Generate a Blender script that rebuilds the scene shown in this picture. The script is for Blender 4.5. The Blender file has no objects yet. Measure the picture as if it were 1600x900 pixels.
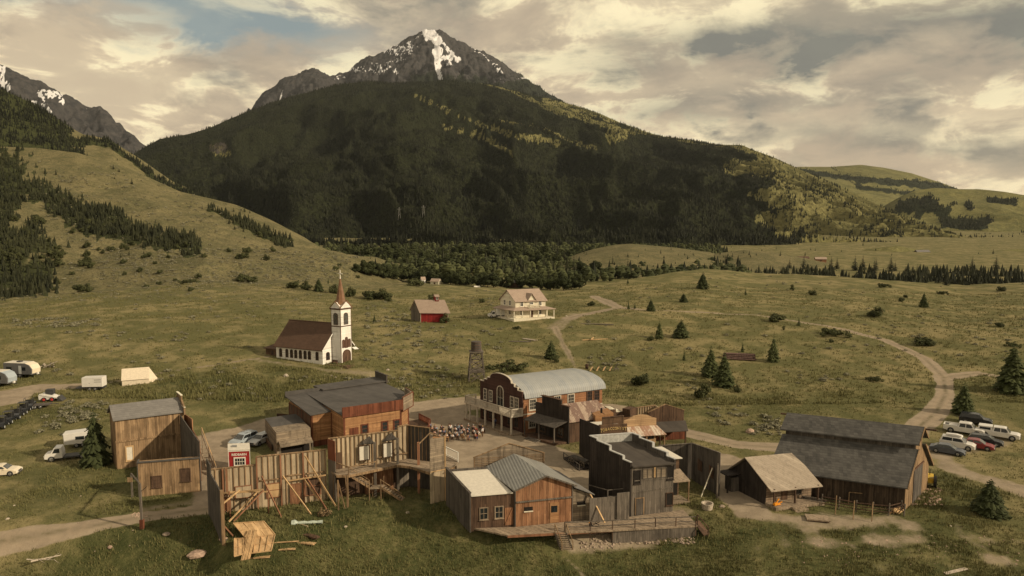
import bpy, math, random
import numpy as np
from mathutils import Vector, Matrix
R = math.radians
rnd = random.Random(7)
C = bpy.context.scene.collection
SC = bpy.context.scene

# ------------------------------------------------------------------ camera, world, sun, exposure
F = 1100.0; TH = math.atan(.1); H = 36.0          # focal length in photo pixels (1600 wide), pitch, camera height
cth, sth = math.cos(TH), math.sin(TH)
cam = bpy.data.cameras.new('camera'); cam_o = bpy.data.objects.new('camera', cam); C.objects.link(cam_o)
cam.sensor_width = 36; cam.lens = 36 * F / 1600; cam.clip_start = 1; cam.clip_end = 60000
cam_o.location = (0, 0, H); cam_o.rotation_euler = (R(90) - TH, 0, 0)
SC.camera = cam_o
SUN_EL, SUN_AZ = 27, -20                          # elevation; azimuth of the sun seen from above, degrees from +X
w = bpy.data.worlds.new('World'); SC.world = w; w.use_nodes = True
sun = bpy.data.lights.new('sun', 'SUN'); sun_o = bpy.data.objects.new('sun', sun); C.objects.link(sun_o)
sun.energy = 4.3; sun.angle = R(1.2); sun.color = (1.0, .82, .57)
sd = Vector((math.cos(R(SUN_AZ)) * math.cos(R(SUN_EL)), math.sin(R(SUN_AZ)) * math.cos(R(SUN_EL)), math.sin(R(SUN_EL))))
sun_o.rotation_euler = sd.to_track_quat('Z', 'Y').to_euler(); sun_o.location = (60, -60, 120)
SC.view_settings.view_transform = 'Standard'; SC.view_settings.look = 'None'
SC.view_settings.exposure = 0.02; SC.view_settings.gamma = 1

class NT:
    """small node-tree helper"""
    def __init__(s, tree): s.t = tree; s.n = tree.nodes; s.l = tree.links
    def add(s, typ, ins=None, **kw):
        nd = s.n.new(typ)
        for k, v in kw.items(): setattr(nd, k, v)
        for k, v in (ins or {}).items():
            so = nd.inputs[k]
            if isinstance(v, bpy.types.NodeSocket): s.l.new(v, so)
            elif v is not None: so.default_value = v
        return nd
    def m(s, op, a, b=None, c=None, clamp=False):
        nd = s.add('ShaderNodeMath', operation=op, use_clamp=clamp)
        for i, v in enumerate((a, b, c)):
            if v is None: continue
            if isinstance(v, bpy.types.NodeSocket): s.l.new(v, nd.inputs[i])
            else: nd.inputs[i].default_value = v
        return nd.outputs[0]
    def mix(s, f, a, b, blend='MIX'):
        nd = s.add('ShaderNodeMix', data_type='RGBA', blend_type=blend)
        for i, v in ((0, f), (6, a), (7, b)):
            if isinstance(v, bpy.types.NodeSocket): s.l.new(v, nd.inputs[i])
            elif i == 0: nd.inputs[0].default_value = v
            else: nd.inputs[i].default_value = (*v, 1) if len(v) == 3 else v
        return nd.outputs[2]
    def mr(s, v, a, b, c=0, d=1, smooth=True):
        nd = s.add('ShaderNodeMapRange', {'Value': v, 'From Min': a, 'From Max': b, 'To Min': c, 'To Max': d}, clamp=True)
        if smooth: nd.interpolation_type = 'SMOOTHSTEP'
        return nd.outputs[0]
    def noise(s, vec, scale, det=4, rough=.55, dist=0):
        return s.add('ShaderNodeTexNoise', {'Vector': vec, 'Scale': scale, 'Detail': det, 'Roughness': rough, 'Distortion': dist}).outputs[0]
    def vmul(s, vec, v):
        return s.add('ShaderNodeVectorMath', {0: vec, 1: v}, operation='MULTIPLY').outputs[0]

def build_world():
    t = NT(w.node_tree)
    for n in list(t.n): t.n.remove(n)
    STR = .1
    out = t.add('ShaderNodeOutputWorld'); bg = t.add('ShaderNodeBackground'); bg.inputs[1].default_value = STR
    t.l.new(bg.outputs[0], out.inputs[0])
    sky = t.add('ShaderNodeTexSky', sky_type='NISHITA'); sky.sun_disc = False
    sky.sun_elevation = R(SUN_EL); sky.sun_rotation = R(90 - SUN_AZ); sky.dust_density = 2.0; sky.altitude = 1500
    co = t.add('ShaderNodeTexCoord').outputs['Generated']
    sp = t.add('ShaderNodeSeparateXYZ', {0: co})
    x, y, z = sp.outputs
    zz = t.m('ADD', t.m('MAXIMUM', z, 0.0), .22)
    pl = t.add('ShaderNodeCombineXYZ', {0: t.m('DIVIDE', x, zz), 1: t.m('DIVIDE', y, zz), 2: .3}).outputs[0]
    n1 = t.m('ADD', t.m('MULTIPLY', t.noise(t.vmul(pl, (1.0, .8, 1)), 1.05, 8, .58, .6), .45), t.m('MULTIPLY', t.noise(t.vmul(co, (3.2, 3.2, 8.5)), 1.25, 8, .6, .3), .55))       # cloud masses
    n2 = t.noise(t.vmul(co, (6.5, 6.5, 15)), 1.35, 9, .6, .35)          # billows
    n3 = t.noise(pl, .55, 3, .5)
    # directions of the large masses: azimuth / elevation
    az = t.m('ARCTAN2', x, y); el = t.m('ARCSINE', z)
    def blob(a0, e0, wa, we):
        a = t.m('DIVIDE', t.m('SUBTRACT', t.m('ADD', az, t.m('MULTIPLY', t.m('SUBTRACT', n2, .5), .25)), a0), wa)
        e = t.m('DIVIDE', t.m('SUBTRACT', t.m('ADD', el, t.m('MULTIPLY', t.m('SUBTRACT', n2, .5), .12)), e0), we)
        r2 = t.m('ADD', t.m('MULTIPLY', a, a), t.m('MULTIPLY', e, e))
        return t.m('EXPONENT', t.m('MULTIPLY', r2, -1.0))
    def ae(px, py): return math.atan((px - 800) / F), math.atan((340 - py) / F)
    def B_(px, py, wx, wy): a, e = ae(px, py); return blob(a, e, wx / F, wy / F)
    clear = B_(235, 25, 190, 40); clear = t.m('ADD', clear, t.m('MULTIPLY', B_(430, 75, 130, 30), .95))
    clear = t.m('MAXIMUM', clear, t.m('MULTIPLY', t.mr(n1, .34, .22), .8))
    dark = t.m('MULTIPLY', B_(1500, 95, 380, 44), 1.35)
    for p in ((1080, 175, 110, 26, .55), (1260, 180, 200, 16, .5), (1500, 250, 130, 14, .5), (200, 85, 55, 14, .35), (1180, 70, 100, 18, .4), (985, 120, 60, 30, .3), (700, 8, 120, 26, .25), (360, 138, 50, 10, .25)):
        dark = t.m('ADD', dark, t.m('MULTIPLY', B_(*p[:4]), p[4]))
    lit = t.m('MULTIPLY', B_(262, 62, 42, 22), 1.3)
    for p in ((925, 90, 45, 12, .7), (1480, 18, 120, 16, .6), (1260, 45, 180, 26, .55), (1200, 110, 60, 16, .5), (1540, 245, 60, 20, .9), (1320, 232, 200, 14, .6), (1000, 40, 160, 40, .45), (200, 165, 130, 26, .3), (500, 90, 50, 16, .35), (1250, 215, 300, 16, .4)):
        lit = t.m('ADD', lit, t.m('MULTIPLY', B_(*p[:4]), p[4]))
    dk = t.m('ADD', t.m('MULTIPLY', t.mr(t.m('ADD', n1, t.m('MULTIPLY', t.m('SUBTRACT', n2, .5), .35)), .49, .62), .62), t.m('MULTIPLY', dark, t.mr(t.m('ADD', t.m('MULTIPLY', n1, .5), t.m('MULTIPLY', n2, .5)), .38, .56, .55, 1.0)), clamp=True)
    dk = t.m('MULTIPLY', dk, .95)
    k = 1 / STR
    cream = tuple(v * k for v in (.82, .655, .43)); grey = tuple(v * k for v in (.175, .182, .165)); brt = tuple(v * k for v in (1.10, .95, .60)); blue = tuple(v * k for v in (.27, .325, .29))
    cream2 = tuple(v * k for v in (.50, .40, .285))
    c = t.mix(t.m('ADD', t.m('MULTIPLY', t.mr(n2, .44, .54), .6), t.m('MULTIPLY', t.mr(n1, .54, .44), .5), clamp=True), cream2, cream)
    c = t.mix(t.m('MULTIPLY', lit, t.mr(n2, .3, .6), clamp=True), c, brt)
    c = t.mix(t.m('MULTIPLY', t.mr(n2, .485, .56), t.mr(n1, .55, .45)), c, brt)
    c = t.mix(dk, c, grey)
    skyc = t.mix(.75, sky.outputs[0], (*blue, 1))
    c = t.mix(t.m('MINIMUM', clear, .95), c, skyc)
    # warm light low over the hills, slightly duller towards the zenith
    lo = t.mr(el, .0, .16, 1, 0)
    c = t.mix(t.m('MULTIPLY', lo, .35), c, tuple(v * k for v in (.78, .59, .36)))
    c = t.mix(t.mr(el, .30, .7, 0, .6), c, tuple(v * k for v in (.40, .36, .30)))
    # below the horizon: ground-coloured
    c = t.mix(t.mr(z, -.02, -.08), c, tuple(v * k for v in (.08, .07, .04)))
    t.l.new(c, bg.inputs[0])
build_world()

# ------------------------------------------------------------------ helpers
def ray(px, py):
    u = (px - 800) / F; v = (450 - py) / F
    return u, cth + v * sth, -sth + v * cth
def PZ(px, py, z=0):
    a, b, d = ray(px, py); t = (z - H) / d; return Vector((a * t, b * t, z))
def tag(o, label=None, cat=None, group=None, kind=None):
    if label: o['label'] = label
    if cat: o['category'] = cat
    if group: o['group'] = group
    if kind: o['kind'] = kind
    return o
def np_mesh(name, V, Fc, mat=None, smooth=False, mats=None, mi=None):
    me = bpy.data.meshes.new(name); V = np.asarray(V, np.float32); Fc = np.asarray(Fc, np.int32); k = Fc.shape[1]
    me.vertices.add(len(V)); me.vertices.foreach_set('co', V.ravel())
    me.loops.add(Fc.size); me.loops.foreach_set('vertex_index', Fc.ravel())
    me.polygons.add(len(Fc)); me.polygons.foreach_set('loop_start', np.arange(0, Fc.size, k, dtype=np.int32))
    try: me.polygons.foreach_set('loop_total', np.full(len(Fc), k, np.int32))
    except Exception: pass
    me.polygons.foreach_set('use_smooth', np.full(len(Fc), smooth, bool))
    for m_ in (mats or ([mat] if mat else [])): me.materials.append(m_)
    if mi is not None: me.polygons.foreach_set('material_index', np.asarray(mi, np.int32))
    me.update(); me.validate(); return me
def link(name, me, parent=None):
    o = bpy.data.objects.new(name, me); C.objects.link(o)
    if parent: o.parent = parent
    return o
def attr(me, name, vals):
    a = me.attributes.new(name, 'FLOAT', 'POINT'); a.data.foreach_set('value', np.asarray(vals, np.float32))

_tab = np.random.RandomState(3).rand(8, 256, 256).astype(np.float32)
def vnoise(x, y, seed=0):
    x = np.asarray(x, np.float64); y = np.asarray(y, np.float64)
    xi = np.floor(x); yi = np.floor(y); fx = x - xi; fy = y - yi
    fx = fx * fx * (3 - 2 * fx); fy = fy * fy * (3 - 2 * fy)
    a = xi.astype(int) & 255; b = yi.astype(int) & 255; a1 = (a + 1) & 255; b1 = (b + 1) & 255; T = _tab[seed % 8]
    return (T[a, b] * (1 - fx) + T[a1, b] * fx) * (1 - fy) + (T[a, b1] * (1 - fx) + T[a1, b1] * fx) * fy
def fbm(x, y, o=4, seed=0, g=.5):
    s_ = 0; a = 1; tot = 0
    for i in range(o):
        s_ = s_ + a * vnoise(x * 2 ** i + 17.3 * i, y * 2 ** i + 5.1 * i, seed + i); tot += a; a *= g
    return s_ / tot
def sst(x, a, b):
    t_ = np.clip((x - a) / (b - a), 0, 1); return t_ * t_ * (3 - 2 * t_)
def smooth(A, n, ax):
    for _ in range(n):
        P = np.concatenate([A.take([0], ax), A, A.take([-1], ax)], ax); L = A.shape[ax]
        A = .25 * P.take(range(0, L), ax) + .5 * P.take(range(1, L + 1), ax) + .25 * P.take(range(2, L + 2), ax)
    return A

def mat(name, rough=.85, spec=.3):
    m_ = bpy.data.materials.new(name); m_.use_nodes = True
    t = NT(m_.node_tree); b = t.n['Principled BSDF']; b.inputs['Roughness'].default_value = rough; b.inputs['Specular IOR Level'].default_value = spec
    return m_, t, b
def plain(name, col, rough=.8, metal=0, spec=.3, var=.18, scale=3):
    m_, t, b = mat(name, rough, spec); b.inputs['Metallic'].default_value = metal
    co = t.add('ShaderNodeTexCoord').outputs['Object']
    n = t.noise(co, scale, 5)
    c = t.mix(t.mr(n, .3, .7), tuple(v * (1 - var) for v in col), tuple(min(1, v * (1 + var)) for v in col))
    t.l.new(c, b.inputs['Base Color']); return m_
def wood(name, c1, c2, wd=.22, horiz=False, gap=.55, stain=.35, rough=.88, dark=None, bump=.25):
    """weathered boards: every board its own tone, streaks along the grain, dark joints, blotchy stains"""
    m_, t, b = mat(name, rough, .2)
    co = t.add('ShaderNodeTexCoord').outputs['Object']; sp = t.add('ShaderNodeSeparateXYZ', {0: co})
    s_ = sp.outputs[2] if horiz else t.m('ADD', sp.outputs[0], t.m('MULTIPLY', sp.outputs[1], 1.07))
    q = t.m('DIVIDE', s_, wd); fl = t.m('FLOOR', q); fr = t.m('FRACT', q)
    wn = t.add('ShaderNodeTexWhiteNoise', {'W': fl}, noise_dimensions='1D').outputs[0]
    st = t.noise(t.vmul(co, (.7, .7, 9) if horiz else (7, 7, .55)), 1.6, 5, .65)
    big = t.noise(co, .45, 4, .6)
    f = t.m('ADD', t.m('MULTIPLY', wn, .55), t.m('MULTIPLY', t.mr(st, .3, .7), .45))
    c = t.mix(f, c1, c2)
    dk = dark or tuple(v * .38 for v in c1)
    c = t.mix(t.m('MULTIPLY', t.mr(big, .45, .72), stain), c, dk)
    fine = t.noise(t.vmul(co, (1, 1, 12) if horiz else (12, 12, 1)), 3, 3)
    c = t.mix(t.m('MULTIPLY', t.mr(fine, .52, .75), .35), c, dk)
    pt_ = t.add('ShaderNodeTexWhiteNoise', {'Vector': t.add('ShaderNodeCombineXYZ', {0: fl, 1: t.m('FLOOR', t.m('DIVIDE', t.m('ADD', sp.outputs[0] if horiz else sp.outputs[2], t.m('MULTIPLY', wn, 4.3)), 4.6))}).outputs[0]}, noise_dimensions='2D').outputs[0]
    c = t.mix(t.mr(pt_, .86, .88, 0, .32), c, tuple(min(1, v * 1.45) for v in c2)); c = t.mix(t.mr(pt_, .12, .10, 0, .35), c, dk)
    drip = t.noise(t.vmul(co, (2.2, 2.2, .25)), 1.0, 5, .7); c = t.mix(t.m('MULTIPLY', t.mr(drip, .48, .62), min(1, stain * 1.35)), c, dk)
    e = t.m('MINIMUM', fr, t.m('SUBTRACT', 1, fr)); g = t.m('MULTIPLY', t.mr(e, .02, .09, 1, 0), gap)
    c = t.mix(g, c, tuple(v * .15 for v in c1))
    t.l.new(c, b.inputs['Base Color'])
    hgt = t.m('SUBTRACT', t.m('ADD', t.m('MULTIPLY', wn, .4), t.m('MULTIPLY', st, .5)), g)
    bp = t.add('ShaderNodeBump', {'Height': hgt, 'Strength': bump, 'Distance': .04}); t.l.new(bp.outputs[0], b.inputs['Normal'])
    return m_
def shingle(name, c1, c2, row=.22, rough=.85, streak=.4):
    m_, t, b = mat(name, rough, .25)
    co = t.add('ShaderNodeTexCoord').outputs['Object']; sp = t.add('ShaderNodeSeparateXYZ', {0: co})
    rr = t.m('FLOOR', t.m('DIVIDE', sp.outputs[2], row)); al = t.m('ADD', t.m('ADD', sp.outputs[0], t.m('MULTIPLY', sp.outputs[1], .37)), t.m('MULTIPLY', rr, .37))
    cc = t.m('FLOOR', t.m('DIVIDE', al, .45))
    wn = t.add('ShaderNodeTexWhiteNoise', {'Vector': t.add('ShaderNodeCombineXYZ', {0: rr, 1: cc}).outputs[0]}, noise_dimensions='2D').outputs[0]
    n = t.noise(t.vmul(co, (1, 1, 1)), .7, 5, .65); n2 = t.noise(co, 5, 4)
    f = t.m('ADD', t.m('ADD', t.m('MULTIPLY', wn, .4), t.m('MULTIPLY', t.mr(n, .3, .7), .4)), t.m('MULTIPLY', n2, .3))
    c = t.mix(f, c1, c2)
    fr = t.m('FRACT', t.m('DIVIDE', sp.outputs[2], row)); c = t.mix(t.m('MULTIPLY', t.mr(fr, .0, .22, 1, 0), streak), c, tuple(v * .4 for v in c1))
    t.l.new(c, b.inputs['Base Color'])
    bp = t.add('ShaderNodeBump', {'Height': t.m('ADD', fr, wn), 'Strength': .3, 'Distance': .03}); t.l.new(bp.outputs[0], b.inputs['Normal'])
    return m_
def metal_roof(name, c1, c2, pitch=.3, axis=0, rust=None, rusta=.4, rough=.5):
    m_, t, b = mat(name, rough, .4)
    co = t.add('ShaderNodeTexCoord').outputs['Object']; sp = t.add('ShaderNodeSeparateXYZ', {0: co})
    s_ = t.m('DIVIDE', sp.outputs[axis], pitch)
    wv = t.m('SINE', t.m('MULTIPLY', s_, 6.283))
    pn = t.m('FLOOR', t.m('DIVIDE', sp.outputs[axis], .85)); wn = t.add('ShaderNodeTexWhiteNoise', {'W': pn}, noise_dimensions='1D').outputs[0]
    n = t.noise(t.vmul(co, (1, 1, 1)), .8, 6, .65)
    c = t.mix(t.m('ADD', t.m('MULTIPLY', wn, .4), t.m('MULTIPLY', t.mr(n, .3, .7), .6)), c1, c2)
    c = t.mix(t.mr(wv, -.6, -1, 0, .35), c, tuple(v * .35 for v in c1))
    if rust:
        rn = t.noise(t.vmul(co, (2.5, 1, 1) if axis == 0 else (1, 2.5, 1)), 1.1, 6, .7)
        c = t.mix(t.m('MULTIPLY', t.mr(t.m('ADD', rn, t.m('MULTIPLY', wn, .25)), .52, .68), rusta), c, rust)
    t.l.new(c, b.inputs['Base Color'])
    bp = t.add('ShaderNodeBump', {'Height': wv, 'Strength': .4, 'Distance': .03}); t.l.new(bp.outputs[0], b.inputs['Normal'])
    return m_

class MB:
    """collects shapes, links them as ONE mesh object; tf maps local building coordinates"""
    def __init__(s, tf=None): s.v = []; s.f = []; s.tf = tf
    def add(s, vs, fs):
        o = len(s.v); s.v += [s.tf(*p) if s.tf else tuple(p) for p in vs]; s.f += [tuple(i + o for i in f) for f in fs]; return s
    def box(s, x0, x1, y0, y1, z0, z1):
        return s.add([(x0, y0, z0), (x1, y0, z0), (x1, y1, z0), (x0, y1, z0), (x0, y0, z1), (x1, y0, z1), (x1, y1, z1), (x0, y1, z1)],
                     [(0, 3, 2, 1), (4, 5, 6, 7), (0, 1, 5, 4), (1, 2, 6, 5), (2, 3, 7, 6), (3, 0, 4, 7)])
    def prism(s, poly, fn, a, b):
        n = len(poly); vs = [fn(u, v_, a) for u, v_ in poly] + [fn(u, v_, b) for u, v_ in poly]
        return s.add(vs, [tuple(range(n)), tuple(range(2 * n - 1, n - 1, -1))] + [(i, i + n, (i + 1) % n + n, (i + 1) % n) for i in range(n)])
    def pxz(s, poly, y0, y1): return s.prism(poly, lambda u, v_, a: (u, a, v_), y0, y1)
    def pyz(s, poly, x0, x1): return s.prism(poly, lambda u, v_, a: (a, u, v_), x0, x1)
    def pxy(s, poly, z0, z1): return s.prism(poly, lambda u, v_, a: (u, v_, a), z0, z1)
    def slab(s, pts, th):
        n = len(pts); vs = [tuple(p) for p in pts] + [(p[0], p[1], p[2] - th) for p in pts]
        return s.add(vs, [tuple(range(n)), tuple(range(2 * n - 1, n - 1, -1))] + [(i, i + n, (i + 1) % n + n, (i + 1) % n) for i in range(n)])
    def beam(s, p, q, a=.1, b=None):
        b = b or a; p = Vector(p); q = Vector(q); d = (q - p).normalized()
        up = Vector((0, 0, 1)) if abs(d.z) < .95 else Vector((0, 1, 0))
        r = d.cross(up).normalized() * a / 2; u = r.cross(d).normalized() * b / 2
        vs = [p + r * i + u * j for i, j in ((-1, -1), (1, -1), (1, 1), (-1, 1))] + [q + r * i + u * j for i, j in ((-1, -1), (1, -1), (1, 1), (-1, 1))]
        return s.add(vs, [(0, 1, 2, 3), (7, 6, 5, 4), (0, 4, 5, 1), (1, 5, 6, 2), (2, 6, 7, 3), (3, 7, 4, 0)])
    def cyl(s, p, q, r0, r1=None, n=10):
        r1 = r0 if r1 is None else r1; p = Vector(p); q = Vector(q); d = (q - p).normalized()
        up = Vector((0, 0, 1)) if abs(d.z) < .9 else Vector((0, 1, 0)); a = d.cross(up).normalized(); b = a.cross(d)
        vs = [c_ + (a * math.cos(6.2832 * i / n) + b * math.sin(6.2832 * i / n)) * r for c_, r in ((p, r0), (q, r1)) for i in range(n)]
        return s.add(vs, [tuple(range(n - 1, -1, -1)), tuple(range(n, 2 * n))] + [(i, (i + 1) % n, (i + 1) % n + n, i + n) for i in range(n)])
    def rings(s, rs, cap=True):
        n = len(rs[0]); vs = [p for r in rs for p in r]; fs = []
        for k in range(len(rs) - 1): fs += [(k * n + i, k * n + (i + 1) % n, (k + 1) * n + (i + 1) % n, (k + 1) * n + i) for i in range(n)]
        if cap: fs += [tuple(range(n - 1, -1, -1)), tuple(range((len(rs) - 1) * n, len(rs) * n))]
        return s.add(vs, fs)
    def done(s, name, m_, parent=None, sm=False, label=None):
        me = bpy.data.meshes.new(name); me.from_pydata([tuple(p) for p in s.v], [], s.f); me.materials.append(m_)
        if sm:
            for p in me.polygons: p.use_smooth = True
        me.update(); o = link(name, me, parent)
        if label: o['label'] = label
        return o

def normals_out(o):
    import bmesh
    bm = bmesh.new(); bm.from_mesh(o.data); bmesh.ops.recalc_face_normals(bm, faces=bm.faces); bm.to_mesh(o.data); bm.free()

def copy_tree(o, parent=None):
    c = o.copy(); C.objects.link(c); c.parent = parent
    for ch in o.children: copy_tree(ch, c)
    return c

class Bld:
    """a thing with its own (slightly skewed where the house is) axes; x along its near side, y away"""
    def __init__(s, name, label, cat, p0, a, b, z=0, group=None):
        s.o = PZ(*p0, z) if isinstance(p0, tuple) and len(p0) == 2 else Vector(p0)
        s.a = a; k = R(b - a); s.cb, s.sb = math.cos(k), math.sin(k)
        s.e = bpy.data.objects.new(name, None); C.objects.link(s.e); s.e.location = s.o; s.e.rotation_euler = (0, 0, R(a))
        tag(s.e, label, cat, group)
    def tf(s, x, y, z): return (x + y * s.cb, y * s.sb, z)
    def mb(s): return MB(s.tf)
    def P(s, side, at):
        if side == 'f': return lambda u, v_, n: (u, at - n, v_)
        if side == 'k': return lambda u, v_, n: (u, at + n, v_)
        if side == 'r': return lambda u, v_, n: (at + n, u, v_)
        if side == 'l': return lambda u, v_, n: (at - n, u, v_)
    def plate(s, mb, fn, u0, u1, v0, v1, n0, n1):
        return mb.prism([(u0, v0), (u1, v0), (u1, v1), (u0, v1)], fn, n0, n1)
    def win(s, side, at, u, v0, wd, h, fm, gm, fw=.12, nx=2, ny=2, name='window', label=None, sill=True):
        fn = s.P(side, at); a, b = u - wd / 2, u + wd / 2; m_ = s.mb(); pl = lambda *q: s.plate(m_, fn, *q)
        pl(a, b, v0 - fw, v0, .0, .09); pl(a, b, v0 + h, v0 + h + fw, 0, .09); pl(a - fw, a, v0 - fw, v0 + h + fw, 0, .085); pl(b, b + fw, v0 - fw, v0 + h + fw, 0, .085)
        for i in range(1, nx): pl(a + wd * i / nx - .025, a + wd * i / nx + .025, v0, v0 + h, .03, .065)
        for i in range(1, ny): pl(a, b, v0 + h * i / ny - .025, v0 + h * i / ny + .025, .03, .06)
        if sill: pl(a - fw - .05, b + fw + .05, v0 - fw - .06, v0 - fw, 0, .16)
        o = m_.done(name, fm, s.e, label=label); normals_out(o)
        p = s.mb(); s.plate(p, fn, a, b, v0, v0 + h, .005, .03); q = p.done('pane', gm, o); normals_out(q); return o
    def arch(s, u, v0, wd, h, k=.0, n=8, point=1.0):
        r = wd / 2; sp_ = v0 + h - r * (1 + .35 * (point - 1)) * 1.0; pts = [(u - r - k, v0 - k), (u + r + k, v0 - k)]
        for i in range(n + 1):
            t_ = i / n; a = math.pi * t_; rx = math.cos(a); rz = math.sin(a) ** (.8 if point > 1 else 1)
            pts.append((u + (r + k) * rx * (1 if point <= 1 else 1), sp_ + (v0 + h - sp_ + k) * rz))
        return pts
    def archwin(s, side, at, u, v0, wd, h, fm, gm, k=.1, name='window', inner='pane', point=1.4, mull=True, label=None):
        fn = s.P(side, at); A = s.arch(u, v0, wd, h, 0, point=point); Bp = s.arch(u, v0, wd, h, k, point=point); n = len(A); m_ = s.mb()
        vs = [fn(*p, d) for d in (0, .08) for q in (A, Bp) for p in q]
        fs = []
        for i in range(n):
            j = (i + 1) % n; fs += [(2 * n + i, 2 * n + j, 3 * n + j, 3 * n + i), (n + i, n + j, 3 * n + j, 3 * n + i), (i, j, 2 * n + j, 2 * n + i)]
        m_.add(vs, fs)
        if mull:
            s.plate(m_, fn, u - .025, u + .025, v0, v0 + h - .02, .03, .06); s.plate(m_, fn, u - wd / 2, u + wd / 2, v0 + h * .45, v0 + h * .45 + .05, .03, .055)
        o = m_.done(name, fm, s.e, label=label); normals_out(o)
        p = s.mb(); p.prism(A, fn, .005, .03); q = p.done(inner, gm, o); normals_out(q); return o
    def done(s, m_, name, mt, parent=None, label=None, sm=False):
        o = m_.done(name, mt, parent or s.e, sm=sm, label=label); normals_out(o); return o
def text(body, mt, size, parent, M, name='lettering', ext=.015, spacing=1.0, shear=0, offset=0, sx=1):
    cu = bpy.data.curves.new(name, 'FONT'); cu.body = body; cu.size = size; cu.extrude = ext; cu.align_x = 'CENTER'; cu.align_y = 'CENTER'
    cu.space_character = spacing; cu.shear = shear; cu.offset = offset; cu.resolution_u = 3
    o = bpy.data.objects.new(name, cu); C.objects.link(o)
    dg = bpy.context.evaluated_depsgraph_get(); me = bpy.data.meshes.new_from_object(o.evaluated_get(dg)); me.materials.clear(); me.materials.append(mt)
    bpy.data.objects.remove(o); bpy.data.curves.remove(cu)
    me.transform(M @ Matrix.Diagonal((sx, 1, 1, 1))); return link(name, me, parent)
# ------------------------------------------------------------------ terrain
class Grid:
    def __init__(s, S, Y, Z): s.S, s.Y, s.Z = S, Y, Z
    def hit(s, sx, sl):
        if sx < s.S[0] or sx > s.S[-1]: return None
        j = int(np.clip(np.searchsorted(s.S, sx), 1, len(s.S) - 1)); f = (sx - s.S[j - 1]) / (s.S[j] - s.S[j - 1])
        ys = s.Y[:, j - 1] * (1 - f) + s.Y[:, j] * f; zs = s.Z[:, j - 1] * (1 - f) + s.Z[:, j] * f
        d = H + sl * ys - zs; k = np.argmax(d < 0)
        if d[k] >= 0 or k == 0: return None
        t_ = d[k - 1] / (d[k - 1] - d[k]); y = ys[k - 1] + (ys[k] - ys[k - 1]) * t_
        return Vector((sx * y, y, H + sl * y))
    def z(s, x, y):
        sx = x / y; j = int(np.clip(np.searchsorted(s.S, sx), 1, len(s.S) - 1)); f = min(1, max(0, (sx - s.S[j - 1]) / (s.S[j] - s.S[j - 1])))
        return float(np.interp(y, s.Y[:, j - 1], s.Z[:, j - 1]) * (1 - f) + np.interp(y, s.Y[:, j], s.Z[:, j]) * f)
GR = []
def hit(px, py):
    a, b, d = ray(px, py); best = None
    for g in GR:
        h_ = g.hit(a / b, d / b)
        if h_ and (best is None or h_.y < best.y): best = h_
    return best
def zof(py, Y):                                   # height of what stands at distance Y and shows at row py
    a, b, d = ray(800, py); return H + d / b * Y
def px2s(px): return (np.asarray(px, float) - 800) / F * 1.0
def s_of(px, py=450): a, b, d = ray(px, py); return a / b

def lines_to_grid(lines, S, nrow, logy=True, sm=6, smc=3):
    """lines: near->far, each {px:(Y,z)}; returns Y,Z arrays nrow x ncol"""
    LY = []; LZ = []
    for ln in lines:
        ks = sorted(ln); ss = [s_of(k) for k in ks]
        LY.append(np.interp(S, ss, [math.log(ln[k][0]) for k in ks])); LZ.append(np.interp(S, ss, [ln[k][1] for k in ks]))
    LY = smooth(np.array(LY), smc, 1); LZ = smooth(np.array(LZ), smc, 1)
    for i in range(1, len(LY)): LY[i] = np.maximum(LY[i], LY[i - 1] + .01)
    t_ = np.linspace(0, 1, nrow)[:, None]; Yl = LY[0] * (1 - t_) + LY[-1] * t_
    Z = np.empty_like(Yl)
    for j in range(len(S)): Z[:, j] = np.interp(Yl[:, j], LY[:, j], LZ[:, j])
    return np.exp(Yl), smooth(Z, sm, 0)

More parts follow.
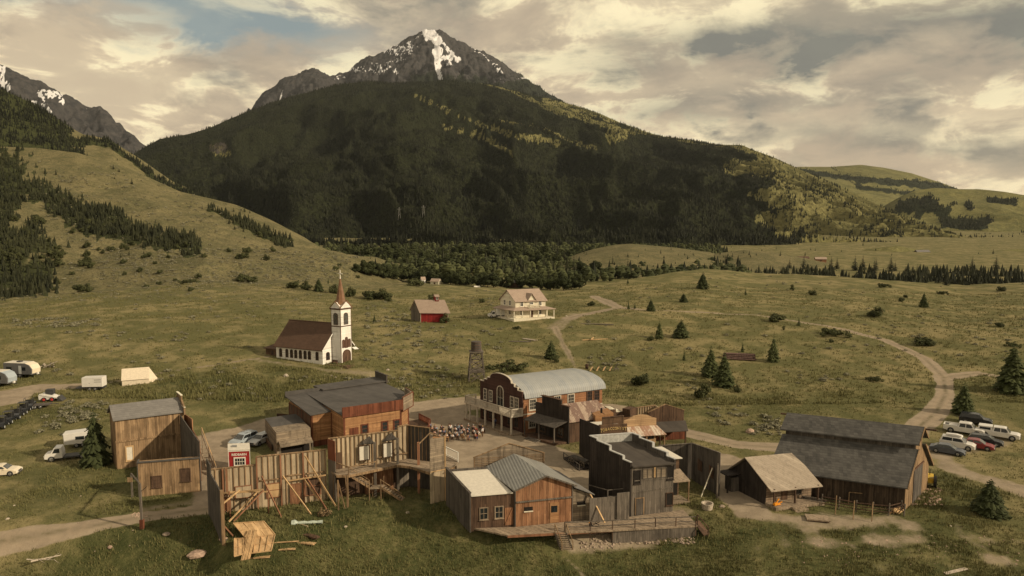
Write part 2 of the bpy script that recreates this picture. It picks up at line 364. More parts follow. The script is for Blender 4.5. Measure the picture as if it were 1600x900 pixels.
def build_near():
    P = lambda py, z: ((H - z) / -(ray(800, py)[2] / ray(800, py)[1]), z)       # row + height -> distance
    Q = lambda py, Y: (Y, zof(py, Y))
    allp = lambda v: {-400: v, 2000: v}
    A = allp((6, -15)); A2 = allp((30, -11))
    Bn = {-400: P(900, -4), 300: P(900, -3.5), 450: P(900, -3.3), 700: P(900, -3.6), 1000: P(900, -3.2), 1200: P(900, -1.8), 1400: P(900, -1.2), 2000: P(900, -1.5)}
    Cn = {-400: P(830, -.4), 300: P(830, -.4), 350: P(850, -.4), 520: P(800, -.1), 700: P(820, -.5), 800: P(840, -.9), 960: P(838, -1.3), 1090: P(822, -.9), 1200: P(815, -.1), 1400: P(815, 0), 2000: P(830, 0)}
    C2 = {-400: P(790, 0), 340: P(812, 0), 520: P(785, 0), 700: P(800, 0), 820: P(815, 0), 1060: P(800, 0), 1200: P(795, 0), 2000: P(800, 0)}
    D = {-400: P(700, .3), 200: P(700, .2), 400: P(660, .1), 600: P(645, 0), 900: P(640, 0), 1200: P(670, 0), 1400: P(690, .0), 1600: P(690, .2), 2000: P(690, .3)}
    E_ = {-400: P(590, 3), 0: P(592, 3), 200: P(590, 3), 400: P(572, 4), 560: P(572, 4), 660: P(590, 2), 900: P(580, 2.2), 1200: P(580, 2.2), 1480: P(590, 2), 2000: P(600, 2)}
    Fn = {-400: P(515, 8), 0: P(510, 8), 200: P(505, 8), 400: P(505, 8), 560: P(500, 7.3), 660: P(502, 7), 860: P(497, 7), 1000: P(490, 7.6), 1200: P(500, 6.6), 1400: P(515, 5.4), 1600: P(530, 5), 2000: P(540, 5)}
    G = {-400: Q(495, 215), 0: Q(487, 225), 150: Q(464, 250), 320: Q(446, 280), 450: Q(448, 290), 600: Q(455, 290), 700: Q(462, 290), 780: Q(467, 265), 860: Q(460, 275), 920: Q(452, 290), 1000: Q(432, 340), 1100: Q(418, 390), 1180: Q(425, 390), 1300: Q(431, 370), 1400: Q(438, 355), 1500: Q(446, 350), 1600: Q(441, 350), 2000: Q(441, 350)}
    Hn = {-400: (290, -2), 0: (300, 0), 320: (340, 4), 450: (350, 4), 560: Q(450, 380), 640: Q(447, 400), 760: Q(454, 380), 860: (360, -6), 1000: (430, -10), 1300: (460, -12), 2000: (450, -12)}
    I = {-400: (600, -10), 560: Q(442, 520), 700: Q(442, 520), 800: (520, -16), 2000: (560, -16)}
    J = {-400: (1000, -14), 1000: (1000, -16), 1300: (1200, -15), 2000: (1300, -15)}
    K = allp((1700, -10)); K2 = allp((4500, 10)); L = allp((9500, 20))
    S = np.concatenate([np.linspace(-1.7, -.85, 60)[:-1], np.linspace(-.85, .85, 760), np.linspace(.85, 1.7, 60)[1:]])
    Y, Z = lines_to_grid([A, A2, Bn, Cn, C2, D, E_, Fn, G, Hn, I, J, K, K2, L], S, 1250, sm=10, smc=6)
    X = S[None, :] * Y
    amp = .12 + sst(Y, 135, 210) * .9 + sst(Y, 210, 330) * 1.4 * sst(X, 60, -80)
    Z = Z + amp * (fbm(X / 17, Y / 17, 4, 1) - .5) * 1.6 + .10 * (fbm(X / 2.2, Y / 2.2, 3, 2) - .5)
    Z += sst(Y, 90, 60) * (fbm(X / 9, Y / 9, 3, 5) - .5) * .9
    GR.append(Grid(S, Y, Z)); return S, X, Y, Z
S_, GX, GY, GZ = build_near()

def seg_d(X, Y, a, b):
    dx, dy = b[0] - a[0], b[1] - a[1]; L2 = dx * dx + dy * dy + 1e-9
    t_ = np.clip(((X - a[0]) * dx + (Y - a[1]) * dy) / L2, 0, 1); return np.hypot(X - a[0] - t_ * dx, Y - a[1] - t_ * dy)
roadm = np.zeros_like(GX); yardm = np.zeros_like(GX); lush = np.zeros_like(GX); sage = np.zeros_like(GX)
edge = (fbm(GX / 3.5, GY / 3.5, 4, 3) - .5) * 2
sub = GY < 480; mid = np.zeros_like(GX); rut = np.zeros_like(GX)
def capsule(arr, pts, hw, soft=.8, amp=1.0, rough=1.2):
    W_ = [hit(*p[:2]) for p in pts]; hs = [p[2] if len(p) > 2 else hw for p in pts]
    x, y = GX[sub], GY[sub]; best = np.zeros(x.shape)
    for i in range(len(W_) - 1):
        a, b = W_[i], W_[i + 1]
        near = (y > min(a.y, b.y) - 40) & (y < max(a.y, b.y) + 40)
        dx, dy = b.x - a.x, b.y - a.y; xx, yy = x[near], y[near]
        t_ = np.clip(((xx - a.x) * dx + (yy - a.y) * dy) / (dx * dx + dy * dy + 1e-9), 0, 1); d = np.hypot(xx - a.x - t_ * dx, yy - a.y - t_ * dy)
        h_ = (hs[i] * (1 - t_) + hs[i + 1] * t_) - (.35 if arr is roadm else 0)
        if arr is roadm: mm = mid[sub]; mm[near] = np.maximum(mm[near], np.exp(-((d - 0) / .38) ** 2) * .8 + np.exp(-((d - .85) / .3) ** 2) * -.0); mid[sub] = mm; rr_ = rut[sub]; rr_[near] = np.maximum(rr_[near], np.exp(-((d - .85) / .28) ** 2)); rut[sub] = rr_
        v = sst((h_ - d) + edge[sub][near] * rough, -soft, soft); best[near] = np.maximum(best[near], v)
    arr[sub] = np.maximum(arr[sub], best * amp)
road_track = [(945, 640, 2.4), (1000, 655, 2.2), (1080, 678, 2.2), (1150, 695, 2.3), (1230, 700, 2.6), (1330, 700, 2.6), (1420, 680, 2.5), (1462, 645, 2.4), (1478, 615, 2.0), (1474, 590, 2.0), (1445, 560, 1.9), (1385, 532, 1.6), (1310, 513, 1.3), (1245, 502, 1.2), (1180, 492, 1.2), (1100, 488, 1.1), (1000, 484, 1.3), (965, 480, 2.4), (945, 470, 2.6), (928, 463, 2.2)]
capsule(roadm, road_track, 2, .6, 1, .5)
capsule(roadm, [(1474, 590, 2.4), (1530, 583, 1.6), (1570, 590, 1.2), (1620, 600, 1.0)], 1, .5, 1, .4)
capsule(roadm, [(-60, 860, 1.9), (0, 846, 1.9), (120, 826, 1.9), (230, 807, 1.7), (330, 795, 1.9)], 2, .4, 1, .3)
capsule(roadm, [(120, 604, .9), (180, 596, .8), (260, 581, .7), (340, 570, .7), (420, 557, .8)], .7, .5, .9, .3)
capsule(roadm, [(868, 512, 1.6), (884, 545, 1.3), (900, 575, 1.0)], 1.2, .9, .7, .8)
capsule(roadm, [(890, 497, 3), (930, 488, 2.5), (965, 481, 2)], 2, 1, .7, .8)
capsule(yardm, [(-80, 640, 6), (0, 622, 5.5), (60, 606, 3), (125, 603, 1.4)], 4, .9, .9, 1)
capsule(yardm, [(290, 700, 3), (340, 690, 5), (400, 672, 4.5), (450, 660, 4)], 4, 1, .95)
capsule(yardm, [(325, 785, 2), (330, 730, 2.5), (350, 700, 4)], 3, 1, .8)
capsule(yardm, [(640, 640, 4), (720, 632, 4), (790, 625, 3)], 4, 1, 1, .8)
capsule(yardm, [(680, 650, 6), (760, 690, 7), (830, 715, 6.5), (900, 738, 6), (915, 765, 3)], 6, 1, 1, .8)
capsule(yardm, [(660, 720, 5), (730, 715, 7), (760, 740, 5)], 5, 1, 1)
capsule(yardm, [(860, 640, 3), (960, 640, 3)], 3, 1, 1)
capsule(yardm, [(1130, 720, 3.5), (1140, 760, 2.5), (1175, 800, 2.5)], 2.5, 1, .85)
capsule(yardm, [(1180, 806, 1.6), (1260, 812, 2.2), (1400, 812, 1.8), (1420, 820, 2.2)], 2.5, 2.4, .62, 3.2)
capsule(yardm, [(1440, 700, 3.5), (1500, 735, 2), (1600, 765, 2.5), (1700, 780, 2.5)], 2.5, 1.5, .65, 2.2)
capsule(yardm, [(1190, 850, .6), (1330, 850, 1.2), (1480, 838, 1.6), (1640, 850, 1.5)], 1.5, 2.4, .6, 3.4)
capsule(yardm, [(1330, 880, .6), (1480, 872, .8), (1660, 880, 1.4)], 1.5, 2.2, .6, 3.4)
capsule(yardm, [(1040, 795, 1.5), (1080, 800, 1)], 1, 1, .5, 1)
capsule(yardm, [(900, 845, 1.3), (1000, 838, 1.8)], 1, 1, .6, 1.3)
capsule(yardm, [(880, 870, .15), (905, 890, .3), (915, 905, .3)], .2, .3, .5, .2)
capsule(yardm, [(400, 562, 1.2), (520, 580, 1.2), (590, 585, 2.5)], 1, 1.2, .5, 1)
capsule(yardm, [(230, 795, 1), (300, 785, 1.5)], 1, 1.2, .5, 1)
capsule(yardm, [(90, 718, 1), (160, 708, 1)], 1, 1.2, .45, 1)
capsule(yardm, [(1500, 700, 3), (1560, 690, 3)], 3, 2, .5, 2)
capsule(yardm, [(870, 512, 3), (900, 490, 2)], 3, 2, .5, 1.5)
for pts, hw, a in (([(200, 890), (700, 890), (1100, 890), (1500, 880)], 11, .9), ([(460, 815), (620, 800), (700, 800)], 4.5, 1), ([(700, 850), (1100, 850)], 3, .6),
                   ([(1430, 810), (1530, 760)], 4, .9), ([(300, 600), (400, 620), (560, 600)], 8, .75), ([(100, 760), (200, 740)], 7, .5), ([(450, 574), (530, 580)], 2, .9), ([(30, 650), (160, 640), (250, 620)], 7, .6),
                   ([(560, 610), (720, 600)], 6, .5), ([(850, 700), (920, 740)], 2, .5), ([(1075, 790), (1140, 790)], 2.5, 1), ([(1120, 640), (1400, 640)], 8, .25)):
    capsule(lush, pts, hw, 5, a, 4)
dirt = np.clip(np.maximum(roadm, yardm), 0, 1)
lush *= (1 - dirt)
sage = sst(GY, 215, 300) * sst(-GX, 20, 90) * .75
pxg = 800 + F * GX / (GY * cth + (H - GZ) * sth)

def build_ground_mats():
    m_, t, b = mat('meadow_ground', .95, .1)
    geo = t.add('ShaderNodeNewGeometry').outputs['Position']
    A = lambda n: t.add('ShaderNodeAttribute', attribute_name=n).outputs['Fac']
    d, lu, sg = A('dirt'), A('lush'), A('sage')
    p2 = t.vmul(geo, (1, 1, .3))
    n0 = t.noise(p2, .035, 4, .55); n1 = t.noise(p2, .16, 5, .6); n2 = t.noise(p2, .9, 5, .65); n3 = t.noise(p2, 4.5, 4, .7)
    st = t.noise(t.vmul(p2, (.35, 1.4, 1)), .35, 5, .65, .5)
    gf = t.m('ADD', t.m('ADD', t.m('MULTIPLY', t.mr(n0, .35, .65), .32), t.m('MULTIPLY', t.mr(n1, .35, .65), .38)), t.m('MULTIPLY', t.mr(st, .35, .65), .3))
    dry = (.270, .226, .112); dry2 = (.180, .160, .076); grn = (.090, .096, .036); grn2 = (.038, .048, .017)
    c = t.mix(gf, dry, dry2)
    c = t.mix(t.m('MULTIPLY', t.mr(t.m('ADD', n1, t.m('MULTIPLY', n0, .6)), .66, .88), .7), c, grn)
    c = t.mix(t.m('MULTIPLY', lu, t.mr(n2, .15, .6)), c, t.mix(t.mr(n1, .35, .65), grn, grn2))
    c = t.mix(t.m('MULTIPLY', t.mr(n2, .5, .75), .35), c, grn2)
    c = t.mix(t.m('MULTIPLY', t.mr(n3, .5, .72), .45), c, (.030, .034, .012))
    c = t.mix(t.m('MULTIPLY', t.mr(n3, .48, .25), .35), c, (.24, .20, .10))
    c = t.mix(t.m('MULTIPLY', sg, t.mr(st, .42, .62)), c, (.085, .080, .052))
    dn = t.noise(p2, .5, 5, .65); dn2 = t.noise(t.vmul(p2, (1, 1, 1)), 7, 4, .7)
    dc = t.mix(t.mr(dn, .3, .7), (.24, .195, .142), (.34, .278, .205))
    dc = t.mix(t.m('MULTIPLY', t.mr(dn2, .5, .75), .3), dc, (.12, .092, .06))
    dc = t.mix(t.m('MULTIPLY', A('mid'), t.mr(dn, .35, .6)), dc, (.115, .10, .055)); dc = t.mix(t.m('MULTIPLY', A('rut'), .45), dc, (.33, .26, .185))
    dc = t.mix(t.m('MULTIPLY', t.mr(t.noise(t.vmul(p2, (1, 1, 1)), 1.6, 5, .75), .58, .72), .32), dc, (.105, .095, .045))
    msk = t.mr(t.m('ADD', d, t.m('MULTIPLY', t.m('SUBTRACT', n2, .5), .55)), .3, .7)
    c = t.mix(msk, c, dc)
    t.l.new(c, b.inputs['Base Color'])
    hh = t.m('ADD', t.m('MULTIPLY', n2, .6), t.m('MULTIPLY', n3, .5))
    bp = t.add('ShaderNodeBump', {'Height': hh, 'Strength': t.m('SUBTRACT', .9, t.m('MULTIPLY', msk, .65)), 'Distance': .35}); t.l.new(bp.outputs[0], b.inputs['Normal'])
    return m_
M_ground = build_ground_mats()
def link_near():
    nr, nc = GX.shape; V = np.stack([GX, GY, GZ], -1).reshape(-1, 3)
    i = np.arange(nr * nc).reshape(nr, nc); Fq = np.stack([i[:-1, :-1], i[:-1, 1:], i[1:, 1:], i[1:, :-1]], -1).reshape(-1, 4)
    rm = roadm.ravel()[Fq].mean(1); ym = yardm.ravel()[Fq].mean(1)
    cls = np.where(rm > .5, 1, np.where(ym > .5, 2, 0))
    for k, nm in ((0, 'ground'), (1, 'dirt_road'), (2, 'dirt_yard')):
        f = Fq[cls == k]; u, inv = np.unique(f, return_inverse=True)
        me = np_mesh(nm, V[u], inv.reshape(f.shape), M_ground, True)
        for an, ar in (('dirt', dirt), ('lush', lush), ('sage', sage), ('mid', mid), ('rut', rut)): attr(me, an, ar.ravel()[u])
        tag(link(nm, me), kind='structure')
link_near()

# ---- hills and mountains: each a real surface with a front slope, crest and back slope
def hill_mat(name, forest=(.010, .013, .006), grass=(.16, .138, .05), grass2=(.085, .092, .03), rock=(.10, .085, .075), bump=1.0, sc=1.0, rockb=(.055, .05, .05), snow=(.8, .8, .82)):
    m_, t, b = mat(name, .95, .1)
    geo = t.add('ShaderNodeNewGeometry').outputs['Position']
    A = lambda n: t.add('ShaderNodeAttribute', attribute_name=n).outputs['Fac']
    fo, rk, sn = A('forest'), A('rock'), A('snow')
    n0 = t.noise(geo, .006 * sc, 5, .6); n1 = t.noise(geo, .03 * sc, 5, .65); n2 = t.noise(geo, .12 * sc, 4, .7)
    c = t.mix(t.mr(t.m('ADD', t.m('MULTIPLY', n0, .5), t.m('MULTIPLY', n1, .5)), .38, .6), grass, grass2)
    c = t.mix(t.m('MULTIPLY', t.mr(n2, .48, .68), .6), c, tuple(v * .38 for v in grass2))
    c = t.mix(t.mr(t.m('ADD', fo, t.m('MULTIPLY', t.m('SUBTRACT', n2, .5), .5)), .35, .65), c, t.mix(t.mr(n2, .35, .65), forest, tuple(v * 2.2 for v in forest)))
    rc = t.mix(t.mr(n1, .35, .65), rock, rockb)
    c = t.mix(t.mr(t.m('ADD', rk, t.m('MULTIPLY', t.m('SUBTRACT', n1, .5), .4)), .4, .6), c, rc)
    c = t.mix(t.mr(t.m('ADD', sn, t.m('MULTIPLY', t.m('SUBTRACT', n2, .5), .8)), .45, .55), c, snow)
    t.l.new(c, b.inputs['Base Color'])
    bp = t.add('ShaderNodeBump', {'Height': t.m('ADD', n1, t.m('MULTIPLY', n2, .5)), 'Strength': .8 * bump, 'Distance': 12 / sc}); t.l.new(bp.outputs[0], b.inputs['Normal'])
    return m_
def hill(name, lines, pxr, ncol, nrow, amp, M_, gully=(70, .6), masks=None, kind='structure', seed=0, back=.25, sm=4, smc=2, crestj=.12, ridged=True):
    """lines near->far of {px:(py,Y)}; the last is the crest"""
    ls = [{k: (v[1], zof(v[0], v[1])) for k, v in ln.items()} for ln in lines]
    cr = ls[-1]; base = ls[0]; rows_ = [{k: v[0] for k, v in ln.items()} for ln in lines]; rows_ += [rows_[-1], rows_[-1]]
    ls.append({k: (v[0] * (1 + back * .5), v[1] - (v[1] - base_z(base, k)) * .45) for k, v in cr.items()})
    ls.append({k: (v[0] * (1 + back), base_z(base, k) - 10) for k, v in cr.items()})
    S = np.linspace(s_of(pxr[0]), s_of(pxr[1]), ncol)
    LY = []; LZ = []
    for ln, rw in zip(ls, rows_):
        ks = sorted(ln); ss = [s_of(k, rw[k]) for k in ks]
        LY.append(np.interp(S, ss, [ln[k][0] for k in ks])); LZ.append(np.interp(S, ss, [ln[k][1] for k in ks]))
    LY = smooth(np.array(LY), smc, 1); LZ = smooth(np.array(LZ), smc, 1)
    K_ = len(ls); tk = np.linspace(0, K_ - 1, nrow); T_ = tk
    i0 = np.minimum(T_.astype(int), K_ - 2); f = (T_ - i0)[:, None]
    Y = LY[i0] * (1 - f) + LY[i0 + 1] * f; Z = LZ[i0] * (1 - f) + LZ[i0 + 1] * f
    X = S[None, :] * Y; ic = K_ - 3
    e = np.clip(1 - np.abs(T_ - ic) / .55, 0, 1)[:, None]; e0 = sst(T_, 0, .35)[:, None]
    env = (1 - e * (1 - crestj)) * e0
    if ridged:
        g = 1 - 2 * np.abs(fbm(X / gully[0] + T_[:, None] * gully[1] * .7, T_[:, None] * gully[1] + Y / gully[0] * .25, 5, seed) - .5) * 2
    else:
        g = fbm(X / gully[0], Y / gully[0], 5, seed) * 2 - 1
    Zd = smooth(Z, sm, 0) * (1 - e) + Z * e
    if name in ('snowy_peak', 'rocky_mountain'): Zd = Zd + (fbm(X / 70, Y / 70, 5, 3, .6) - .5) * 50 * e0 + e * (fbm(X / 26, Y / 900, 3, 2) - .5) * 18
    Z = Zd + (env * amp * .8 * (g - .9) if ridged else env * amp * g)
    GR.append(Grid(S, Y, Z))
    nr, nc = X.shape; V = np.stack([X, Y, Z], -1).reshape(-1, 3)
    i = np.arange(nr * nc).reshape(nr, nc); Fq = np.stack([i[:-1, :-1], i[:-1, 1:], i[1:, 1:], i[1:, :-1]], -1).reshape(-1, 4)
    me = np_mesh(name, V, Fq, M_, True)
    dep = Y * cth - (Z - H) * sth; PX = 800 + F * X / dep; PY_ = 450 - F * (Y * sth + (Z - H) * cth) / dep
    mk = masks(PX, PY_, X, Y, Z, g) if masks else {}
    out = {}
    for an in ('forest', 'rock', 'snow'):
        v = mk.get(an, np.zeros_like(X)); out[an] = v; attr(me, an, v.ravel())
    tag(link(name, me), kind=kind)
    return dict(X=X, Y=Y, Z=Z, PX=PX, PY=PY_, T=np.broadcast_to(T_[:, None], X.shape), ic=ic, **out)
def base_z(base, k):
    ks = sorted(base); return float(np.interp(k, ks, [base[q][1] for q in ks]))
def lm(d, Y=None):
    return {k: (v if isinstance(v, tuple) else (v, Y)) for k, v in d.items()}
def strip(PX, PY, pts, w_, seed=0):
    d = np.full(PX.shape, 1e9); nz = (fbm(PX / 9, PY / 9, 3, seed) - .5) * 2
    for a, b in zip(pts[:-1], pts[1:]):
        ww = (a[2] if len(a) > 2 else w_); d = np.minimum(d, seg_d(PX, PY, a, b) - ww * (1 + nz * .9))
    return sst(-d, -2, 2)
def cblob(PX, PY, cx, cy, rx, ry, seed=0, n=.6):
    nz = (fbm(PX / 22, PY / 16, 4, seed) - .5) * 2
    return sst(1 - np.hypot((PX - cx) / rx, (PY - cy) / ry) + nz * n, -.12, .12)

M_hill = hill_mat('near_hill_grass', forest=(.030, .034, .014), grass=(.205, .178, .092), grass2=(.122, .116, .058), sc=6)
M_hill2 = hill_mat('far_hill_grass', forest=(.014, .017, .008), grass=(.215, .200, .080), grass2=(.125, .125, .050), sc=1.6)
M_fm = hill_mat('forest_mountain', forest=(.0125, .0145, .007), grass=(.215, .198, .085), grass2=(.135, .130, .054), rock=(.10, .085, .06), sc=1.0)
M_pk = hill_mat('rock_peak', forest=(.016, .019, .013), grass=(.09, .085, .05), grass2=(.06, .06, .03), rock=(.078, .073, .071), rockb=(.040, .040, .042), sc=.8, bump=1.2)

def mk_lh1(PX, PY, X, Y, Z, g):
    f = np.maximum.reduce([strip(PX, PY, [(-300, 340, 50), (0, 290, 16), (60, 298, 17), (110, 335, 20), (200, 364, 15), (300, 387, 6)], 12, 1),
                           cblob(PX, PY, 0, 400, 75, 60, 2, .9) * .6, strip(PX, PY, [(0, 430, 25), (60, 440, 10)], 10, 3) * .8, strip(PX, PY, [(325, 327, 3), (370, 345, 7), (450, 383, 4)], 5, 1) * .8])
    return {'forest': f, 'rock': strip(PX, PY, [(150, 300, 4), (260, 330, 5)], 4, 4) * .25}
LH1 = hill('grassy_hill', [lm({-500: (510, 280), 0: (505, 290), 200: (490, 300), 320: (470, 320), 450: (462, 335), 560: (458, 360), 640: (455, 400), 700: (455, 420)}),
                     lm({-500: (440, 360), 0: (440, 370), 200: (425, 390), 320: (405, 400), 450: (425, 420), 560: (436, 450), 640: (446, 470), 700: (452, 480)}),
                     lm({-500: (300, 520), 0: (330, 520), 200: (330, 540), 320: (352, 540), 450: (380, 530), 560: (422, 520), 640: (442, 520), 700: (452, 520)}),
                     lm({-500: (190, 720), -200: (215, 710), 0: (229, 700), 60: (231, 700), 120: (238, 695), 200: (263, 690), 280: (298, 680), 370: (319, 660), 420: (341, 640), 500: (387, 610), 560: (411, 590), 640: (440, 570), 700: (452, 560)})],
           (-500, 690), 420, 260, 9, M_hill, gully=(60, .8), masks=mk_lh1, seed=1, ridged=False)
def mk_lh2(PX, PY, X, Y, Z, g):
    f = np.maximum.reduce([sst(118 - PX + (fbm(PX / 20, PY / 20, 3, 1) - .5) * 60 - (220 - PY) * .3, -10, 10), strip(PX, PY, [(115, 222, 6), (170, 224, 5), (205, 250, 5), (250, 285, 6), (330, 312, 9)], 5, 2)])
    return {'forest': f}
LH2 = hill('wooded_hill', [lm({-500: (300, 860), 0: (290, 860), 200: (330, 860), 420: (400, 860)}),
                     lm({-500: (200, 950), 0: (215, 950), 130: (258, 950), 210: (285, 950), 270: (310, 960), 420: (375, 940)}),
                     lm({-500: (30, 1150), -200: (85, 1150), 0: (138, 1130), 50: (160, 1120), 100: (192, 1110), 130: (210, 1100), 150: (213, 1100), 175: (220, 1090), 210: (243, 1080), 270: (284, 1060), 330: (309, 1040), 420: (350, 1000)})],
           (-500, 420), 300, 160, 14, M_hill, gully=(90, .8), masks=mk_lh2, seed=2, ridged=False)

def mk_snowl(PX, PY, X, Y, Z, g):
    sn = np.maximum.reduce([strip(PX, PY, [(-200, 60, 12), (0, 105, 6), (6, 128, 6), (12, 140, 3)], 5, 2), cblob(PX, PY, 75, 148, 17, 8, 3) * .9, strip(PX, PY, [(66, 158, 3), (78, 174, 2)], 2, 3), strip(PX, PY, [(92, 143, 4), (97, 158, 2)], 2, 4), strip(PX, PY, [(134, 168, 1), (141, 190, 1)], 1, 5) * .8, cblob(PX, PY, 52, 160, 8, 5, 6) * .8])
    sn = sn * sst(fbm(PX / 3, PY / 3, 4, 6, .7), .38, .52); return {'rock': np.ones_like(X), 'snow': sn}
SNL = hill('rocky_mountain', [lm({-500: (300, 4200), 0: (260, 4200), 330: (300, 4200)}),
                        lm({-500: (120, 4900), 0: (175, 4900), 130: (210, 4900), 230: (248, 4900), 330: (290, 4900)}),
                        lm({-500: (20, 5700), -200: (50, 5600), 0: (98, 5500), 10: (102, 5500), 40: (116, 5500), 70: (127, 5500), 90: (140, 5500), 110: (150, 5500), 130: (162, 5500), 150: (167, 5500), 158: (166, 5500), 175: (181, 5500), 200: (204, 5400), 212: (212, 5400), 224: (224, 5400), 260: (262, 5300), 330: (300, 5200)})],
           (-500, 330), 420, 170, 170, M_pk, gully=(260, 1.2), masks=mk_snowl, seed=3, smc=1, crestj=.16)

def mk_fm(PX, PY, X, Y, Z, g):
    gr = np.maximum.reduce([strip(PX, PY, [(648, 148, 2), (700, 172, 3), (740, 190, 3), (790, 208, 5), (870, 222, 2)], 3, 1),
        strip(PX, PY, [(690, 198, 3), (740, 208, 5), (765, 218, 4), (800, 238, 3)], 4, 2) * .8,
        strip(PX, PY, [(745, 127, 2), (800, 141, 3), (860, 170, 4), (930, 190, 4), (990, 208, 4)], 4, 3),
        strip(PX, PY, [(850, 158, 5), (900, 168, 8), (960, 185, 5), (1010, 205, 2)], 4, 4), cblob(PX, PY, 962, 214, 24, 9, 5),
        strip(PX, PY, [(780, 187, 1), (850, 200, 2), (890, 220, 3), (930, 232, 3)], 3, 6) * .9,
        strip(PX, PY, [(1000, 206, 3), (1085, 222, 3), (1160, 230, 6), (1240, 262, 7), (1290, 282, 9)], 3, 7),
        strip(PX, PY, [(1230, 278, 8), (1300, 300, 16), (1380, 330, 20), (1470, 362, 16), (1560, 385, 14)], 8, 8),
        cblob(PX, PY, 1310, 340, 105, 48, 1, .8), cblob(PX, PY, 1400, 358, 100, 34, 4, .6), cblob(PX, PY, 1230, 300, 40, 22, 2, .9) * .9, cblob(PX, PY, 1180, 262, 55, 12, 3) * .8, cblob(PX, PY, 1330, 385, 60, 14, 6) * .9,
        cblob(PX, PY, 345, 235, 14, 9, 2, .9) * .6, strip(PX, PY, [(740, 225, 1), (745, 250, 2), (715, 262, 1)], 1, 3) * .5, cblob(PX, PY, 1060, 300, 25, 12, 7) * .35, cblob(PX, PY, 620, 262, 30, 8, 5) * .2])
    gr = np.clip(gr * (.55 + .9 * fbm(X / 45, Y / 45, 4, 3)), 0, 1); return {'forest': 1 - gr, 'rock': cblob(PX, PY, 345, 235, 16, 10, 4, .9) * .55 + strip(PX, PY, [(715, 262, 2), (745, 250, 2)], 2, 4) * .4}
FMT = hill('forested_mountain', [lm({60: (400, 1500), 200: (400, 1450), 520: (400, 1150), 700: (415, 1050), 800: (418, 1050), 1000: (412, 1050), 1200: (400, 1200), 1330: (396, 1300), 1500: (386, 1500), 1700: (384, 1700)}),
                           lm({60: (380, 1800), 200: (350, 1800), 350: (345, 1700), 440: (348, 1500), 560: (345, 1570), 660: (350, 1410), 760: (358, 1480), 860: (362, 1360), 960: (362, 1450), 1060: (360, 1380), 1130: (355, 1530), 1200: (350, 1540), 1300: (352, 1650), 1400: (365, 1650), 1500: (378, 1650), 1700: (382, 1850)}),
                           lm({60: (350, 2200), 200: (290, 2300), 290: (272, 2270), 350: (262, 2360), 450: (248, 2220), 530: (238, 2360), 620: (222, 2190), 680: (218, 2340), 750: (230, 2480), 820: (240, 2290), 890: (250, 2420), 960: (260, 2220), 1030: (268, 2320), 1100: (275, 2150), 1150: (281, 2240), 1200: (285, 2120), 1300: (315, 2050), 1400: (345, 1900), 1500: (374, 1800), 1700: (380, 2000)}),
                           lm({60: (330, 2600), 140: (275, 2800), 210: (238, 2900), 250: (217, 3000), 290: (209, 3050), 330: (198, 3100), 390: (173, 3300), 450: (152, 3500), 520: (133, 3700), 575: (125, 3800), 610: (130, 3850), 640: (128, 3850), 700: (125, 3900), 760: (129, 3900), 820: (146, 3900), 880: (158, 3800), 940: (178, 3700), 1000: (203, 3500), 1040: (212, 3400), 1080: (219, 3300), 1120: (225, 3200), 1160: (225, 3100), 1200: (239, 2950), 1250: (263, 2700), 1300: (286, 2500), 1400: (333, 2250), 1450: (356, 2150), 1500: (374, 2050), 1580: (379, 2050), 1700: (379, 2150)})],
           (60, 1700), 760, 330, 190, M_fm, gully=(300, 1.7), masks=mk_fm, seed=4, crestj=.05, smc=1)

def mk_pk(PX, PY, X, Y, Z, g):
    br = sst(fbm(PX / 3.2 + PY / 9, PY / 2.0 - PX / 9, 5, 2, .7), .47, .56)
    sn = np.maximum.reduce([strip(PX, PY, [(664, 47, 4), (672, 50, 10), (682, 62, 6), (683, 85, 5), (684, 105, 4), (687, 121, 2)], 4, 3),
        strip(PX, PY, [(684, 60, 3), (697, 72, 4), (706, 84, 4)], 4, 5), strip(PX, PY, [(684, 93, 3), (700, 90, 4), (716, 93, 2)], 3, 4), cblob(PX, PY, 702, 100, 9, 4, 2), strip(PX, PY, [(736, 76, 2), (760, 88, 4), (775, 104, 4), (785, 118, 2)], 3, 1) * br, strip(PX, PY, [(780, 122, 1), (798, 136, 1.5)], 1, 1),
        strip(PX, PY, [(620, 78, 2), (645, 62, 2), (668, 50, 2)], 2, 5) * br, cblob(PX, PY, 630, 78, 26, 9, 6, .9) * br * .75, cblob(PX, PY, 588, 108, 38, 8, 3, .9) * br * .85, strip(PX, PY, [(560, 116, 2), (600, 100, 3), (635, 90, 1)], 2, 2) * br, strip(PX, PY, [(553, 125, 1), (585, 122, 2)], 1, 2) * br, strip(PX, PY, [(437, 158, 1), (442, 140, 1)], .7, 1), cblob(PX, PY, 530, 122, 14, 5, 2, .9) * .6 * br, cblob(PX, PY, 815, 122, 8, 2, 1) * br])
    fo = sst(PY - 108 - (PX - 680) * .12 + (fbm(PX / 12, PY / 12, 4, 4) - .5) * 40, 0, 12) * sst(PX, 600, 680) + sst(PX, 780, 830) * .75
    sn = sn * np.clip(sst(g, .75, .1) * .5 + sst(fbm(PX / 2.6, PY / 2.2, 4, 6, .7), .34, .48) * .8 + strip(PX, PY, [(664, 47, 3), (674, 52, 7), (682, 62, 5), (683, 85, 4), (685, 105, 3), (687, 121, 2)], 4, 3) * .5, 0, 1)
    return {'rock': 1 - np.clip(fo, 0, 1) * .9, 'snow': sn, 'forest': np.clip(fo, 0, 1)}
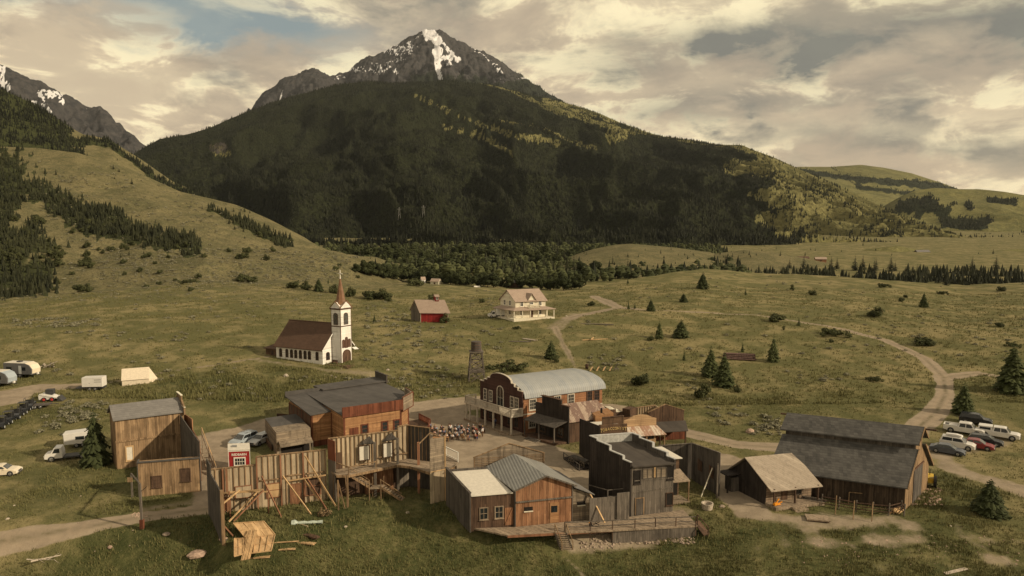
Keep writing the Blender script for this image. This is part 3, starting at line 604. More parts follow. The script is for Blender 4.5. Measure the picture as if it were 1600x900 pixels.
PKM = hill('snowy_peak', [lm({300: (260, 4700), 600: (200, 4700), 900: (220, 4700), 1060: (260, 4700)}),
                    lm({300: (235, 5500), 385: (205, 5500), 450: (178, 5500), 540: (160, 5500), 600: (140, 5600), 680: (118, 5800), 740: (122, 5800), 800: (140, 5600), 900: (185, 5500), 1060: (240, 5500)}),
                    lm({300: (238, 7200), 350: (208, 7200), 383: (178, 7200), 388: (165, 7200), 392: (170, 7200), 402: (155, 7200), 416: (140, 7200), 430: (132, 7200), 445: (121, 7200), 460: (118, 7200), 475: (111, 7200), 490: (106, 7200), 500: (109, 7200), 508: (114, 7200), 516: (119, 7200), 530: (114, 7300), 545: (110, 7300), 558: (99, 7400), 570: (90, 7400), 590: (82, 7400), 605: (77, 7400), 620: (67, 7500), 640: (56, 7500), 652: (50, 7500), 664: (45, 7500), 690: (47, 7500), 700: (55, 7500), 720: (64, 7500), 740: (73, 7500), 760: (82, 7400), 790: (101, 7400), 820: (121, 7300), 850: (140, 7300), 880: (158, 7200), 930: (182, 7100), 1000: (212, 7000), 1060: (235, 7000)})],
           (300, 1060), 700, 300, 190, M_pk, gully=(260, 1.8), masks=mk_pk, seed=5, smc=1, crestj=.07)

def mk_fr1(PX, PY, X, Y, Z, g):
    return {'forest': np.maximum.reduce([strip(PX, PY, [(1250, 268, 4), (1340, 280, 5), (1420, 286, 6), (1490, 296, 4)], 4, 2), strip(PX, PY, [(1300, 262, 1), (1340, 292, 4), (1440, 305, 4)], 3, 4) * .8])}
FR1 = hill('far_hill', [lm({1150: (330, 3900), 1700: (345, 3900)}),
                  lm({1150: (300, 4500), 1250: (282, 4500), 1350: (282, 4500), 1450: (300, 4500), 1600: (335, 4500), 1700: (345, 4500)}),
                  lm({1150: (270, 5200), 1250: (260, 5200), 1300: (260, 5200), 1345: (257, 5200), 1380: (261, 5200), 1425: (270, 5100), 1470: (285, 5100), 1500: (296, 5000), 1560: (320, 5000), 1700: (345, 5000)})],
           (1150, 1700), 300, 120, 40, M_hill2, gully=(500, 1), masks=mk_fr1, seed=6, ridged=True, crestj=.05)
def mk_fr2(PX, PY, X, Y, Z, g):
    return {'forest': np.maximum.reduce([cblob(PX, PY, 1450, 325, 48, 14, 1, .9) * .7, cblob(PX, PY, 1500, 350, 45, 12, 3, .9) * .7, strip(PX, PY, [(1545, 312, 4), (1585, 316, 4)], 3, 2), cblob(PX, PY, 1595, 374, 14, 8, 3)])}
FR2 = hill('grassy_far_hill', [lm({1330: (392, 1900), 1600: (388, 1800), 1950: (388, 1800)}),
                         lm({1330: (375, 2250), 1400: (355, 2250), 1450: (350, 2250), 1600: (350, 2200), 1950: (350, 2200)}),
                         lm({1330: (350, 2800), 1380: (322, 2800), 1410: (305, 2800), 1430: (297, 2800), 1460: (293, 2800), 1500: (295, 2800), 1530: (295, 2800), 1570: (299, 2700), 1600: (304, 2700), 1750: (310, 2700), 1950: (320, 2700)})],
           (1330, 1950), 330, 150, 30, M_hill2, gully=(240, 1.2), masks=mk_fr2, seed=7, ridged=True, crestj=.05)
LW1 = hill('low_hill', [lm({860: (440, 600), 1180: (440, 600)}), lm({860: (418, 700), 920: (405, 700), 985: (397, 700), 1080: (402, 700), 1180: (425, 700)}),
                  lm({860: (412, 820), 900: (397, 820), 930: (388, 820), 960: (382, 820), 985: (380, 820), 1050: (386, 820), 1110: (394, 820), 1150: (405, 820), 1180: (418, 820)})],
           (860, 1180), 160, 60, 3, M_hill, gully=(60, 1), seed=1, ridged=False)
LW2 = hill('low_hill', [lm({1040: (440, 620), 1330: (440, 620)}), lm({1040: (425, 720), 1110: (412, 720), 1170: (406, 720), 1330: (425, 720)}),
                  lm({1040: (418, 800), 1080: (408, 800), 1120: (396, 800), 1165: (390, 800), 1210: (394, 800), 1260: (404, 800), 1330: (418, 800)})],
           (1040, 1330), 140, 60, 3, M_hill, gully=(60, 1), seed=2, ridged=False)
LW3 = hill('low_hill', [lm({1240: (430, 900), 1700: (430, 900)}), lm({1240: (412, 1000), 1400: (404, 1000), 1500: (400, 1000), 1700: (402, 1000)}),
                  lm({1240: (405, 1100), 1300: (400, 1100), 1360: (388, 1100), 1400: (383, 1100), 1450: (392, 1100), 1520: (394, 1100), 1600: (388, 1100), 1700: (388, 1100)})],
           (1240, 1700), 180, 50, 4, M_hill2, gully=(90, 1), seed=3, ridged=False)
LW4 = hill('low_hill', [lm({1160: (412, 950), 1420: (412, 950)}), lm({1160: (403, 1080), 1260: (398, 1080), 1420: (405, 1080)}),
                  lm({1160: (396, 1250), 1200: (391, 1250), 1260: (390, 1250), 1330: (393, 1250), 1420: (402, 1250)})],
           (1160, 1420), 100, 40, 3, M_hill2, gully=(90, 1), seed=4, ridged=False)
# ------------------------------------------------------------------ vegetation
def leaf_mat(name, col, col2, cell=0):
    m_, t, b = mat(name, .8, .15)
    co = t.add('ShaderNodeTexCoord').outputs['Object']; oi = t.add('ShaderNodeObjectInfo').outputs['Random']
    geo = t.add('ShaderNodeNewGeometry').outputs['Position']
    n = t.noise(co, 1.1, 3); wn = t.add('ShaderNodeTexWhiteNoise', {'Vector': geo}, noise_dimensions='3D').outputs[0]
    n4 = t.noise(geo, .07, 3)
    f = t.m('ADD', t.m('ADD', t.m('MULTIPLY', t.mr(n, .3, .7), .4), t.m('MULTIPLY', oi, .3)), t.m('MULTIPLY', t.mr(n4, .3, .7), .35), clamp=True)
    if cell:
        sn_ = t.add('ShaderNodeVectorMath', {0: geo, 1: (cell, cell, 400)}, operation='SNAP').outputs[0]; f = t.m('MULTIPLY', t.m('ADD', t.m('MULTIPLY', t.add('ShaderNodeTexWhiteNoise', {'Vector': sn_}, noise_dimensions='3D').outputs[0], .7), t.m('MULTIPLY', t.mr(t.noise(geo, .012, 4), .35, .65), .5)), .9, clamp=True)
    t.l.new(t.mix(f, col, col2), b.inputs['Base Color']); return m_
M_con = leaf_mat('conifer_needles', (.028, .038, .014), (.080, .092, .034))
M_con_d = leaf_mat('dark_needles', (.020, .027, .011), (.058, .068, .026))
M_jun = leaf_mat('juniper_foliage', (.034, .040, .016), (.082, .088, .036))
M_cot = leaf_mat('cottonwood_leaves', (.020, .027, .010), (.060, .068, .027))
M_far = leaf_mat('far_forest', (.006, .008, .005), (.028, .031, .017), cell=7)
M_farg = leaf_mat('hillside_trees', (.010, .013, .007), (.040, .043, .020), cell=4)
M_farb = leaf_mat('valley_leaves', (.020, .027, .011), (.082, .090, .036), cell=9)
M_sage = leaf_mat('sagebrush_leaves', (.15, .145, .095), (.25, .235, .16))
M_grass = leaf_mat('grass_blades', (.090, .095, .034), (.200, .180, .080))
M_bark = plain('bark', (.075, .055, .04), var=.4, scale=6)
M_dead = plain('bleached_wood', (.42, .36, .29), var=.3, scale=8)

def conifer_mesh(name, h, r, seed, layers=20, per=12, m_=None, ragged=.3, fullness=1.0, zb=.06, shape=1.0):
    g = np.random.RandomState(seed); V = []; Fc = []
    for i in range(layers):
        t_ = i / (layers - 1); z = h * (zb + (.97 - zb) * t_); rr = r * (1 - t_) ** shape * (1 + (g.rand() - .5) * .25) + .05 * r
        if t_ < .12: rr *= .75 + t_ * 2
        n = max(4, int(per * (1 - t_ * .6)))
        for k in range(n):
            a = 6.2832 * (k + g.rand() * .9) / n + i; L = rr * (1 - ragged * g.rand()); zt = z - L * (.28 + .15 * g.rand()) + .05 * h * (t_ > .9)
            d = np.array([math.cos(a), math.sin(a), 0]); s_ = np.array([-d[1], d[0], 0])
            wd = (.20 + .12 * g.rand()) * L * fullness + .05
            p0 = np.array([0, 0, z + .03 * h]); p1 = d * L * .55 + np.array([0, 0, z * .55 + zt * .45 + .04 * L]); p2 = d * L + np.array([0, 0, zt])
            dz = np.array([0, 0, 1]) * wd * .55
            b = len(V)
            V += [p0, p1 - s_ * wd - dz * g.rand(), p2 - s_ * wd * .25, p2 + s_ * wd * .2, p1 + s_ * wd - dz * g.rand(), p1 + dz * .8]
            Fc += [(b, b + 1, b + 5), (b, b + 5, b + 4), (b + 1, b + 2, b + 5), (b + 5, b + 3, b + 4), (b + 5, b + 2, b + 3)]
            for q in range(2):                                   # drooping side sprays
                f_ = .35 + .5 * g.rand(); c_ = p0 * (1 - f_) + p2 * f_; o_ = s_ * (g.rand() - .5) * 2 * wd * 1.9 + d * wd * .4
                b = len(V); V += [c_ + np.array([0, 0, .1 * wd]), c_ + o_ - np.array([0, 0, wd * (.3 + .6 * g.rand())]), c_ + o_ * .4 + d * wd * .7 - np.array([0, 0, wd * .2])]; Fc += [(b, b + 1, b + 2)]
    return np_mesh(name, V, Fc, m_ or M_con)
def clump_mesh(name, lobes, leaf, nper, seed, m_, flat=1.0):
    """leaf clumps through the volume of several uneven lobes (x,y,z,r)"""
    g = np.random.RandomState(seed); V = []; Fc = []
    for (x, y, z, r) in lobes:
        n = int(nper * r * r)
        u = g.normal(size=(n, 3)); u /= np.linalg.norm(u, axis=1)[:, None]; rad = r * (.55 + .5 * g.rand(n) ** .6)
        P_ = np.array([x, y, z]) + u * rad[:, None] * np.array([1, 1, flat]); P_[:, 2] = np.maximum(P_[:, 2], leaf * .3)
        for p, uu in zip(P_, u):
            a = g.normal(size=3); a -= a.dot(uu) * uu * .6; a /= np.linalg.norm(a) + 1e-9; b_ = np.cross(uu, a) + g.normal(size=3) * .3
            s_ = leaf * (.6 + .8 * g.rand()); k = len(V); V += [p + a * s_, p + b_ * s_ * .7, p - a * s_ * .9, p - b_ * s_ * .7]; Fc += [(k, k + 1, k + 2, k + 3)]
    return np_mesh(name, V, Fc, m_)
def trunk_mesh(h, r, name='trunk', lean=0):
    m_ = MB(); m_.rings([[(math.cos(6.2832 * i / 7) * rr + lean * z, math.sin(6.2832 * i / 7) * rr, z) for i in range(7)] for z, rr in ((-.4, r * 1.4), (.15 * h, r), (.55 * h, r * .65), (h, r * .15))])
    me = bpy.data.meshes.new(name); me.from_pydata(m_.v, [], m_.f); me.materials.append(M_bark); return me
TK = trunk_mesh(8, .16); TKb = trunk_mesh(1.2, .10); TKc = trunk_mesh(9, .3)
CON = [conifer_mesh('crown', 9, 3.0, 11, 26, 15, M_con, shape=.8, ragged=.42), conifer_mesh('crown', 9, 2.8, 12, 24, 14, M_con, ragged=.5, shape=.8), conifer_mesh('crown', 9, 3.6, 13, 26, 18, M_con_d, ragged=.45, shape=.6), conifer_mesh('crown', 9, 1.9, 14, 20, 10, M_con, ragged=.45)]
def lob(seed, n, R_, h, r0, r1):
    g = np.random.RandomState(seed); return [(R_ * (g.rand() - .5) * 2, R_ * (g.rand() - .5) * 2, h * (.25 + .6 * g.rand()), r0 + (r1 - r0) * g.rand()) for _ in range(n)]
JUN = [clump_mesh('crown', lob(1, 9, .9, 2.4, .5, .9) + [(0, 0, 2.2, .6)], .17, 230, 1, M_jun), clump_mesh('crown', lob(2, 10, 1.2, 2.0, .5, .9), .17, 230, 2, M_jun), clump_mesh('crown', lob(3, 8, .6, 2.6, .45, .75) + [(0, 0, 2.5, .45)], .15, 260, 3, M_jun),
       clump_mesh('crown', lob(4, 16, 2.4, 1.3, .5, .8), .16, 230, 4, M_jun, .75)]
COT = [clump_mesh('crown', lob(5 + k, 11, 3.2, 11, 1.7, 2.9) + [(0, 0, 10.5, 2)], .55, 42, 20 + k, M_cot) for k in range(3)]
SMC = [conifer_mesh('crown', 9, 2.2, 31 + k, 12, 8, M_farg, ragged=.35) for k in range(3)]
def tree(name, me, tk, pos, sc, label, cat='tree', group=None, wsc=1.0, rz=None, tks=1.0):
    e = bpy.data.objects.new(name, None); C.objects.link(e); e.location = pos; e.rotation_euler = (0, 0, rnd.random() * 6.28 if rz is None else rz)
    e.scale = (sc * wsc, sc * wsc, sc); tag(e, label, cat, group)
    c = link('crown', me, e); k = link('trunk', tk, e); k.scale = (tks, tks, tks); return e

# -- woods as masses: thousands of small conifers on one mountain face
def proto_cone(g, tiers=2, sides=4):
    V = []; Fc = []
    for i in range(tiers):
        z0 = .08 + i * .38; z1 = z0 + .62; r = .5 * (1 - i * .42)
        if i == tiers - 1: z1 = 1.0
        b = len(V); V += [(r * math.cos(6.2832 * (k + .5 * i) / sides), r * math.sin(6.2832 * (k + .5 * i) / sides), z0) for k in range(sides)] + [(0, 0, z1)]
        Fc += [(b + k, b + (k + 1) % sides, b + sides) for k in range(sides)]
    return np.array(V), np.array(Fc)
def proto_blob(g):
    V = []; Fc = []
    for k in range(3):
        c = np.array([(g.rand() - .5) * .5, (g.rand() - .5) * .5, .45 + .22 * g.rand()]); r = .34 + .12 * g.rand(); b = len(V)
        for z_, rr in ((-.8, .6), (0, 1), (.65, .75)): V += [tuple(c + r * np.array([rr * math.cos(1.2566 * i + k + z_) * (.8 + .4 * g.rand()), rr * math.sin(1.2566 * i + k + z_) * (.8 + .4 * g.rand()), z_])) for i in range(5)]
        V += [tuple(c + np.array([0, 0, r]))]
        for j in range(2): Fc += [(b + j * 5 + i, b + j * 5 + (i + 1) % 5, b + j * 5 + 5 + (i + 1) % 5) for i in range(5)] + [(b + j * 5 + i, b + j * 5 + 5 + (i + 1) % 5, b + j * 5 + 5 + i) for i in range(5)]
        Fc += [(b + 10 + i, b + 10 + (i + 1) % 5, b + 15) for i in range(5)]
    return np.array(V), np.array(Fc)
def wood_mass(name, D, n, hmin, hmax, M_, label, seed, blob=False, pw=1.3, cond=None, wr=.42, fr=None, front=True, cat='woodland', group=None):
    g = np.random.RandomState(seed); X, Y, Z = D['X'], D['Y'], D['Z']; fo = D['forest'] if fr is None else fr(D); fo = np.clip(fo, 0, 1) * (.35 + .65 * sst(fbm(X / 38, Y / 38, 4, seed), .32, .6))
    dx = np.abs(np.diff(X[:-1], axis=1)); dy = np.abs(np.diff(Y[:, :-1], axis=0)); A_ = dx * dy * fo[:-1, :-1] / Y[:-1, :-1] ** pw
    if front: A_ = A_ * (D['T'][:-1, :-1] < D['ic'] + .12)
    if cond is not None: A_ = A_ * cond(D)[:-1, :-1]
    A_ = A_ * ((D['PX'][:-1, :-1] > -330) & (D['PX'][:-1, :-1] < 1850))
    p = A_.ravel() / A_.sum(); idx = g.choice(p.size, n, p=p); r, c = np.unravel_index(idx, A_.shape)
    fu, fv = g.rand(n), g.rand(n)
    bl = lambda Q: (Q[r, c] * (1 - fu) + Q[r, c + 1] * fu) * (1 - fv) + (Q[r + 1, c] * (1 - fu) + Q[r + 1, c + 1] * fu) * fv
    x, y, z = bl(X), bl(Y), bl(Z); h = hmin + (hmax - hmin) * g.rand(n) ** 1.6; w_ = h * wr * (.75 + .5 * g.rand(n)) * 2 * .5
    pv, pf = proto_blob(g) if blob else proto_cone(g); a = g.rand(n) * 6.28; ca, sa = np.cos(a), np.sin(a)
    vx = (pv[None, :, 0] * ca[:, None] - pv[None, :, 1] * sa[:, None]) * w_[:, None] + x[:, None]
    vy = (pv[None, :, 0] * sa[:, None] + pv[None, :, 1] * ca[:, None]) * w_[:, None] + y[:, None]
    vz = pv[None, :, 2] * h[:, None] + z[:, None] - h[:, None] * .06
    V = np.stack([vx, vy, vz], -1).reshape(-1, 3); Fc = (pf[None] + (np.arange(n) * len(pv))[:, None, None]).reshape(-1, 3)
    o = link(name, np_mesh(name, V, Fc, M_)); tag(o, label, cat, group, 'stuff'); return o
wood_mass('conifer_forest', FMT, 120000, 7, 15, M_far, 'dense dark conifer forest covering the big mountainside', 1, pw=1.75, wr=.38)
wood_mass('scattered_pines', FMT, 8500, 6, 12, M_farg, 'loose scattered pines on the grassy right shoulder of the mountain', 2, pw=1.2, fr=lambda D: (1 - D['forest']) * (.15 + sst(fbm(D['X'] / 60, D['Y'] / 60, 4, 2), .5, .62)), wr=.45)
wood_mass('conifer_forest', LH1, 6200, 2.6, 7, M_farg, 'dark band of firs crossing the left grassy hillside', 3, pw=.5, wr=.42)
wood_mass('conifer_forest', LH2, 7000, 4.5, 9, M_far, 'dark wood on the steep hill at the far left edge', 4, pw=.5, wr=.40)
wood_mass('conifer_forest', PKM, 3500, 14, 24, M_far, 'sparse high wood under the snowy summit', 5, pw=.5, cond=lambda D: (D['T'] > .6) * 1.0, wr=.4)
wood_mass('conifer_forest', FR1, 900, 8, 14, M_farg, 'patches of wood on the farthest low hill', 6, pw=.5, wr=.5)
wood_mass('conifer_forest', FR2, 800, 7, 14, M_farg, 'scrubby wood in the folds of the right grassy hill', 7, pw=.5, wr=.55)

# -- sagebrush: low grey brush nobody could count
def sagebrush():
    g = np.random.RandomState(9); pts = []
    def put(px, py, s_):
        h_ = hit(px, py)
        if h_ and h_.y < 760: pts.append((h_, s_))
    areas = [(20, 160, 498, 512, 90), (100, 330, 515, 535, 26), (200, 520, 455, 500, 70), (260, 520, 430, 445, 90), (0, 330, 440, 470, 160), (150, 560, 390, 440, 900), (60, 420, 250, 390, 700), (100, 560, 400, 450, 300), (570, 660, 470, 540, 110), (560, 700, 540, 600, 60), (600, 720, 585, 625, 30),
             (640, 790, 505, 545, 45), (700, 830, 455, 480, 60), (920, 980, 555, 575, 22), (1060, 1120, 555, 640, 12), (1100, 1200, 635, 665, 16), (1225, 1330, 580, 600, 14), (880, 1600, 440, 560, 90), (1350, 1600, 500, 560, 30),
             (100, 170, 625, 660, 44), (60, 150, 640, 680, 22), (280, 420, 590, 625, 14), (1170, 1220, 650, 680, 14), (560, 640, 590, 640, 16), (0, 400, 540, 600, 30), (1180, 1230, 660, 680, 12), (420, 560, 590, 600, 8), (1000, 1300, 420, 470, 40)]
    for x0, x1, y0, y1, n in areas:
        for _ in range(n):
            a, b = g.rand(), g.rand(); k = .3 * math.sin(a * 9 + b * 5) * .2
            put(x0 + (x1 - x0) * a, y0 + (y1 - y0) * min(1, max(0, b + k)), .45 + .75 * g.rand() ** 1.5)
    protos = []
    for k in range(5):
        m_ = clump_mesh('brush', [(0, 0, .25, .42), (.3, .1, .2, .3), (-.28, .12, .2, .3), (.05, -.3, .2, .28), (.0, .3, .3, .28)], .13, 150, 50 + k, M_sage, .75)
        n = len(m_.vertices); v = np.empty(n * 3, np.float32); m_.vertices.foreach_get('co', v); f = np.array([p.vertices[:] for p in m_.polygons]); protos.append((v.reshape(-1, 3), f)); bpy.data.meshes.remove(m_)
    VV = []; FF = []; o = 0
    for p, s_ in pts:
        v, f = protos[g.randint(5)]; a = g.rand() * 6.28; ca, sa = math.cos(a), math.sin(a); q = np.empty_like(v)
        sx = s_ * (1 + .7 * g.rand()); far = max(1, p.y / 260); step = 1 if p.y < 220 else 2
        ff = f[::step]
        q[:, 0] = (v[:, 0] * ca - v[:, 1] * sa) * sx * far + p.x; q[:, 1] = (v[:, 0] * sa + v[:, 1] * ca) * sx * far + p.y; q[:, 2] = v[:, 2] * s_ * far + p.z
        VV.append(q); FF.append(ff + o); o += len(v)
    tag(link('sagebrush', np_mesh('sagebrush', np.concatenate(VV), np.concatenate(FF), M_sage)), 'low grey green sagebrush dotted over the meadow and hillsides', 'brush', None, 'stuff')
sagebrush()
KEEPOUT = []
# -- tall grass tufts on the near banks
def grass(seed, N, y0, y1, k, nm, lb):
    g = np.random.RandomState(seed)
    s_ = (g.rand(N) * 2 - 1) * .84; y = y0 + (y1 - y0) * g.rand(N) ** 1.3
    x = s_ * y; J_ = np.searchsorted(S_, s_).clip(0, len(S_) - 1); z = np.empty(N); dd = np.empty(N); lu = np.empty(N)
    lY = np.log(GY[:, J_]); row = ((np.log(y) - lY[0]) / (lY[-1] - lY[0]) * (GY.shape[0] - 1)); i = row.astype(int).clip(0, GY.shape[0] - 2)
    z = GZ[i, J_]; dd = dirt[i, J_]; lu = lush[i, J_]
    keep = (dd < .35) & (g.rand(N) < (.35 + .65 * lu) * (.25 + 1.3 * sst(fbm(x / 3.3, y / 3.3, 3, 4), .35, .65)))
    for (bx0, bx1, by0, by1) in KEEPOUT: keep &= ~((x > bx0) & (x < bx1) & (y > by0) & (y < by1))
    x, y, z, lu = x[keep], y[keep], z[keep], lu[keep]; n = len(x); B_ = 4
    a = g.rand(n, B_) * 6.28; hh = k * (.16 + .34 * g.rand(n, B_) ** 1.5) * (.65 + .6 * lu[:, None]); w_ = k * .03 + k * .03 * g.rand(n, B_); ln = .25 * hh
    bx = x[:, None] + (g.rand(n, B_) - .5) * .4 * k; by = y[:, None] + (g.rand(n, B_) - .5) * .4; zz = z[:, None] + 0 * bx - .03
    V = np.stack([np.stack([bx - np.sin(a) * w_, by + np.cos(a) * w_, zz], -1), np.stack([bx + np.sin(a) * w_, by - np.cos(a) * w_, zz], -1), np.stack([bx + np.cos(a) * ln, by + np.sin(a) * ln, zz + hh], -1)], 2).reshape(-1, 3)
    Fc = np.arange(len(V)).reshape(-1, 3)
    tag(link(nm, np_mesh(nm, V, Fc, M_grass)), lb, 'grass', None, 'stuff')


# -- single trees and shrubs: (px, foot py, height in photo pixels, kind, width factor, label)
single = [
 (150, 727, 88, 'c2', .72, 'tall dark spruce beside the tall plank building, white trucks behind it'),
 (1580, 613, 80, 'c0', 1.2, 'large spruce cut by the right edge of the photo, by the side track'),
 (1505, 646, 50, 'c0', 1.35, 'broad dark spruce just behind the row of parked cars'),
 (1545, 803, 56, 'c2', 1.3, 'squat bushy spruce on the grass right of the big barn'),
 (1110, 588, 48, 'c0', 1.15, 'left one of two touching spruces in the meadow, in front of the log pile'),
 (1131, 603, 54, 'c0', 1.2, 'right, nearer one of two touching spruces in the meadow'),
 (1208, 565, 42, 'c1', 1.0, 'upright spruce alone in the meadow right of the log pile'),
 (1160, 550, 17, 'c3', 1.1, 'small spruce poking up behind the log pile'),
 (1099, 622, 27, 'j0', 1.05, 'ragged dark juniper below the two touching spruces'),
 (1152, 612, 12, 'j0', 1.0, 'small juniper right of the two touching spruces'),
 (1001, 600, 21, 'j1', 1.3, 'wide rounded juniper behind the rusty roofed shops'),
 (1069, 563, 16, 'c3', 1.2, 'small young spruce midway between the archery row and the log pile'),
 (1064, 527, 28, 'c2', 1.4, 'wide bushy spruce right of a slimmer one in the meadow'),
 (1030, 529, 29, 'c1', 1.05, 'slim spruce left of the wide bushy one in the meadow'),
 (1016, 532, 10, 'j1', 1.0, 'little brown bush at the foot of the slim spruce'),
 (861, 560, 29, 'c2', 1.1, 'dark juniper beside the reddish dirt track above the arched roof hall'),
 (868, 566, 12, 'j0', .9, 'low shrub at the right foot of the juniper by the dirt track'),
 (793, 577, 14, 'j3', 1.5, 'wide low green bush above the arched roof hall'),
 (1098, 451, 26, 'c2', 1.1, 'lone tall tree on the crest line of the meadow'),
 (981, 443, 11, 'c3', 1.1, 'small pointed tree on the crest left of the lone tall one'),
 (1068, 472, 14, 'c2', 1.5, 'squat bush below the lone tall crest tree'),
 (1017, 486, 19, 'c2', 1.15, 'dark juniper right of the bend of the gravel road'),
 (982, 483, 14, 'c3', 1.1, 'left of two small spruces at the end of the gravel road bend'),
 (992, 482, 11, 'c3', 1.2, 'right of two small spruces at the end of the gravel road bend'),
 (923, 478, 10, 'j1', 1.2, 'bush at the left side of the gravel road bend'),
 (1165, 461, 13, 'c3', 1.0, 'small feathery tree in the middle of the far meadow'),
 (1238, 454, 11, 'j2', 1.0, 'brown conical bush in the far meadow'),
 (1270, 461, 10, 'j1', 1.2, 'rounded bush right of the brown conical one in the far meadow'),
 (1210, 502, 16, 'j1', 1.5, 'clump of junipers where the thin road crosses the meadow'),
 (1248, 509, 15, 'c3', 1.3, 'small spruce on the near side of the thin road'),
 (1224, 516, 8, 'j2', 1.0, 'tiny bush left below the small roadside spruce'),
 (1306, 525, 14, 'j3', 1.0, 'spreading juniper beside the gravel road in the right meadow'),
 (1299, 535, 7, 'j1', 1.0, 'tiny shrub below the spreading roadside juniper'),
 (1371, 495, 18, 'j0', 1.6, 'bushy juniper in the middle of the right meadow'),
 (1443, 480, 24, 'c0', 1.15, 'well shaped spruce standing on a short trunk in the right meadow'),
 (1407, 471, 8, 'j1', 1.1, 'left of two round bushes left of the well shaped spruce'),
 (1416, 465, 6, 'j1', 1.1, 'right of two round bushes left of the well shaped spruce'),
 (1382, 449, 8, 'j3', .8, 'flat shrub on the right crest of the meadow'),
 (1564, 455, 10, 'j1', 1.2, 'round bush near the meadow crest at the right edge'),
 (1563, 511, 10, 'j1', 1.3, 'dark bush in the meadow left of the large edge spruce'),
 (1443, 540, 17, 'j1', 1.6, 'domed dark juniper on the outer side of the road curve'),
 (1583, 542, 9, 'j3', .8, 'low bush just above the large edge spruce'),
 (1365, 595, 9, 'j3', .9, 'low dark cushion bush inside the road curve'),
 (1472, 460, 7, 'j3', .8, 'faint low shrub right of the well shaped spruce'),
 (696, 504, 17, 'j0', 1.1, 'green juniper at the right corner of the red barn'),
 (676, 470, 13, 'j1', 1.2, 'dark bush behind the red barn roof'),
 (753, 473, 9, 'j1', .9, 'small brown bush between the red barn and the farmhouse'),
 (807, 514, 6, 'j3', .7, 'low brown bush in front of the farmhouse porch'),
 (585, 503, 15, 'c3', 1.2, 'small spruce in the sagebrush right of the church spire'),
 (376, 440, 16, 'j1', 1.2, 'leftmost juniper of the row on the rise behind the church'),
 (394, 441, 13, 'j1', 1.3, 'second juniper from the left on the rise behind the church'),
 (459, 450, 15, 'j1', 1.3, 'third juniper in the row on the rise behind the church'),
 (479, 452, 15, 'j0', 1.2, 'fourth juniper in the row on the rise behind the church'),
 (498, 455, 21, 'c2', 1.1, 'tallest pointed tree of the row left of the spire'),
 (513, 443, 10, 'c3', 1.0, 'little pointed tree just left of the spire'),
 (524, 458, 16, 'j0', 1.3, 'juniper directly behind the church spire'),
 (548, 464, 18, 'j0', 1.1, 'juniper immediately right of the spire'),
 (580, 467, 17, 'j1', 1.5, 'broad bush in the clump right of the spire'),
 (598, 468, 20, 'j0', 1.5, 'tallest bush in the clump right of the spire'),
 (606, 471, 9, 'j1', 1.1, 'low bush at the right end of the clump right of the spire'),
 (294, 443, 9, 'j3', 1.1, 'dark spreading bush on the left rise, highest of three'),
 (297, 455, 9, 'j1', 1.0, 'small round bush under the dark spreading one on the left rise'),
 (207, 595, 5, 'j1', .9, 'tiny shrub behind the canvas wall tent'),
 (648, 447, 16, 'j1', 1.6, 'wide dark bush at the meadow edge above the red barn'),
]
KM = {'c0': (CON[0], 9), 'c1': (CON[1], 9), 'c2': (CON[2], 9), 'c3': (CON[3], 9), 'j0': (JUN[0], 3.0), 'j1': (JUN[1], 2.6), 'j2': (JUN[2], 3.1), 'j3': (JUN[3], 1.9)}
def px_h(p, hp):                                   # metres that show hp photo pixels tall at p
    return hp * (p.y * cth - (p.z - H) * sth) / F
for px, py, hp, kd, ws, lb in single:
    p = hit(px, py)
    if not p: continue
    me, h0 = KM[kd]; sc = px_h(p, hp) / h0
    tree('conifer_tree' if kd[0] == 'c' else 'juniper_bush', me, TK if kd[0] == 'c' else TKb, p - Vector((0, 0, .05)), sc, lb, 'tree' if kd[0] == 'c' else 'bush', wsc=ws)

# -- valley trees behind the meadow, each its own tree
g_ = np.random.RandomState(21)
def row(n, x0, x1, f_py, hpx, kinds, name, labels, cat, group, Yr=None, ws=1.0, segs=None):
    for i in range(n):
        px = x0 + (x1 - x0) * (i + g_.rand()) / n; py = f_py(px) + g_.rand() * 3
        if Yr: Y = Yr[0] + (Yr[1] - Yr[0]) * g_.rand(); p = Vector((s_of(px) * Y, Y, max(gr.z(s_of(px) * Y, Y) for gr in GR[:1])))
        else: p = hit(px, py)
        if not p: continue
        me, tk, h0 = kinds[g_.randint(len(kinds))]; hp = hpx[0] + (hpx[1] - hpx[0]) * g_.rand(); sc = px_h(p, hp) / h0
        sg_ = segs[min(len(segs) - 1, int((px - x0) / (x1 - x0) * len(segs)))] if segs else ''; tree(name, me, tk, p, sc, labels + sg_, cat, group + sg_, wsc=ws * (.85 + .4 * g_.rand()))
cotk = [(c, TKc, 13.5) for c in COT]; smk = [(c, TK, 9) for c in SMC]
row(46, 555, 905, lambda x: np.interp(x, [555, 640, 760, 905], [424, 438, 446, 452]), (14, 27), cotk, 'broadleaf_tree', 'round green broadleaf tree at the valley wood edge', 'tree', 'green broadleaf trees along the valley floor', ws=1.15, segs=[', right of the church spire', ', left of the red barn', ', above the red barn', ', left of the farmhouse', ', behind the farmhouse', ', right of the farmhouse'])
row(60, 510, 1000, lambda x: np.interp(x, [510, 1000], [402, 400]), (20, 30), cotk, 'broadleaf_tree', 'green broadleaf tree deeper in the valley wood', 'tree', 'broadleaf trees deeper in the valley wood', Yr=(620, 900), ws=1.3, segs=[', under the end of the left hill', ', above the church spire', ', above the red barn', ', above the farmhouse', ', left of the low mounds'])
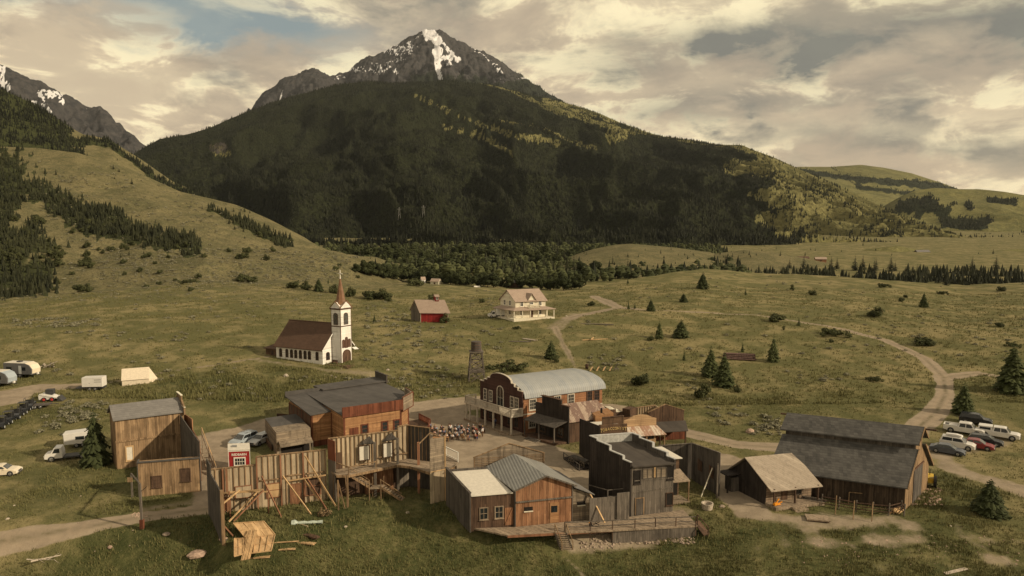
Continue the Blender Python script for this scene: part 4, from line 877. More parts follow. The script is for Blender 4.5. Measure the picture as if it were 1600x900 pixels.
row(44, 520, 1010, lambda x: 400, (16, 30), smk, 'conifer_tree', 'tall dark fir in the valley wood', 'tree', 'dark firs in the valley wood', Yr=(560, 980), ws=1.1, segs=[', under the end of the left hill', ', above the church spire', ', above the red barn', ', above the farmhouse', ', left of the low mounds'])
row(48, 1130, 1600, lambda x: 400, (7, 25), smk, 'conifer_tree', 'dark fir in the belt behind the right meadow crest', 'tree', 'firs in the belt behind the right meadow crest', Yr=(520, 720), ws=1.45, segs=[', at its left end', ', below the reddish ranch houses', ', in its middle', ', below the dark ranch house', ', right of its middle', ', at its right end'])
row(20, 1000, 1130, lambda x: 400, (14, 22), smk, 'conifer_tree', 'dark fir between the two low mounds behind the meadow', 'tree', 'firs between the low mounds', Yr=(520, 640), ws=1.2)
wood_mass('conifer_forest', dict(X=GX, Y=GY, Z=GZ, PX=pxg, forest=((GY > 560) & (GY < 1150) & (GX < 190 + (GY - 560) * .25) & (GX > -420)) * 1.0, T=np.zeros_like(GX), ic=1), 3800, 5, 12, M_farb, 'soft broadleaf wood filling the valley floor at the foot of the mountain', 8, blob=True, pw=.8, wr=.9, front=False, cat='woodland')
wood_mass('conifer_forest', dict(X=GX, Y=GY, Z=GZ, PX=pxg, forest=((GY > 600) & (GY < 1150) & (GX < 190 + (GY - 560) * .25) & (GX > -420)) * 1.0, T=np.zeros_like(GX), ic=1), 1700, 6, 17, M_farg, 'dark firs mixed into the broadleaf wood on the valley floor', 12, pw=.8, wr=.5, front=False, cat='woodland')
wood_mass('conifer_forest', dict(X=GX, Y=GY, Z=GZ, PX=pxg, forest=((GY > 540) & (GY < 660) & (GX > 170)) * sst(fbm(GX / 30, GY / 25, 3, 3), .46, .58), T=np.zeros_like(GX), ic=1), 900, 4, 11, M_farg, 'dark belt of wood behind the right meadow crest', 9, pw=.8, wr=.5, front=False, cat='woodland')
# -- single trees scattered on the left hill and low mounds
def proj_px(p):
    dep = p.y * cth - (p.z - H) * sth; return 800 + F * p.x / dep, 450 - F * (p.y * sth + (p.z - H) * cth) / dep
def scatter(n, pts, name, label, group, hp, kinds, seed):
    g = np.random.RandomState(seed)
    for i in range(n):
        x0, x1, y0, y1 = pts[g.randint(len(pts))]; p = hit(x0 + (x1 - x0) * g.rand(), y0 + (y1 - y0) * g.rand())
        if not p or p.y < 300: continue
        me, tk, h0 = kinds[g.randint(len(kinds))]; hq = hp[0] + (hp[1] - hp[0]) * g.rand() ** 1.5; q_ = (a, b_) = proj_px(p); sg_ = (', high up' if b_ < 345 else ', half way up' if b_ < 400 else ', low down') + (', to the left' if a < 150 or 880 < a < 1150 else ', to the right')
        tree(name, me, tk, p, px_h(p, hq) / h0, label + sg_, 'tree' if 'tree' in name else 'bush', group + sg_, wsc=1.1)
jk = [(JUN[0], TKb, 3), (JUN[1], TKb, 2.6)]
scatter(46, [(0, 330, 385, 450), (120, 560, 360, 440), (150, 400, 380, 420)], 'juniper_bush', 'small dark juniper on the left hill', 'junipers dotted on the left hill', (5, 12), jk, 1)
scatter(34, [(60, 330, 240, 345), (80, 260, 225, 290), (300, 460, 320, 380), (130, 400, 380, 410)], 'conifer_tree', 'small lone fir on the left hill', 'lone firs on the left hill', (5, 12), smk, 2)
scatter(36, [(890, 1150, 388, 405), (1070, 1280, 395, 408), (1150, 1600, 383, 402)], 'conifer_tree', 'tiny lone fir on the mounds beyond the meadow', 'lone firs on the low mounds', (4, 9), smk, 3)
scatter(40, [(0, 150, 400, 460), (0, 220, 340, 420)], 'juniper_bush', 'mid green bush under the far left firs', 'bushes under the fir band', (7, 16), jk, 4)
# ------------------------------------------------------------------ building materials
W_pine = wood('reddish_pine_boards', (.225, .105, .055), (.37, .205, .115), .26, stain=.45)
W_tan = wood('tan_pine_boards', (.22, .142, .080), (.38, .262, .155), .28, stain=.45)
W_grey = wood('grey_weathered_boards', (.115, .098, .082), (.20, .172, .142), .24, stain=.4)
W_greyh = wood('grey_weathered_planks', (.20, .16, .12), (.31, .25, .18), .24, horiz=True, stain=.45)
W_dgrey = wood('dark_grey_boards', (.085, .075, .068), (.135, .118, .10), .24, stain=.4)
W_brown = wood('dark_brown_boards', (.080, .050, .035), (.14, .085, .055), .24, stain=.45)
W_brownh = wood('dark_brown_planks', (.10, .062, .04), (.16, .10, .062), .22, horiz=True, stain=.45)
W_black = wood('black_and_shade_boards', (.030, .025, .022), (.055, .044, .038), .24, stain=.4)  # black walls; also carries painted shade on unlit left sides
W_orange = wood('honey_lap_siding', (.30, .155, .075), (.44, .25, .125), .2, horiz=True, stain=.25, gap=.7)
W_red = wood('red_brown_trim', (.13, .045, .026), (.19, .07, .04), .3, stain=.35)
W_osb = wood('old_sheathing', (.36, .285, .195), (.50, .405, .28), 1.2, stain=.28, gap=.3)
W_lum = wood('yellow_lumber', (.44, .29, .15), (.58, .40, .22), .5, stain=.25, gap=0)
W_lumr = wood('stained_lumber', (.22, .105, .06), (.30, .155, .09), .5, stain=.3, gap=0)
W_deck = wood('deck_planks', (.27, .21, .15), (.38, .30, .22), .16, stain=.35)
W_white = wood('white_siding', (.74, .72, .67), (.82, .80, .75), .2, horiz=True, stain=.12, gap=.25, bump=.1)
W_cream = wood('cream_siding', (.68, .62, .49), (.76, .70, .56), .2, horiz=True, stain=.12, gap=.3, bump=.1)
W_crimson = wood('red_barn_boards', (.24, .024, .024), (.31, .036, .032), .3, stain=.2)
W_log = wood('log_courses', (.19, .14, .10), (.27, .20, .14), .32, horiz=True, stain=.35, gap=.9, bump=.6)
M_white = plain('white_paint', (.78, .74, .66), .6, var=.06)
M_offw = plain('worn_cream_paint', (.50, .45, .37), .7, var=.15)
M_trimb = plain('brown_trim', (.095, .05, .032), .7)
M_glass = plain('window_glass', (.020, .024, .026), .12, spec=.6, var=.3)
M_glass_sky = plain('sky_tinted_pane', (.09, .095, .09), .08, spec=.5, var=.4)  # base colour lightened to stand in for reflected sky
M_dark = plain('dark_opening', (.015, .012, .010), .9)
M_steel = plain('steel', (.30, .30, .29), .45, metal=.6)
M_blk = plain('black_rubber', (.02, .02, .02), .8)
M_stone = plain('rock', (.28, .22, .17), .9, var=.35, scale=4)
M_brick = wood('brick_courses', (.24, .115, .06), (.36, .18, .095), .09, horiz=True, stain=.3, gap=.35)
M_brickd = wood('shaded_front_brick', (.058, .032, .027), (.085, .045, .037), .09, horiz=True, stain=.25, gap=.3)  # brick darkened in colour to stand for the hall's shaded front
R_dark = shingle('dark_roll_roofing', (.060, .056, .054), (.105, .098, .092), .6, streak=.15)
R_blk = shingle('black_flat_roofing', (.050, .043, .038), (.085, .073, .062), .8, streak=.1)
R_church = shingle('brown_shingles', (.080, .048, .034), (.125, .076, .052), .2)
R_cedar = shingle('weathered_shingles', (.040, .040, .040), (.135, .130, .122), .25, streak=.5)
R_grey = shingle('grey_shingles', (.13, .125, .12), (.21, .20, .19), .22)
R_tan = shingle('tan_shingles', (.30, .23, .185), (.40, .31, .25), .2)
R_cabin = wood('plywood_roof', (.30, .25, .195), (.40, .34, .27), .5, stain=.2, gap=.25)
R_rust = metal_roof('rusty_metal_roof', (.34, .26, .20), (.46, .36, .28), .25, 0, (.13, .07, .055), .8)
R_rustw = metal_roof('rust_stained_tin', (.55, .47, .38), (.64, .56, .46), .5, 0, (.25, .10, .05), .7)
R_tin = metal_roof('blue_grey_tin', (.26, .28, .295), (.35, .365, .375), .4, 0, (.33, .33, .30), .3)
R_seam = metal_roof('ribbed_metal_roof', (.20, .20, .19), (.27, .27, .25), .34, 0)
R_white = plain('white_membrane_roof', (.62, .58, .50), .6, var=.08)
R_copper = metal_roof('copper_spire', (.16, .080, .042), (.23, .122, .062), .3, 2)

def up(p, py): return H + ray(800, py)[2] / ray(800, py)[1] * p.y - p.z
class WB(Bld):
    """a thing laid out in plain world axes, its corners taken as (px, base row, top row)"""
    def __init__(s, name, label, cat, p0, z=0, group=None): super().__init__(name, label, cat, p0, 0, 90, z, group)
    def G(s, px, py, z=0): p = PZ(px, py, s.o.z + z); return Vector((p.x - s.o.x, p.y - s.o.y, z))
    def wall(s, mb, a, b, th=.12, za=0, zb=None):
        A, B_ = s.G(*a[:2]), s.G(*b[:2]); ta = up(A + s.o, a[2]) + s.o.z; tb = up(B_ + s.o, b[2]) + s.o.z
        return s.wseg(mb, (A.x, A.y, ta), (B_.x, B_.y, tb), za, th)
    def wseg(s, mb, A, B_, z0=0, th=.12):
        d = Vector((B_[0] - A[0], B_[1] - A[1], 0)).normalized(); n = Vector((-d.y, d.x, 0)) * th
        v = [(A[0], A[1], z0), (B_[0], B_[1], z0), (B_[0], B_[1], B_[2]), (A[0], A[1], A[2])]; v += [(p[0] + n.x, p[1] + n.y, p[2]) for p in v]
        return mb.add(v, [(0, 1, 2, 3), (7, 6, 5, 4), (0, 4, 5, 1), (1, 5, 6, 2), (2, 6, 7, 3), (3, 7, 4, 0)])
def frame_strip(b, side, at, pts, m_, wd=.16, t_=.05, name='trim', par=None):
    fn = b.P(side, at); mb = b.mb()
    for (u0, v0), (u1, v1) in zip(pts[:-1], pts[1:]):
        p, q = Vector(fn(u0, v0, t_ / 2)), Vector(fn(u1, v1, t_ / 2)); mb.beam(p, q, t_ * 2, wd)
    return b.done(mb, name, m_, par)
def post(b, name, m_, x, y, z0, z1, r=.09, par=None):
    return b.done(b.mb().box(x - r, x + r, y - r, y + r, z0, z1), name, m_, par)
def rail(b, name, m_, pts, h=1.0, nb=None, sp=.35, par=None, thick=.06, solid=False):
    mb = b.mb()
    for p, q in zip(pts[:-1], pts[1:]):
        p, q = Vector(p), Vector(q); L = (q - p).length; u = Vector((0, 0, h))
        mb.beam(p + u, q + u, thick * 1.3, thick * 1.3); mb.beam(p + u * .15, q + u * .15, thick, thick)
        n = max(1, int(L / sp))
        for i in range(n + 1):
            c = p.lerp(q, i / n); mb.beam(c, c + u, (.4 if not solid else .9) * sp if solid else thick * .5, thick * .5)
        for c in (p, q): mb.beam(c, c + u * 1.05, thick * 1.6)
    return b.done(mb, name, m_, par)
def steps(b, name, m_, x0, x1, y0, y1, z0, z1, n, axis='y', par=None, open_=False):
    mb = b.mb()
    for i in range(n):
        f0, f1 = i / n, (i + 1) / n; zt = z1 + (z0 - z1) * f0 - (z1 - z0) / n * 0
        if axis == 'y': mb.box(x0, x1, min(y1 + (y0 - y1) * f0, y1 + (y0 - y1) * f1), max(y1 + (y0 - y1) * f0, y1 + (y0 - y1) * f1) + .04, zt - .06 if open_ else z0, zt)
        else: mb.box(min(x1 + (x0 - x1) * f0, x1 + (x0 - x1) * f1), max(x1 + (x0 - x1) * f0, x1 + (x0 - x1) * f1) + .04, y0, y1, zt - .06 if open_ else z0, zt)
    return b.done(mb, name, m_, par)

# ------------------------------------------------------------------ church
b = Bld('church', 'white wooden church with brown roof, arched windows and a steeple with a cross', 'church', (504.6, 570.4), -24, 52, 4)
m_ = b.mb(); m_.pyz([(0, -1), (8, -1), (8, 3.7), (4, 8.5), (0, 3.7)], -13, 0); wl = b.done(m_, 'wall', W_white)
m_ = b.mb(); m_.slab([(-13.4, -.45, 3.25), (.4, -.45, 3.25), (.4, 4, 8.72), (-13.4, 4, 8.72)], .16); m_.slab([(-13.4, 4, 8.72), (.4, 4, 8.72), (.4, 8.45, 3.25), (-13.4, 8.45, 3.25)], .16)
m_.box(-13.45, .45, 3.88, 4.12, 8.62, 8.84)
b.done(m_, 'roof', R_church)
frame_strip(b, 'r', .4, [(-.45, 3.15), (4, 8.62), (8.45, 3.15)], W_white, .18, .03, 'barge_board')
for x in (-11.7, -9.9, -8.6, -7.4, -6.1, -4.8, -3.6, -1.5):
    b.archwin('f', 0, x, 1.0, .62, 1.75, M_trimb, M_glass, k=.09)
b.archwin('r', 0, 1.35, 1.0, .8, 1.6, M_trimb, M_glass, k=.1)
m_ = b.mb(); m_.box(0, 2.5, 2.5, 5.4, -1, 12); b.done(m_, 'tower', W_white)
m_ = b.mb()
for z0, z1, e in ((8.2, 8.42, .07), (12, 12.18, .16), (12.18, 12.3, .26)):
    m_.box(-e, 2.5 + e, 2.5 - e, 5.4 + e, z0, z1)
for x in (-.03, 2.43):
    for y in (2.47, 5.33): m_.box(x, x + .1, y, y + .1, -1, 8.2); m_.box(x, x + .1, y, y + .1, 8.42, 12)
b.done(m_, 'tower_trim', M_trimb)
m_ = b.mb(); m_.pxz([(-.02, 12.3), (2.52, 12.3), (1.25, 13.6)], 2.42, 5.48); m_.pyz([(2.48, 12.3), (5.42, 12.3), (3.95, 13.6)], -.08, 2.58); gb = b.done(m_, 'tower_gable', W_white)
m_ = b.mb()
for fn in (lambda u, v_, n: (u, 2.32 + n, v_), lambda u, v_, n: (u, 5.46 + n, v_)):
    m_.add([fn(-.25, 12.28, 0), fn(1.25, 13.75, 0), fn(2.75, 12.28, 0), fn(2.75, 12.4, .14), fn(1.25, 13.9, .14), fn(-.25, 12.4, .14), fn(-.25, 12.28, .14), fn(1.25, 13.75, .14), fn(2.75, 12.28, .14), fn(2.75, 12.4, 0), fn(1.25, 13.9, 0), fn(-.25, 12.4, 0)],
           [(0, 1, 10, 11), (1, 2, 9, 10), (6, 5, 4, 7), (7, 4, 3, 8), (11, 10, 4, 5), (10, 9, 3, 4), (0, 6, 7, 1), (1, 7, 8, 2)])
for fn in (lambda u, v_, n: (-.18 + n, u, v_), lambda u, v_, n: (2.56 + n, u, v_)):
    m_.add([fn(2.25, 12.28, 0), fn(3.95, 13.75, 0), fn(5.65, 12.28, 0), fn(5.65, 12.4, .14), fn(3.95, 13.9, .14), fn(2.25, 12.4, .14), fn(2.25, 12.28, .14), fn(3.95, 13.75, .14), fn(5.65, 12.28, .14), fn(5.65, 12.4, 0), fn(3.95, 13.9, 0), fn(2.25, 12.4, 0)],
           [(0, 1, 10, 11), (1, 2, 9, 10), (6, 5, 4, 7), (7, 4, 3, 8), (11, 10, 4, 5), (10, 9, 3, 4), (0, 6, 7, 1), (1, 7, 8, 2)])
b.done(m_, 'gable_trim', R_copper)
m_ = b.mb(); cx, cy = 1.25, 3.95
m_.rings([[(cx + r * math.cos(6.2832 * (i + .5) / 8), cy + r * 1.05 * math.sin(6.2832 * (i + .5) / 8), z) for i in range(8)] for z, r in ((12.3, 1.45), (13.0, 1.12), (14.0, .92), (18.9, .10))])
b.done(m_, 'spire', R_copper)
m_ = b.mb(); m_.box(cx - .06, cx + .06, cy - .06, cy + .06, 18.8, 20.6); m_.box(cx - .55, cx + .55, cy - .06, cy + .06, 19.75, 19.9); m_.cyl((cx, cy, 18.7), (cx, cy, 19.0), .14, .1); b.done(m_, 'cross', M_white)
for sd_, at, u in (('f', 2.5, 1.25), ('r', 2.5, 3.95)): b.archwin(sd_, at, u, 8.75, .95, 2.4, M_trimb, M_glass_sky, k=.12, name='belfry_window')
for u, z0, h_ in ((3.15, 3.6, 1.7), (3.95, 3.5, 2.3), (4.75, 3.6, 1.7)): b.archwin('r', 2.5, u, z0, .6, h_, M_trimb, M_trimb, k=.08, name='tower_window', inner='shutter', mull=False)
d_ = b.archwin('r', 2.5, 3.95, .05, 2.0, 2.9, M_trimb, W_brown, k=.14, name='door_frame', inner='door', point=1, mull=False)
m_ = b.mb(); m_.box(-17, -13.03, .8, 5, -1, 2.5); b.done(m_, 'annex', W_brownh); m_ = b.mb(); m_.slab([(-17.3, .4, 2.45), (-13.03, .4, 2.45), (-13.03, 5.2, 3.3), (-17.3, 5.2, 3.3)], .14); b.done(m_, 'annex_roof', R_church)
b.win('f', .8, -15, 1.0, .5, .9, M_trimb, M_glass, fw=.08, name='window')
m_ = b.mb(); m_.box(.6, 6.2, .2, 7.2, -.8, .12); m_.box(.3, 6.9, -.3, 7.6, -.9, -.08); b.done(m_, 'porch_deck', W_brownh)
m_ = b.mb(); m_.slab([(2.5, 5.45, 3.3), (3.2, 5.45, 3.0), (3.2, 6.6, 2.9), (2.5, 6.6, 3.3)], .1); b.done(m_, 'side_awning', W_white)
c = Bld('bench', 'dark bench on the church deck beside the door', 'bench', (b.o.x + 1.0 * math.cos(R(-24)) - .2, b.o.y - .1, 4.12), -24, 66)
m_ = c.mb(); m_.box(.6, 2.0, 1.1, 1.5, .40, .46); c.done(m_, 'seat', M_trimb)
m_ = c.mb(); m_.box(.6, 2.0, 1.46, 1.52, .5, .85); c.done(m_, 'backrest', M_trimb)
for x in (.65, 1.9): c.done(c.mb().box(x, x + .07, 1.12, 1.5, 0, .4), 'leg', M_trimb)

# ------------------------------------------------------------------ red barn and farmhouse
b = Bld('red_barn', 'small red barn with tan roof and a red cupola', 'barn', (657, 502.5), -4, 122, 7)
m_ = b.mb(); m_.pyz([(0, -1), (6.2, -1), (6.2, 2.7), (3.1, 5.7), (0, 2.7)], 0, 7.8); b.done(m_, 'wall', W_crimson)
m_ = b.mb(); m_.pyz([(-.02, -1), (6.22, -1), (6.22, 2.7), (3.1, 5.72), (-.02, 2.7)], -.06, -.003); b.done(m_, 'gable_boards', W_grey)
m_ = b.mb(); m_.slab([(-.4, -.4, 2.5), (8.3, -.4, 2.5), (8.3, 3.1, 5.9), (-.4, 3.1, 5.9)], .13); m_.slab([(-.4, 3.1, 5.9), (8.3, 3.1, 5.9), (8.3, 6.6, 2.5), (-.4, 6.6, 2.5)], .13); b.done(m_, 'roof', R_tan)
m_ = b.mb(); m_.box(0, .12, -.05, 0, -1, 2.6); m_.box(7.7, 7.82, -.05, 0, -1, 2.6); m_.box(.12, 7.7, -.05, 0, 2.42, 2.6); b.done(m_, 'corner_trim', W_cream)
m_ = b.mb(); m_.box(5.4, 6.4, 2.6, 3.6, 5.5, 6.9); cu_ = b.done(m_, 'cupola', W_crimson)
m_ = b.mb(); m_.slab([(5.2, 2.4, 6.8), (6.6, 2.4, 6.8), (6.6, 3.1, 7.4), (5.2, 3.1, 7.4)], .08); m_.slab([(5.2, 3.1, 7.4), (6.6, 3.1, 7.4), (6.6, 3.8, 6.8), (5.2, 3.8, 6.8)], .08); b.done(m_, 'cupola_roof', R_tan, cu_)
b.archwin('f', 2.6, 5.9, 5.95, .4, .8, M_white, M_glass, k=.1, name='cupola_window', mull=False)

b = Bld('farmhouse', 'white two storey farmhouse with a wraparound porch and a small front gable', 'house', (803, 500.3), 20, 130, 7)
m_ = b.mb(); m_.box(0, 12.6, 0, 9.5, -.8, .35); b.done(m_, 'porch_base', W_cream)
m_ = b.mb(); m_.pyz([(1.8, .352), (8.6, .352), (8.6, 5.3), (5.2, 8.1), (1.8, 5.3)], 1.7, 11.0); b.done(m_, 'wall', W_cream)
m_ = b.mb(); m_.slab([(1.3, 1.35, 5.05), (11.4, 1.35, 5.05), (11.4, 5.2, 8.28), (1.3, 5.2, 8.28)], .13); m_.slab([(1.3, 5.2, 8.28), (11.4, 5.2, 8.28), (11.4, 9.05, 5.05), (1.3, 9.05, 5.05)], .13); rf = b.done(m_, 'roof', R_tan)
m_ = b.mb(); m_.pxz([(5.2, 5.0), (8.0, 5.0), (6.6, 7.1)], 1.76, 4.5); b.done(m_, 'front_gable', W_cream)
m_ = b.mb(); m_.slab([(4.9, 1.4, 4.75), (6.6, 1.4, 7.3), (6.6, 4.6, 7.3), (4.9, 4.6, 4.75)], .12); m_.slab([(6.6, 1.4, 7.3), (8.3, 1.4, 4.75), (8.3, 4.6, 4.75), (6.6, 4.6, 7.3)], .12); b.done(m_, 'gable_roof', R_tan)
m_ = b.mb(); pr = [(-.3, -.3, 2.75), (12.9, -.3, 2.75), (11.02, 1.78, 3.4), (1.68, 1.78, 3.4)]; m_.slab(pr, .14)
m_.slab([(-.3, -.3, 2.75), (1.68, 1.78, 3.4), (1.68, 8.6, 3.4), (-.3, 9.5, 2.75)], .14); m_.slab([(12.9, -.3, 2.75), (12.9, 9.5, 2.75), (11.02, 8.6, 3.4), (11.02, 1.78, 3.4)], .14); b.done(m_, 'porch_roof', R_tan)
for x in (.1, 2.6, 5.1, 7.6, 10.1, 12.4): post(b, 'porch_post', W_cream, x, .1, .35, 2.7, .1)
for y in (3, 6, 9): post(b, 'porch_post', W_cream, .1, y, .35, 2.7, .1); post(b, 'porch_post', W_cream, 12.4, y, .35, 2.7, .1)
for x, z0 in ((3.6, 3.7), (9.3, 3.7), (3.6, 1.1), (9.3, 1.1)): b.win('f', 1.8, x, z0, .8, 1.3, M_white, M_glass)
b.win('f', 1.76, 6.6, 4.1, .9, 1.0, M_white, M_glass)
for y, z0 in ((4.2, 3.8), (6.6, 3.8), (4.2, 1.2)): b.win('l', 1.7, y, z0, .8, 1.3, M_white, M_glass)
m_ = b.mb(); m_.box(6.1, 7.1, 1.74, 1.8, .4, 2.5); b.done(m_, 'door', M_trimb)
rail(b, 'balcony_rail', W_cream, [(5.0, 1.0, 3.3), (5.0, .4, 3.1), (8.2, .4, 3.1), (8.2, 1.0, 3.3)], .8, sp=.25, thick=.08)
rail(b, 'porch_rail', W_cream, [(.1, .15, .35), (5.1, .15, .35)], .8, sp=.3, thick=.05)

# ------------------------------------------------------------------ water tower
p_ = PZ(744, 599, 1.2)
b = Bld('water_tower', 'narrow wooden water tank on a tall braced timber trestle', 'water tower', p_ + Vector((0, 1, 0)), 8, 98, 1.2)
for sx in (-1, 1):
    for sy in (-1, 1):
        b.done(b.mb().beam((1.75 * sx, 1.75 * sy, -.5), (1.15 * sx, 1.15 * sy, 6.6), .22), 'leg', W_grey)
m_ = b.mb()
for z0, z1 in ((.2, 2.4), (2.8, 4.6), (4.7, 6.4)):
    for s_ in (-1, 1):
        w0, w1 = 1.75 - z0 * .091, 1.75 - z1 * .091
        m_.beam((-w0, s_ * w0, z0), (w1, s_ * w1, z1), .17); m_.beam((w0, s_ * w0, z0), (-w1, s_ * w1, z1), .17)
        m_.beam((s_ * w0, -w0, z0), (s_ * w1, w1, z1), .17); m_.beam((s_ * w0, w0, z0), (s_ * w1, -w1, z1), .17)
    for z in (z0, z1):
        w0 = 1.75 - z * .091
        for s_ in (-1, 1): m_.beam((-w0, s_ * w0, z), (w0, s_ * w0, z), .13); m_.beam((s_ * w0, -w0, z), (s_ * w0, w0, z), .13)
b.done(m_, 'cross_bracing', W_grey)
b.done(b.mb().box(-1.7, 1.7, -1.7, 1.7, 2.5, 2.62), 'lower_platform', W_grey); b.done(b.mb().box(-1.45, 1.45, -1.45, 1.45, 6.6, 6.75), 'upper_platform', W_grey)
tk = b.done(b.mb().cyl((0, 0, 6.75), (0, 0, 8.8), 1.12, 1.05, 20), 'tank', W_dgrey)
m_ = b.mb()
for z in (6.95, 7.5, 8.05, 8.6): m_.cyl((0, 0, z), (0, 0, z + .07), 1.15, 1.13, 20)
b.done(m_, 'tank_hoop', M_trimb, tk)

# ------------------------------------------------------------------ brick hall with arched roof
b = Bld('brick_hall', 'two storey brick hall with arched tin roof, stepped front and white balcony', 'hall', (799, 681), 27, 131, 0)
L_, W_, HE = 18.0, 11.2, 6.1
m_ = b.mb(); m_.box(2.25, L_, 0, W_, -.5, 3.2); m_.box(2.25, L_, 0, W_, 3.4, HE); b.done(m_, 'wall', M_brick)
m_ = b.mb(); m_.box(2.2, L_ + .04, -.05, W_ + .05, 3.2, 3.4); b.done(m_, 'belt_course', M_offw)
m_ = b.mb(); m_.pxz([(0, 0), (1, 0), (1, 1)], 0, 0) if 0 else None
arc = [(W_ / 2 + (W_ / 2 + .3) * math.cos(math.pi * (1 - i / 14)), HE + 2.35 * math.sin(math.pi * i / 14) ** .85) for i in range(15)]
m_.pyz([(-.0, HE)] + [(max(.0, min(W_, y)), z - .12) for y, z in arc[1:-1]] + [(W_, HE)], L_ - .2, L_); b.done(m_, 'rear_gable', M_brick)
m_ = b.mb()
for i in range(14):
    (y0, z0), (y1, z1) = arc[i], arc[i + 1]; m_.slab([(2.3, y0, z0), (L_ + .5, y0, z0), (L_ + .5, y1, z1), (2.3, y1, z1)], .12)
b.done(m_, 'roof', R_tin)
# stepped, arched front
fp = [(0, -.5), (W_, -.5), (W_, 7.2), (W_ - 1.1, 7.2), (W_ - 1.1, 7.65), (W_ - 2.0, 7.65), (W_ - 2.0, 8.1), (W_ - 2.8, 8.1)]
fp += [(W_ / 2 + 2.8 * math.cos(math.pi * i / 12), 8.3 + 1.0 * math.sin(math.pi * i / 12)) for i in range(0, 13)]
fp += [(2.8, 8.1), (2.0, 8.1), (2.0, 7.65), (1.1, 7.65), (1.1, 7.2), (0, 7.2)]
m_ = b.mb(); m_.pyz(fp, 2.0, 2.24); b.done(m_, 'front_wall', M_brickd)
m_ = b.mb(); cp = fp[2:]
for (y0, z0), (y1, z1) in zip(cp[:-1], cp[1:]): m_.beam((2.12, y0, z0 + .05), (2.12, y1, z1 + .05), .34, .1)
b.done(m_, 'coping', M_offw)
for y in (1.3, 2.5, 8.2, 9.7): b.win('l', 2.0, y, 4.1, .72, 1.75, M_offw, M_glass, fw=.13, nx=2, ny=3)
b.archwin('l', 2.0, 5.6, 3.5, 1.5, 3.6, M_offw, M_glass, k=.16, name='balcony_door', point=1)
for x, z0, w_, lb in ((4.0, 4.0, 1.1, 1), (8.8, 4.0, 1.1, 1), (11.5, 4.0, 1.1, 1), (15.3, 4.1, .9, 0), (16.8, 4.1, .9, 0)): b.win('f', 0, x, z0, w_, 1.65, M_offw if lb else M_trimb, M_glass, fw=.16, nx=3, ny=3)
for x in (3.9,): b.win('f', 0, x, 1.0, 1.1, 1.65, M_offw, M_glass, fw=.16, nx=3, ny=3)
for y in (1.4, 3.2, 8.2, 10): b.win('l', 2.0, y, .9, .9, 1.7, M_trimb, M_glass)
m_ = b.mb(); m_.box(1.95, 2.0, 4.9, 6.5, .3, 2.7); b.done(m_, 'door', M_trimb)
b.done(b.mb().box(-.25, 1.98, -.3, W_ + 1.3, 3.12, 3.42), 'balcony', M_offw)
b.done(b.mb().box(-.3, 1.99, -.35, W_ + 1.4, -.4, .28), 'porch_deck', W_deck)
for y in (.05, 2.5, 4.7, 6.9, 9.1, 11.2, 12.2): post(b, 'porch_post', M_offw, .0, y, .28, 3.12, .11)
rail(b, 'balcony_rail', M_offw, [(1.9, -.2, 3.42), (-.12, -.2, 3.42), (-.12, 3.0, 3.42), (-.12, 6.2, 3.42), (-.12, 9.3, 3.42), (-.12, 12.3, 3.42), (1.9, 12.3, 3.42)], 1.05, sp=.16, thick=.1)
b.done(b.mb().box(-1.0, -.3, .6, 2.0, -.3, .12), 'step', W_deck)

# ------------------------------------------------------------------ saloon
b = Bld('saloon', 'brown lap sided saloon with dark grey roofs, red trim and a corner sign box', 'saloon', (538, 705), 30, 127, 0)
b.done(b.mb().box(0, 9.4, 0, 15, .0, 5.6), 'front_wing', W_orange)
b.done(b.mb().box(-3.1, -.003, 4.6, 15, -.2, 5.1), 'left_wing', W_orange)
m_ = b.mb(); m_.pxy([(9.403, 0), (12.2, 3.2), (13.4, 9), (13.4, 15), (9.403, 15)], 0, 5.6); b.done(m_, 'corner_wing', W_orange)
m_ = b.mb()
for x in (-3.16, -.12): m_.box(x, x + .14, 4.54, 4.6, -.2, 5.0)
m_.box(-.05, .2, -.06, 0, 0, 5.5); m_.box(9.2, 9.45, -.06, 0, 0, 5.5); m_.box(.2, 9.2, -.05, 0, .0, .55); m_.box(-3.02, -.12, 4.55, 4.6, -.2, .9)
for i in range(6): m_.box(-3.2, -3.1, 5.0 + i * 1.9, 5.14 + i * 1.9, 0, 5.0)
m_.box(12.1, 12.3, 3.05, 3.2, 0, 5.6)
b.done(m_, 'trim', W_red)
m_ = b.mb(); m_.box(-3.17, -3.1, 5, 15, 0, 4.9); b.done(m_, 'left_side_boards', W_brown)
b.done(b.mb().box(-.25, 9.6, -.3, -.07, 5.35, 6.95), 'front_parapet', W_red)
m_ = b.mb(); m_.slab([(-3.5, 4.3, 5.25), (-.25, 4.3, 5.45), (-.25, 15.5, 6.2), (-3.5, 15.5, 5.95)], .15); m_.slab([(-.25, -.06, 5.75), (9.5, -.06, 5.95), (13.8, 6, 6.1), (13.8, 15.5, 6.3), (-.25, 15.5, 6.2)], .15); b.done(m_, 'roof', R_dark)
m_ = b.mb(); m_.slab([(2.5, 14.6, 6.55), (14.2, 14.6, 6.75), (14.2, 19, 6.7), (2.5, 19, 6.4)], .2); m_.box(2.6, 14, 14.8, 18.8, 0, 6.4); b.done(m_, 'rear_wing', R_dark)
b.done(b.mb().box(-3.5, 2.4, 15.5, 15.7, 5.6, 6.7), 'rear_parapet', R_dark)
m_ = b.mb(); m_.box(13.9, 14.15, 14.5, 19, 6.3, 7.7); m_.box(13.85, 14.2, 14.4, 19.1, 7.7, 7.78); b.done(m_, 'roof_end_parapet', R_blk)
